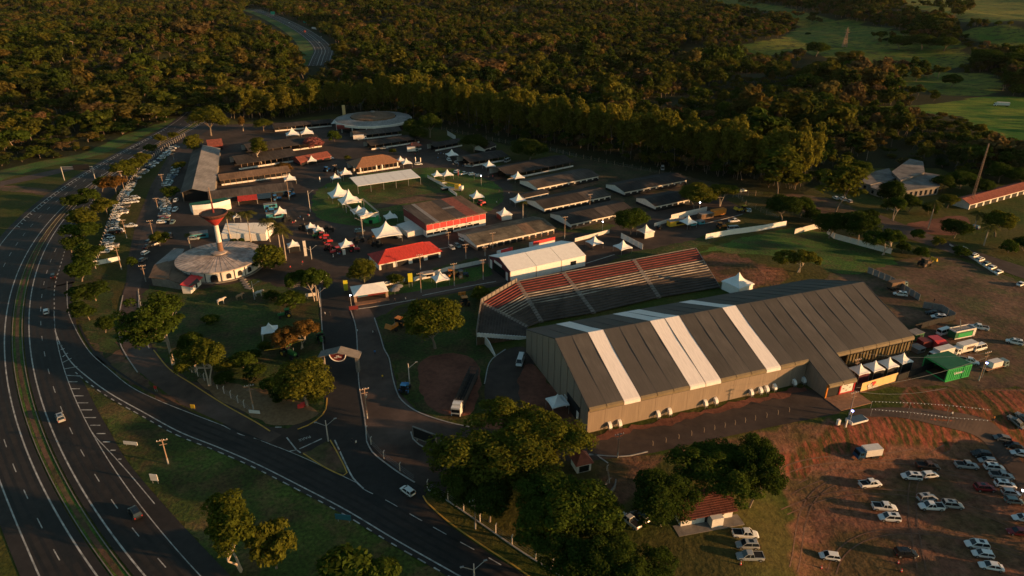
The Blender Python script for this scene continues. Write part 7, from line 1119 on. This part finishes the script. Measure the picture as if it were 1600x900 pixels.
NT = [('round', 480, 634, 104, 553, 'dense round golden green tree beside the entrance gate', 'leaf_olive'), ('round', 680, 544, 100, 455, 'wide round tree on the lawn left of the grandstand', 'leaf_olive'), ('round', 570, 448, 52, 399, 'round yellow green tree at the avenue corner', 'leaf_olive'), ('spread', 492, 470, 58, 402, 'flat crowned tree with pale branches beside the avenue', 'leaf_green'), ('tall', 266, 572, 104, 432, 'tall leafy tree with pale trunk at the access road', 'leaf_green'), ('spread', 331, 602, 84, 520, 'spreading tree with lit stems behind the pale posts', 'leaf_olive'), ('spread', 306, 580, 56, 512, 'smaller tree left of the spreading one on the shaded lawn', 'leaf_green'), ('bush', 455, 480, 50, 450, 'low round shrub in front of the dark tent stall', 'leaf_green'),
      ('spread', 470, 545, 66, 490, 'rust orange flame tree right of the lawn tent', 'leaf_orange'), ('bush', 445, 540, 44, 505, 'low rust orange tree leaning on the lawn tent', 'leaf_orange'), ('tall', 378, 893, 118, 772, 'leafy tree with white forked stems at the lower left', 'leaf_olive'), ('parch', 432, 888, 78, 800, 'second leafy tree right of the white forked one', 'leaf_olive'), ('bush', 545, 912, 110, 862, 'low bushy tree cut by the bottom edge', 'leaf_green'), ('bush', 600, 916, 70, 872, 'small bush at the bottom edge right of the low bushy tree', 'leaf_green'),
      ('big', 800, 742, 200, 634, 'huge dark tree by the hangar corner', 'leaf_olive'), ('big', 738, 765, 128, 688, 'dark tree left of the huge one above the avenue fence', 'leaf_dark'), ('big', 852, 850, 182, 742, 'broad dark tree over the roadside fence', 'leaf_green'), ('big', 925, 915, 140, 815, 'dark tree at the bottom edge beside the ramp', 'leaf_dark'), ('big', 990, 932, 125, 850, 'low dark tree in the bottom middle below the silver pickup', 'leaf_dark'), ('round', 765, 815, 80, 745, 'smaller dark tree over the start of the roadside fence', 'leaf_dark'), ('big', 1032, 822, 116, 715, 'dark tree left of the cottage with a pale trunk', 'leaf_dark'), ('big', 1122, 776, 138, 688, 'broad dark tree behind the cottage', 'leaf_green'), ('big', 1170, 792, 110, 686, 'dark tree at the edge of the red bank', 'leaf_dark'),
      ('bush', 752, 468, 36, 443, 'small tree at the corner of the grandstand wall', 'leaf_olive'), ('bush', 618, 442, 30, 424, 'small bush behind the low white wall', 'leaf_olive'), ('bush', 424, 420, 60, 374, 'round bushy tree under the palms beside the round building', 'leaf_olive'), ('bush', 410, 412, 26, 392, 'small bush at the rim of the round building', 'leaf_olive'), ('bush', 366, 380, 12, 370, 'small round shrub left under the marquee', 'leaf_green'), ('bush', 378, 380, 12, 369, 'small round shrub right under the marquee', 'leaf_green'), ('bush', 425, 468, 30, 455, 'low dark shrub behind the bulls', 'leaf_dark'), ('bush', 355, 580, 40, 560, 'yellow lit bush below the spreading tree', 'leaf_olive'), ('bush', 380, 575, 50, 552, 'dark bush on the shaded lawn', 'leaf_green'),
      ('parch', 128, 440, 62, 403, 'lowest tree of the row between highway and parking', 'leaf_green'), ('parch', 146, 415, 56, 375, 'second tree of the row between highway and parking, with pale leaning trunk', 'leaf_green'), ('parch', 150, 470, 66, 436, 'dark leaning tree below the banner wall', 'leaf_dark'), ('parch', 132, 384, 66, 350, 'dense tree beside the dark parked cars of the left row', 'leaf_green'), ('parch', 130, 362, 62, 330, 'golden topped tree at the middle of the left row', 'leaf_olive'), ('parch', 168, 335, 46, 305, 'loose yellow tree in the left row by the middle stretch', 'leaf_olive'), ('parch', 182, 303, 46, 270, 'orange tinted tree in the left row', 'leaf_orange'), ('parch', 200, 282, 50, 248, 'bright golden tree in the left row by the highway poles', 'leaf_olive'), ('parch', 215, 268, 30, 243, 'golden tree behind the highway poles', 'leaf_olive'), ('parch', 235, 240, 24, 222, 'small tree in the far left row', 'leaf_green'), ('parch', 250, 226, 26, 208, 'golden tree in the far left row', 'leaf_olive'), ('parch', 268, 218, 20, 206, 'farthest golden tree of the left row', 'leaf_olive'),
      ('parch', 303, 245, 38, 206, 'golden tree beside the red roofed shed', 'leaf_olive'), ('parch', 282, 268, 24, 250, 'small golden tree over the second parking row', 'leaf_olive'), ('parch', 264, 312, 32, 290, 'dark olive tree splitting the second parking row', 'leaf_green'), ('parch', 250, 385, 34, 358, 'small tree with bright yellow base by the gate rails', 'leaf_olive'), ('bush', 208, 418, 18, 396, 'small tree on the access road edge', 'leaf_green'), ('round', 330, 212, 66, 158, 'big golden crowned tree behind the red roofed shed', 'leaf_olive'), ('tall', 380, 205, 18, 174, 'slim lit tree at the woods edge', 'leaf_orange'), ('tall', 409, 256, 44, 206, 'tall solitary golden tree in front of the dark barn', 'leaf_olive'), ('round', 412, 205, 34, 184, 'round tree behind the tall solitary one', 'leaf_olive'), ('bush', 444, 268, 30, 253, 'orange lit bush over the sunlit barn roof', 'leaf_orange'), ('bush', 490, 232, 34, 209, 'pink blossoming tree beside the dark barn', 'leaf_pink'), ('bush', 523, 222, 24, 198, 'grey green tree at the smoke', 'leaf_green'), ('bush', 595, 208, 20, 191, 'round tree on the roof edge before the round pavilion', 'leaf_dark'), ('bush', 614, 240, 14, 230, 'small bush by the tiled pavilion roof', 'leaf_olive'), ('bush', 543, 250, 12, 240, 'small yellow bush left of the tiled pavilion', 'leaf_olive'),
      ('round', 645, 215, 36, 180, 'dark tree right of the round pavilion', 'leaf_green'), ('round', 672, 215, 44, 172, 'taller dark tree right of the round pavilion', 'leaf_green'), ('round', 655, 222, 34, 196, 'low dark tree before the taller one by the pavilion', 'leaf_dark'), ('round', 741, 238, 50, 210, 'dark rounded tree behind the grey ridged barn', 'leaf_dark'), ('round', 827, 252, 66, 218, 'broad dark rounded tree at the end of the open barn', 'leaf_dark'), ('round', 985, 366, 62, 320, 'dark spreading tree before the stock barns', 'leaf_green'), ('round', 1085, 326, 66, 280, 'big tree at the end of the short barn', 'leaf_olive'), ('spread', 1126, 322, 54, 282, 'tree with leaning pale trunk above the fenced yard', 'leaf_olive'), ('spread', 1246, 425, 60, 380, 'lone forked tree on the green field', 'leaf_olive'), ('euc', 1305, 332, 62, 232, 'tall golden eucalyptus standing by three cars', 'leaf_olive'), ('euc', 1215, 305, 84, 212, 'large golden eucalyptus at the end of the tall row', 'leaf_olive'), ('round', 1386, 328, 46, 272, 'dark tree in front of the pale modern building', 'leaf_dark'), ('spread', 1396, 345, 40, 300, 'thin tree before the pale modern building', 'leaf_green'), ('round', 1295, 372, 60, 326, 'dark tree over the slanting metal fence, left', 'leaf_dark'), ('round', 1340, 380, 62, 322, 'dark tree over the slanting metal fence, middle', 'leaf_dark'), ('spread', 1378, 398, 56, 345, 'tree at the lower end of the slanting metal fence', 'leaf_green'), ('round', 1222, 345, 60, 298, 'dark tree behind the wooden posts', 'leaf_dark'), ('round', 1250, 340, 44, 302, 'dark tree right of the wooden posts', 'leaf_green'), ('bush', 1437, 405, 28, 380, 'small tree by the road at the right', 'leaf_green'), ('round', 1490, 372, 52, 338, 'round tree left of the palms', 'leaf_dark'), ('round', 1555, 370, 50, 322, 'golden round tree right of the palms', 'leaf_olive'), ('round', 1598, 392, 40, 370, 'low dark bush at the right edge', 'leaf_dark'), ('bush', 1500, 400, 30, 380, 'small tree at the top of the right car row', 'leaf_green'), ('round', 1470, 300, 40, 270, 'tree right of the pale modern building', 'leaf_dark'), ('round', 1500, 295, 50, 262, 'tree behind the lattice mast', 'leaf_green'), ('round', 1560, 285, 50, 250, 'tree above the red row house', 'leaf_green'), ('round', 1340, 282, 44, 245, 'tree left behind the pale modern building', 'leaf_green'),
      ('round', 1485, 137, 38, 118, 'dome shaped tree on the grazed pasture', 'leaf_green'), ('round', 1262, 56, 10, 50, 'lone dark tree on the pasture slope', 'leaf_green'), ('round', 1510, 117, 10, 108, 'small round tree at the pasture edge', 'leaf_green'), ('round', 1312, 92, 20, 82, 'tree below the pasture slope', 'leaf_olive'), ('round', 1335, 95, 28, 79, 'larger tree below the pasture slope', 'leaf_olive'), ('round', 1405, 78, 40, 62, 'left clump tree on the pasture', 'leaf_green'), ('round', 1440, 78, 44, 58, 'middle clump tree on the pasture', 'leaf_green'), ('round', 1475, 80, 40, 63, 'right clump tree on the pasture', 'leaf_green'), ('round', 1275, 88, 40, 76, 'tree clump at the foot of the pasture', 'leaf_green'), ('round', 1540, 110, 60, 90, 'dark round wood edge tree right of the pasture, left', 'leaf_green'), ('round', 1585, 112, 56, 92, 'dark round wood edge tree right of the pasture, right', 'leaf_green')]
for j, (x, y, w_, ty, m) in enumerate([(300, 540, 40, 515, 'leaf_dark'), (290, 560, 34, 540, 'leaf_green'), (350, 600, 36, 578, 'leaf_dark'), (400, 590, 40, 566, 'leaf_dark'), (420, 610, 36, 588, 'leaf_green'), (395, 560, 30, 545, 'leaf_dark'), (330, 505, 30, 490, 'leaf_green'), (235, 515, 24, 498, 'leaf_olive'), (415, 545, 24, 532, 'leaf_green'), (440, 625, 40, 600, 'leaf_dark')]): NT.append(('bush', x, y, w_, ty, 'low shrub on the shaded lawn, ' + ['below the tall leafy tree', 'behind the first pale posts', 'behind the middle pale posts', 'left of the green sprayer', 'left of the round golden tree', 'above the green sprayer', 'below the nearest bull', 'at the yard side of the access road', 'behind the lawn tent', 'under the round golden tree'][j], m))
for j, (x, y, w_, ty, m) in enumerate([(140, 500, 50, 468, 'leaf_dark'), (165, 520, 40, 495, 'leaf_dark'), (112, 395, 44, 372, 'leaf_green'), (118, 330, 44, 300, 'leaf_dark'), (150, 318, 40, 288, 'leaf_green'), (225, 258, 28, 236, 'leaf_olive'), (160, 300, 34, 274, 'leaf_olive')]): NT.append(('parch', x, y, w_, ty, 'tree on the verge beside the highway, ' + ['below the banner wall', 'lowest near the ramp bend', 'left of the dark parked cars', 'left of the middle parking row', 'behind the orange tinted tree', 'far by the poles', 'left of the orange tinted tree'][j], m))
for j, (x, y, w_, ty, k_, m) in enumerate([(1420, 330, 36, 300, 'round', 'leaf_green'), (1450, 335, 30, 312, 'bush', 'leaf_dark'), (1480, 325, 34, 300, 'round', 'leaf_olive'), (1430, 375, 24, 352, 'bush', 'leaf_green'), (1465, 385, 22, 366, 'bush', 'leaf_olive'), (1410, 395, 26, 374, 'bush', 'leaf_dark'), (1530, 305, 40, 275, 'round', 'leaf_dark'), (1590, 290, 44, 258, 'round', 'leaf_green'), (1360, 345, 30, 322, 'bush', 'leaf_dark'), (1325, 350, 34, 325, 'bush', 'leaf_green'), (1268, 345, 30, 318, 'bush', 'leaf_dark'), (1575, 395, 30, 370, 'bush', 'leaf_green')]): NT.append((k_, x, y, w_, ty, 'leafy tree right of the hangar, ' + ['below the pale modern building', 'left of the red earth patch', 'above the red earth patch', 'at the bend of the right road', 'just above the bare brown earth', 'at the end of the metal fence', 'behind the left end of the row house', 'behind the right end of the row house', 'above the slanting metal fence', 'between the dark trees over the fence', 'beside the golden eucalyptus foot', 'beyond the road with parked cars'][j], m))
for a in NT: tree(a[0], a[1], a[2], a[3], a[4], a[5], a[6])
for a in [(361, 377, 328, 34, 'palm tree leftmost in front of the marquee'), (392, 378, 328, 36, 'palm tree at the middle of the marquee front'), (422, 378, 340, 30, 'palm tree at the right corner of the marquee'), (439, 398, 346, 32, 'palm tree left beside the signboard tent'), (447, 407, 355, 36, 'palm tree lowest, beside the signboard tent'), (298, 388, 364, 14, 'small palm on the yard behind the round building'), (817, 343, 313, 16, 'small palm beside the white booth'), (1450, 358, 312, 28, 'palm tree by the right road'), (1520, 362, 330, 30, 'palm tree left of two by the right road cars'), (1537, 384, 350, 30, 'palm tree right of two by the right road cars')]: palm(*a)
# low trees just beyond the right edge of the car park
for i, (x, y, w_, h) in enumerate([(126, 124, 9, 6.5), (124, 116, 10, 7), (121, 108, 10, 7), (117, 100, 9, 6.5), (114, 92, 9, 6.5), (132, 131, 9, 6.5)]):
    cm, tm = KIND['bush'][i % 2]; t = thing('tree', f'low tree beyond the right edge of the car park, {ORD[i]} from the lane', 'tree', (x, y, float(hgt(x, y))), i * 1.3); link('crown', cm, t, scale=(w_, w_, h)); link('trunk', tm, t, scale=(w_, w_, h))
# the tall eucalyptus row behind the stock barns
EROW = [(392, 186), (450, 184), (520, 172), (640, 184), (700, 196), (780, 213), (900, 231), (1000, 254), (1100, 274), (1180, 288), (1236, 298)]
Q = resamp(np.array([W(*p)[:2] for p in EROW]), 46); ne = 0
for row in range(3):
    R = offs(Q, 3 + row * 8.5)
    for i, (x, y) in enumerate(R):
        x += rnd.uniform(-2, 2); y += rnd.uniform(-2, 2); h = rnd.uniform(21, 31) * (.78 if i < 12 else 1.05); wd = rnd.uniform(10, 15); cm, tm = KIND['euc'][rnd.randrange(5)]; gl = 'left end' if i < 15 else ('middle' if i < 31 else 'right end'); rl = ('front', 'second', 'rear')[row]
        t = thing('eucalyptus_tree', f'golden topped eucalyptus in the {rl} line of the tall row, {gl}', 'tree', (x, y, 0), rnd.uniform(0, 6.3), f'eucalyptus row behind the barns, {rl} line, {gl}'); link('crown', cm, t, scale=(wd, wd, h)); link('trunk', tm, t, scale=(9, 9, h)); ne += 1
# the woods: nearest trees one by one, the rest as one mass
R = np.random.RandomState(3); pts = []
for y0, y1, sp in ((250, 950, 9.0), (950, 1500, 11.5), (1500, 3000, 15.0)):
    X, Y = np.meshgrid(np.arange(-2400, 2400, sp), np.arange(y0, y1, sp)); X = X + R.uniform(-.48, .48, X.shape) * sp; Y = Y + R.uniform(-.48, .48, Y.shape) * sp; k = np.abs(X) < .86 * Y + 60; X, Y = X[k], Y[k]; pts.append(np.stack([X, Y, np.full(X.shape, sp)], 1))
pts = np.concatenate(pts); zz = hgt(pts[:, 0], pts[:, 1]); px, py, dp = proj(pts[:, 0], pts[:, 1], zz); patch = np.sin(pts[:, 0] / 63 + 2) * np.sin(pts[:, 1] / 48 + .5) + .7 * np.sin(pts[:, 0] / 29 - pts[:, 1] / 41); hh = np.where(pts[:, 2] < 9.5, R.uniform(6, 13, len(pts)) * np.where(R.rand(len(pts)) < .16, 1.7, 1) * np.where(R.rand(len(pts)) < .2, .55, 1), np.where(pts[:, 2] < 12, R.uniform(8, 16, len(pts)), R.uniform(9, 19, len(pts)))) * (1 + .38 * patch); px2, py2, _ = proj(pts[:, 0], pts[:, 1], zz + hh)
keep = py < np.interp(px, fbx, fby) - 1
for p in PAST + [CROP]: keep &= ~(inpoly(px, py, p) | inpoly(px, py2 * .6 + py * .4, p))
dro = np.full(len(pts), 1e9)
for a, b in zip(ctr[:-1:3], ctr[3::3]): dro = np.minimum(dro, segdist(pts[:, 0], pts[:, 1], a, b)[0])
keep &= dro > 18
ROADPX = [(476, 106), (470, 84), (452, 58), (425, 42), (395, 28), (375, 16), (395, 10), (445, 26), (480, 40), (510, 58), (532, 74), (522, 86), (512, 104)]
keep &= ~(inpoly(px, py, ROADPX) | inpoly(px, py2, ROADPX) | inpoly(px, (py + py2) / 2, ROADPX))
EQ = np.array(EROW, float); ey = np.interp(px, EQ[:, 0], EQ[:, 1]); de = np.full(len(pts), 1e9)
for a, b in zip(Q[:-1], Q[1:]): de = np.minimum(de, segdist(pts[:, 0], pts[:, 1], a, b)[0])
keep &= ~((px > 385) & (px < 1250) & (de < 26))
for c, r in (((1400, 290), 44), ((1385, 268), 26), ((1555, 303), 48), ((1305, 312), 24), ((577, 190), 70), ((1560, 160), 26), ((100, 200), 10), ((1490, 8), 14), ((1500, 18), 10)): keep &= ~(np.hypot((px - c[0]), (py - c[1]) * 1.6) < r)
gapn = np.sin(pts[:, 0] / 37 + 1) * np.sin(pts[:, 1] / 51) + .6 * np.sin(pts[:, 0] / 17 - pts[:, 1] / 23); keep &= ~((gapn > 1.0) & (R.rand(len(pts)) < .8)); keep &= R.rand(len(pts)) < .93
inpast = np.zeros(len(pts), bool)
for p in PAST: inpast |= inpoly(px, py, p)
keep |= inpast & (np.sin(pts[:, 0] / 45 + 2) * np.sin(pts[:, 1] / 70) > .6) & (R.rand(len(pts)) < .4)
pts, zz, hh, px, py, dp = pts[keep], zz[keep], hh[keep], px[keep], py[keep], dp[keep]
for k in range(260):   # low growth under the eucalyptus row
    q = Q[R.randint(len(Q))] + R.uniform(-3, 3, 2) + np.array([.3, .95]) * R.uniform(-2, 24); a = proj(q[0], q[1], 0); pts = np.vstack([pts, [q[0], q[1], 5.0]]); zz = np.append(zz, 0.); hh = np.append(hh, R.uniform(4, 10)); px = np.append(px, a[0]); py = np.append(py, a[1]); dp = np.append(dp, a[2] * 3)
wdt = hh * R.uniform(.8, 1.35, len(pts)); wdt = np.maximum(wdt, pts[:, 2] * .9)
infr = (px > -10) & (px < 1610) & (py > -5); edge = np.clip((np.interp(px, fbx, fby) - py) / 60, 0, 1); lowl = (px < 300) ; hh = np.where(lowl, hh * (.5 + .5 * edge), hh); wdt = np.where(lowl & (edge < .6), np.maximum(wdt, hh * 1.25), wdt)
order = np.argsort(np.where(infr, dp / hh, 1e9)); near = set(order[:150].tolist())
for i in near:
    cm, tm = KIND['wood'][R.randint(16)]; side = 'left of the highway' if px[i] < 300 else ('behind the fairground' if px[i] < 1150 else 'around the pale modern building')
    t = thing('forest_tree', f'bushy tree at the near edge of the woods {side}', 'tree', (pts[i, 0], pts[i, 1], zz[i]), R.uniform(0, 6.3), 'trees at the near edge of the woods ' + side); link('crown', cm, t, scale=(wdt[i], wdt[i], hh[i])); link('trunk', tm, t, scale=(10, 10, hh[i]))
rest = np.array([i for i in range(len(pts)) if i not in near]); srcs = bpy.data.collections.new("wood_kinds")
for j, (cm, tm) in enumerate(KIND['wood']):
    bmj = bmesh.new(); bmj.from_mesh(cm); nf = len(bmj.faces); bmj.from_mesh(tm); me = bpy.data.meshes.new(f'wood_tree_{j:02d}'); bmj.to_mesh(me); bmj.free(); me.materials.append(M['leaf_forest']); me.materials.append(M['bark']); mi = np.zeros(len(me.polygons), np.int32); mi[nf:] = 1; me.polygons.foreach_set("material_index", mi); o = bpy.data.objects.new(f'wood_tree_{j:02d}', me); srcs.objects.link(o)
fm = bpy.data.meshes.new("woods"); fm.vertices.add(len(rest)); fm.vertices.foreach_set("co", np.stack([pts[rest, 0], pts[rest, 1], zz[rest] - .3], 1).astype(np.float32).ravel())
at = fm.attributes.new("tsize", 'FLOAT_VECTOR', 'POINT'); at.data.foreach_set("vector", np.stack([wdt[rest], wdt[rest], hh[rest]], 1).astype(np.float32).ravel()); at = fm.attributes.new("trot", 'FLOAT', 'POINT'); at.data.foreach_set("value", R.uniform(0, 6.3, len(rest)).astype(np.float32)); at = fm.attributes.new("tkind", 'INT', 'POINT'); at.data.foreach_set("value", R.randint(0, 16, len(rest)).astype(np.int32))
fo = link("woods", fm); fo['kind'] = 'stuff'; fo['label'] = 'dense mixed woods of green and rust brown trees filling the distance'
def scatter(ob, coll, gname):
    ng = bpy.data.node_groups.new(gname, 'GeometryNodeTree'); ng.interface.new_socket("Geometry", in_out='INPUT', socket_type='NodeSocketGeometry'); ng.interface.new_socket("Geometry", in_out='OUTPUT', socket_type='NodeSocketGeometry'); N, L = ng.nodes, ng.links; gi, go = N.new('NodeGroupInput'), N.new('NodeGroupOutput'); ip = N.new('GeometryNodeInstanceOnPoints'); ci = N.new('GeometryNodeCollectionInfo'); ci.inputs[0].default_value = coll; ci.inputs[1].default_value = True; ci.inputs[2].default_value = True
    def na(n, t): x = N.new('GeometryNodeInputNamedAttribute'); x.data_type = t; x.inputs[0].default_value = n; return x.outputs[0]
    cx = N.new('ShaderNodeCombineXYZ'); L.new(na('trot', 'FLOAT'), cx.inputs[2]); L.new(gi.outputs[0], ip.inputs['Points']); L.new(ci.outputs[0], ip.inputs['Instance']); ip.inputs['Pick Instance'].default_value = True; L.new(na('tkind', 'INT'), ip.inputs['Instance Index']); L.new(cx.outputs[0], ip.inputs['Rotation']); L.new(na('tsize', 'FLOAT_VECTOR'), ip.inputs['Scale']); L.new(ip.outputs[0], go.inputs[0]); md = ob.modifiers.new(gname, 'NODES'); md.node_group = ng
scatter(fo, srcs, 'woods_scatter')
print("woods", len(rest), "euc", ne, "objects", len(bpy.data.objects))


# ------------------------------------------------------------------ thin evening haze
hz = MB().hexa([(-4400, -380, -70), (4400, -380, -70), (4400, 6500, -70), (-4400, 6500, -70)], [(-4400, -380, 135), (4400, -380, 135), (4400, 6500, 135), (-4400, 6500, 135)]).mesh('haze', [])
hm_ = bpy.data.materials.new('haze_air'); hm_.use_nodes = True; hm_.node_tree.nodes.clear(); pv = hm_.node_tree.nodes.new('ShaderNodeVolumePrincipled'); pv.inputs['Density'].default_value = HAZE; pv.inputs['Color'].default_value = (.85, .88, .9, 1); ho = hm_.node_tree.nodes.new('ShaderNodeOutputMaterial'); hm_.node_tree.links.new(pv.outputs[0], ho.inputs['Volume']); hz.materials.append(hm_)
o = link('haze', hz); o['kind'] = 'stuff'; o['label'] = 'thin evening haze over the valley'
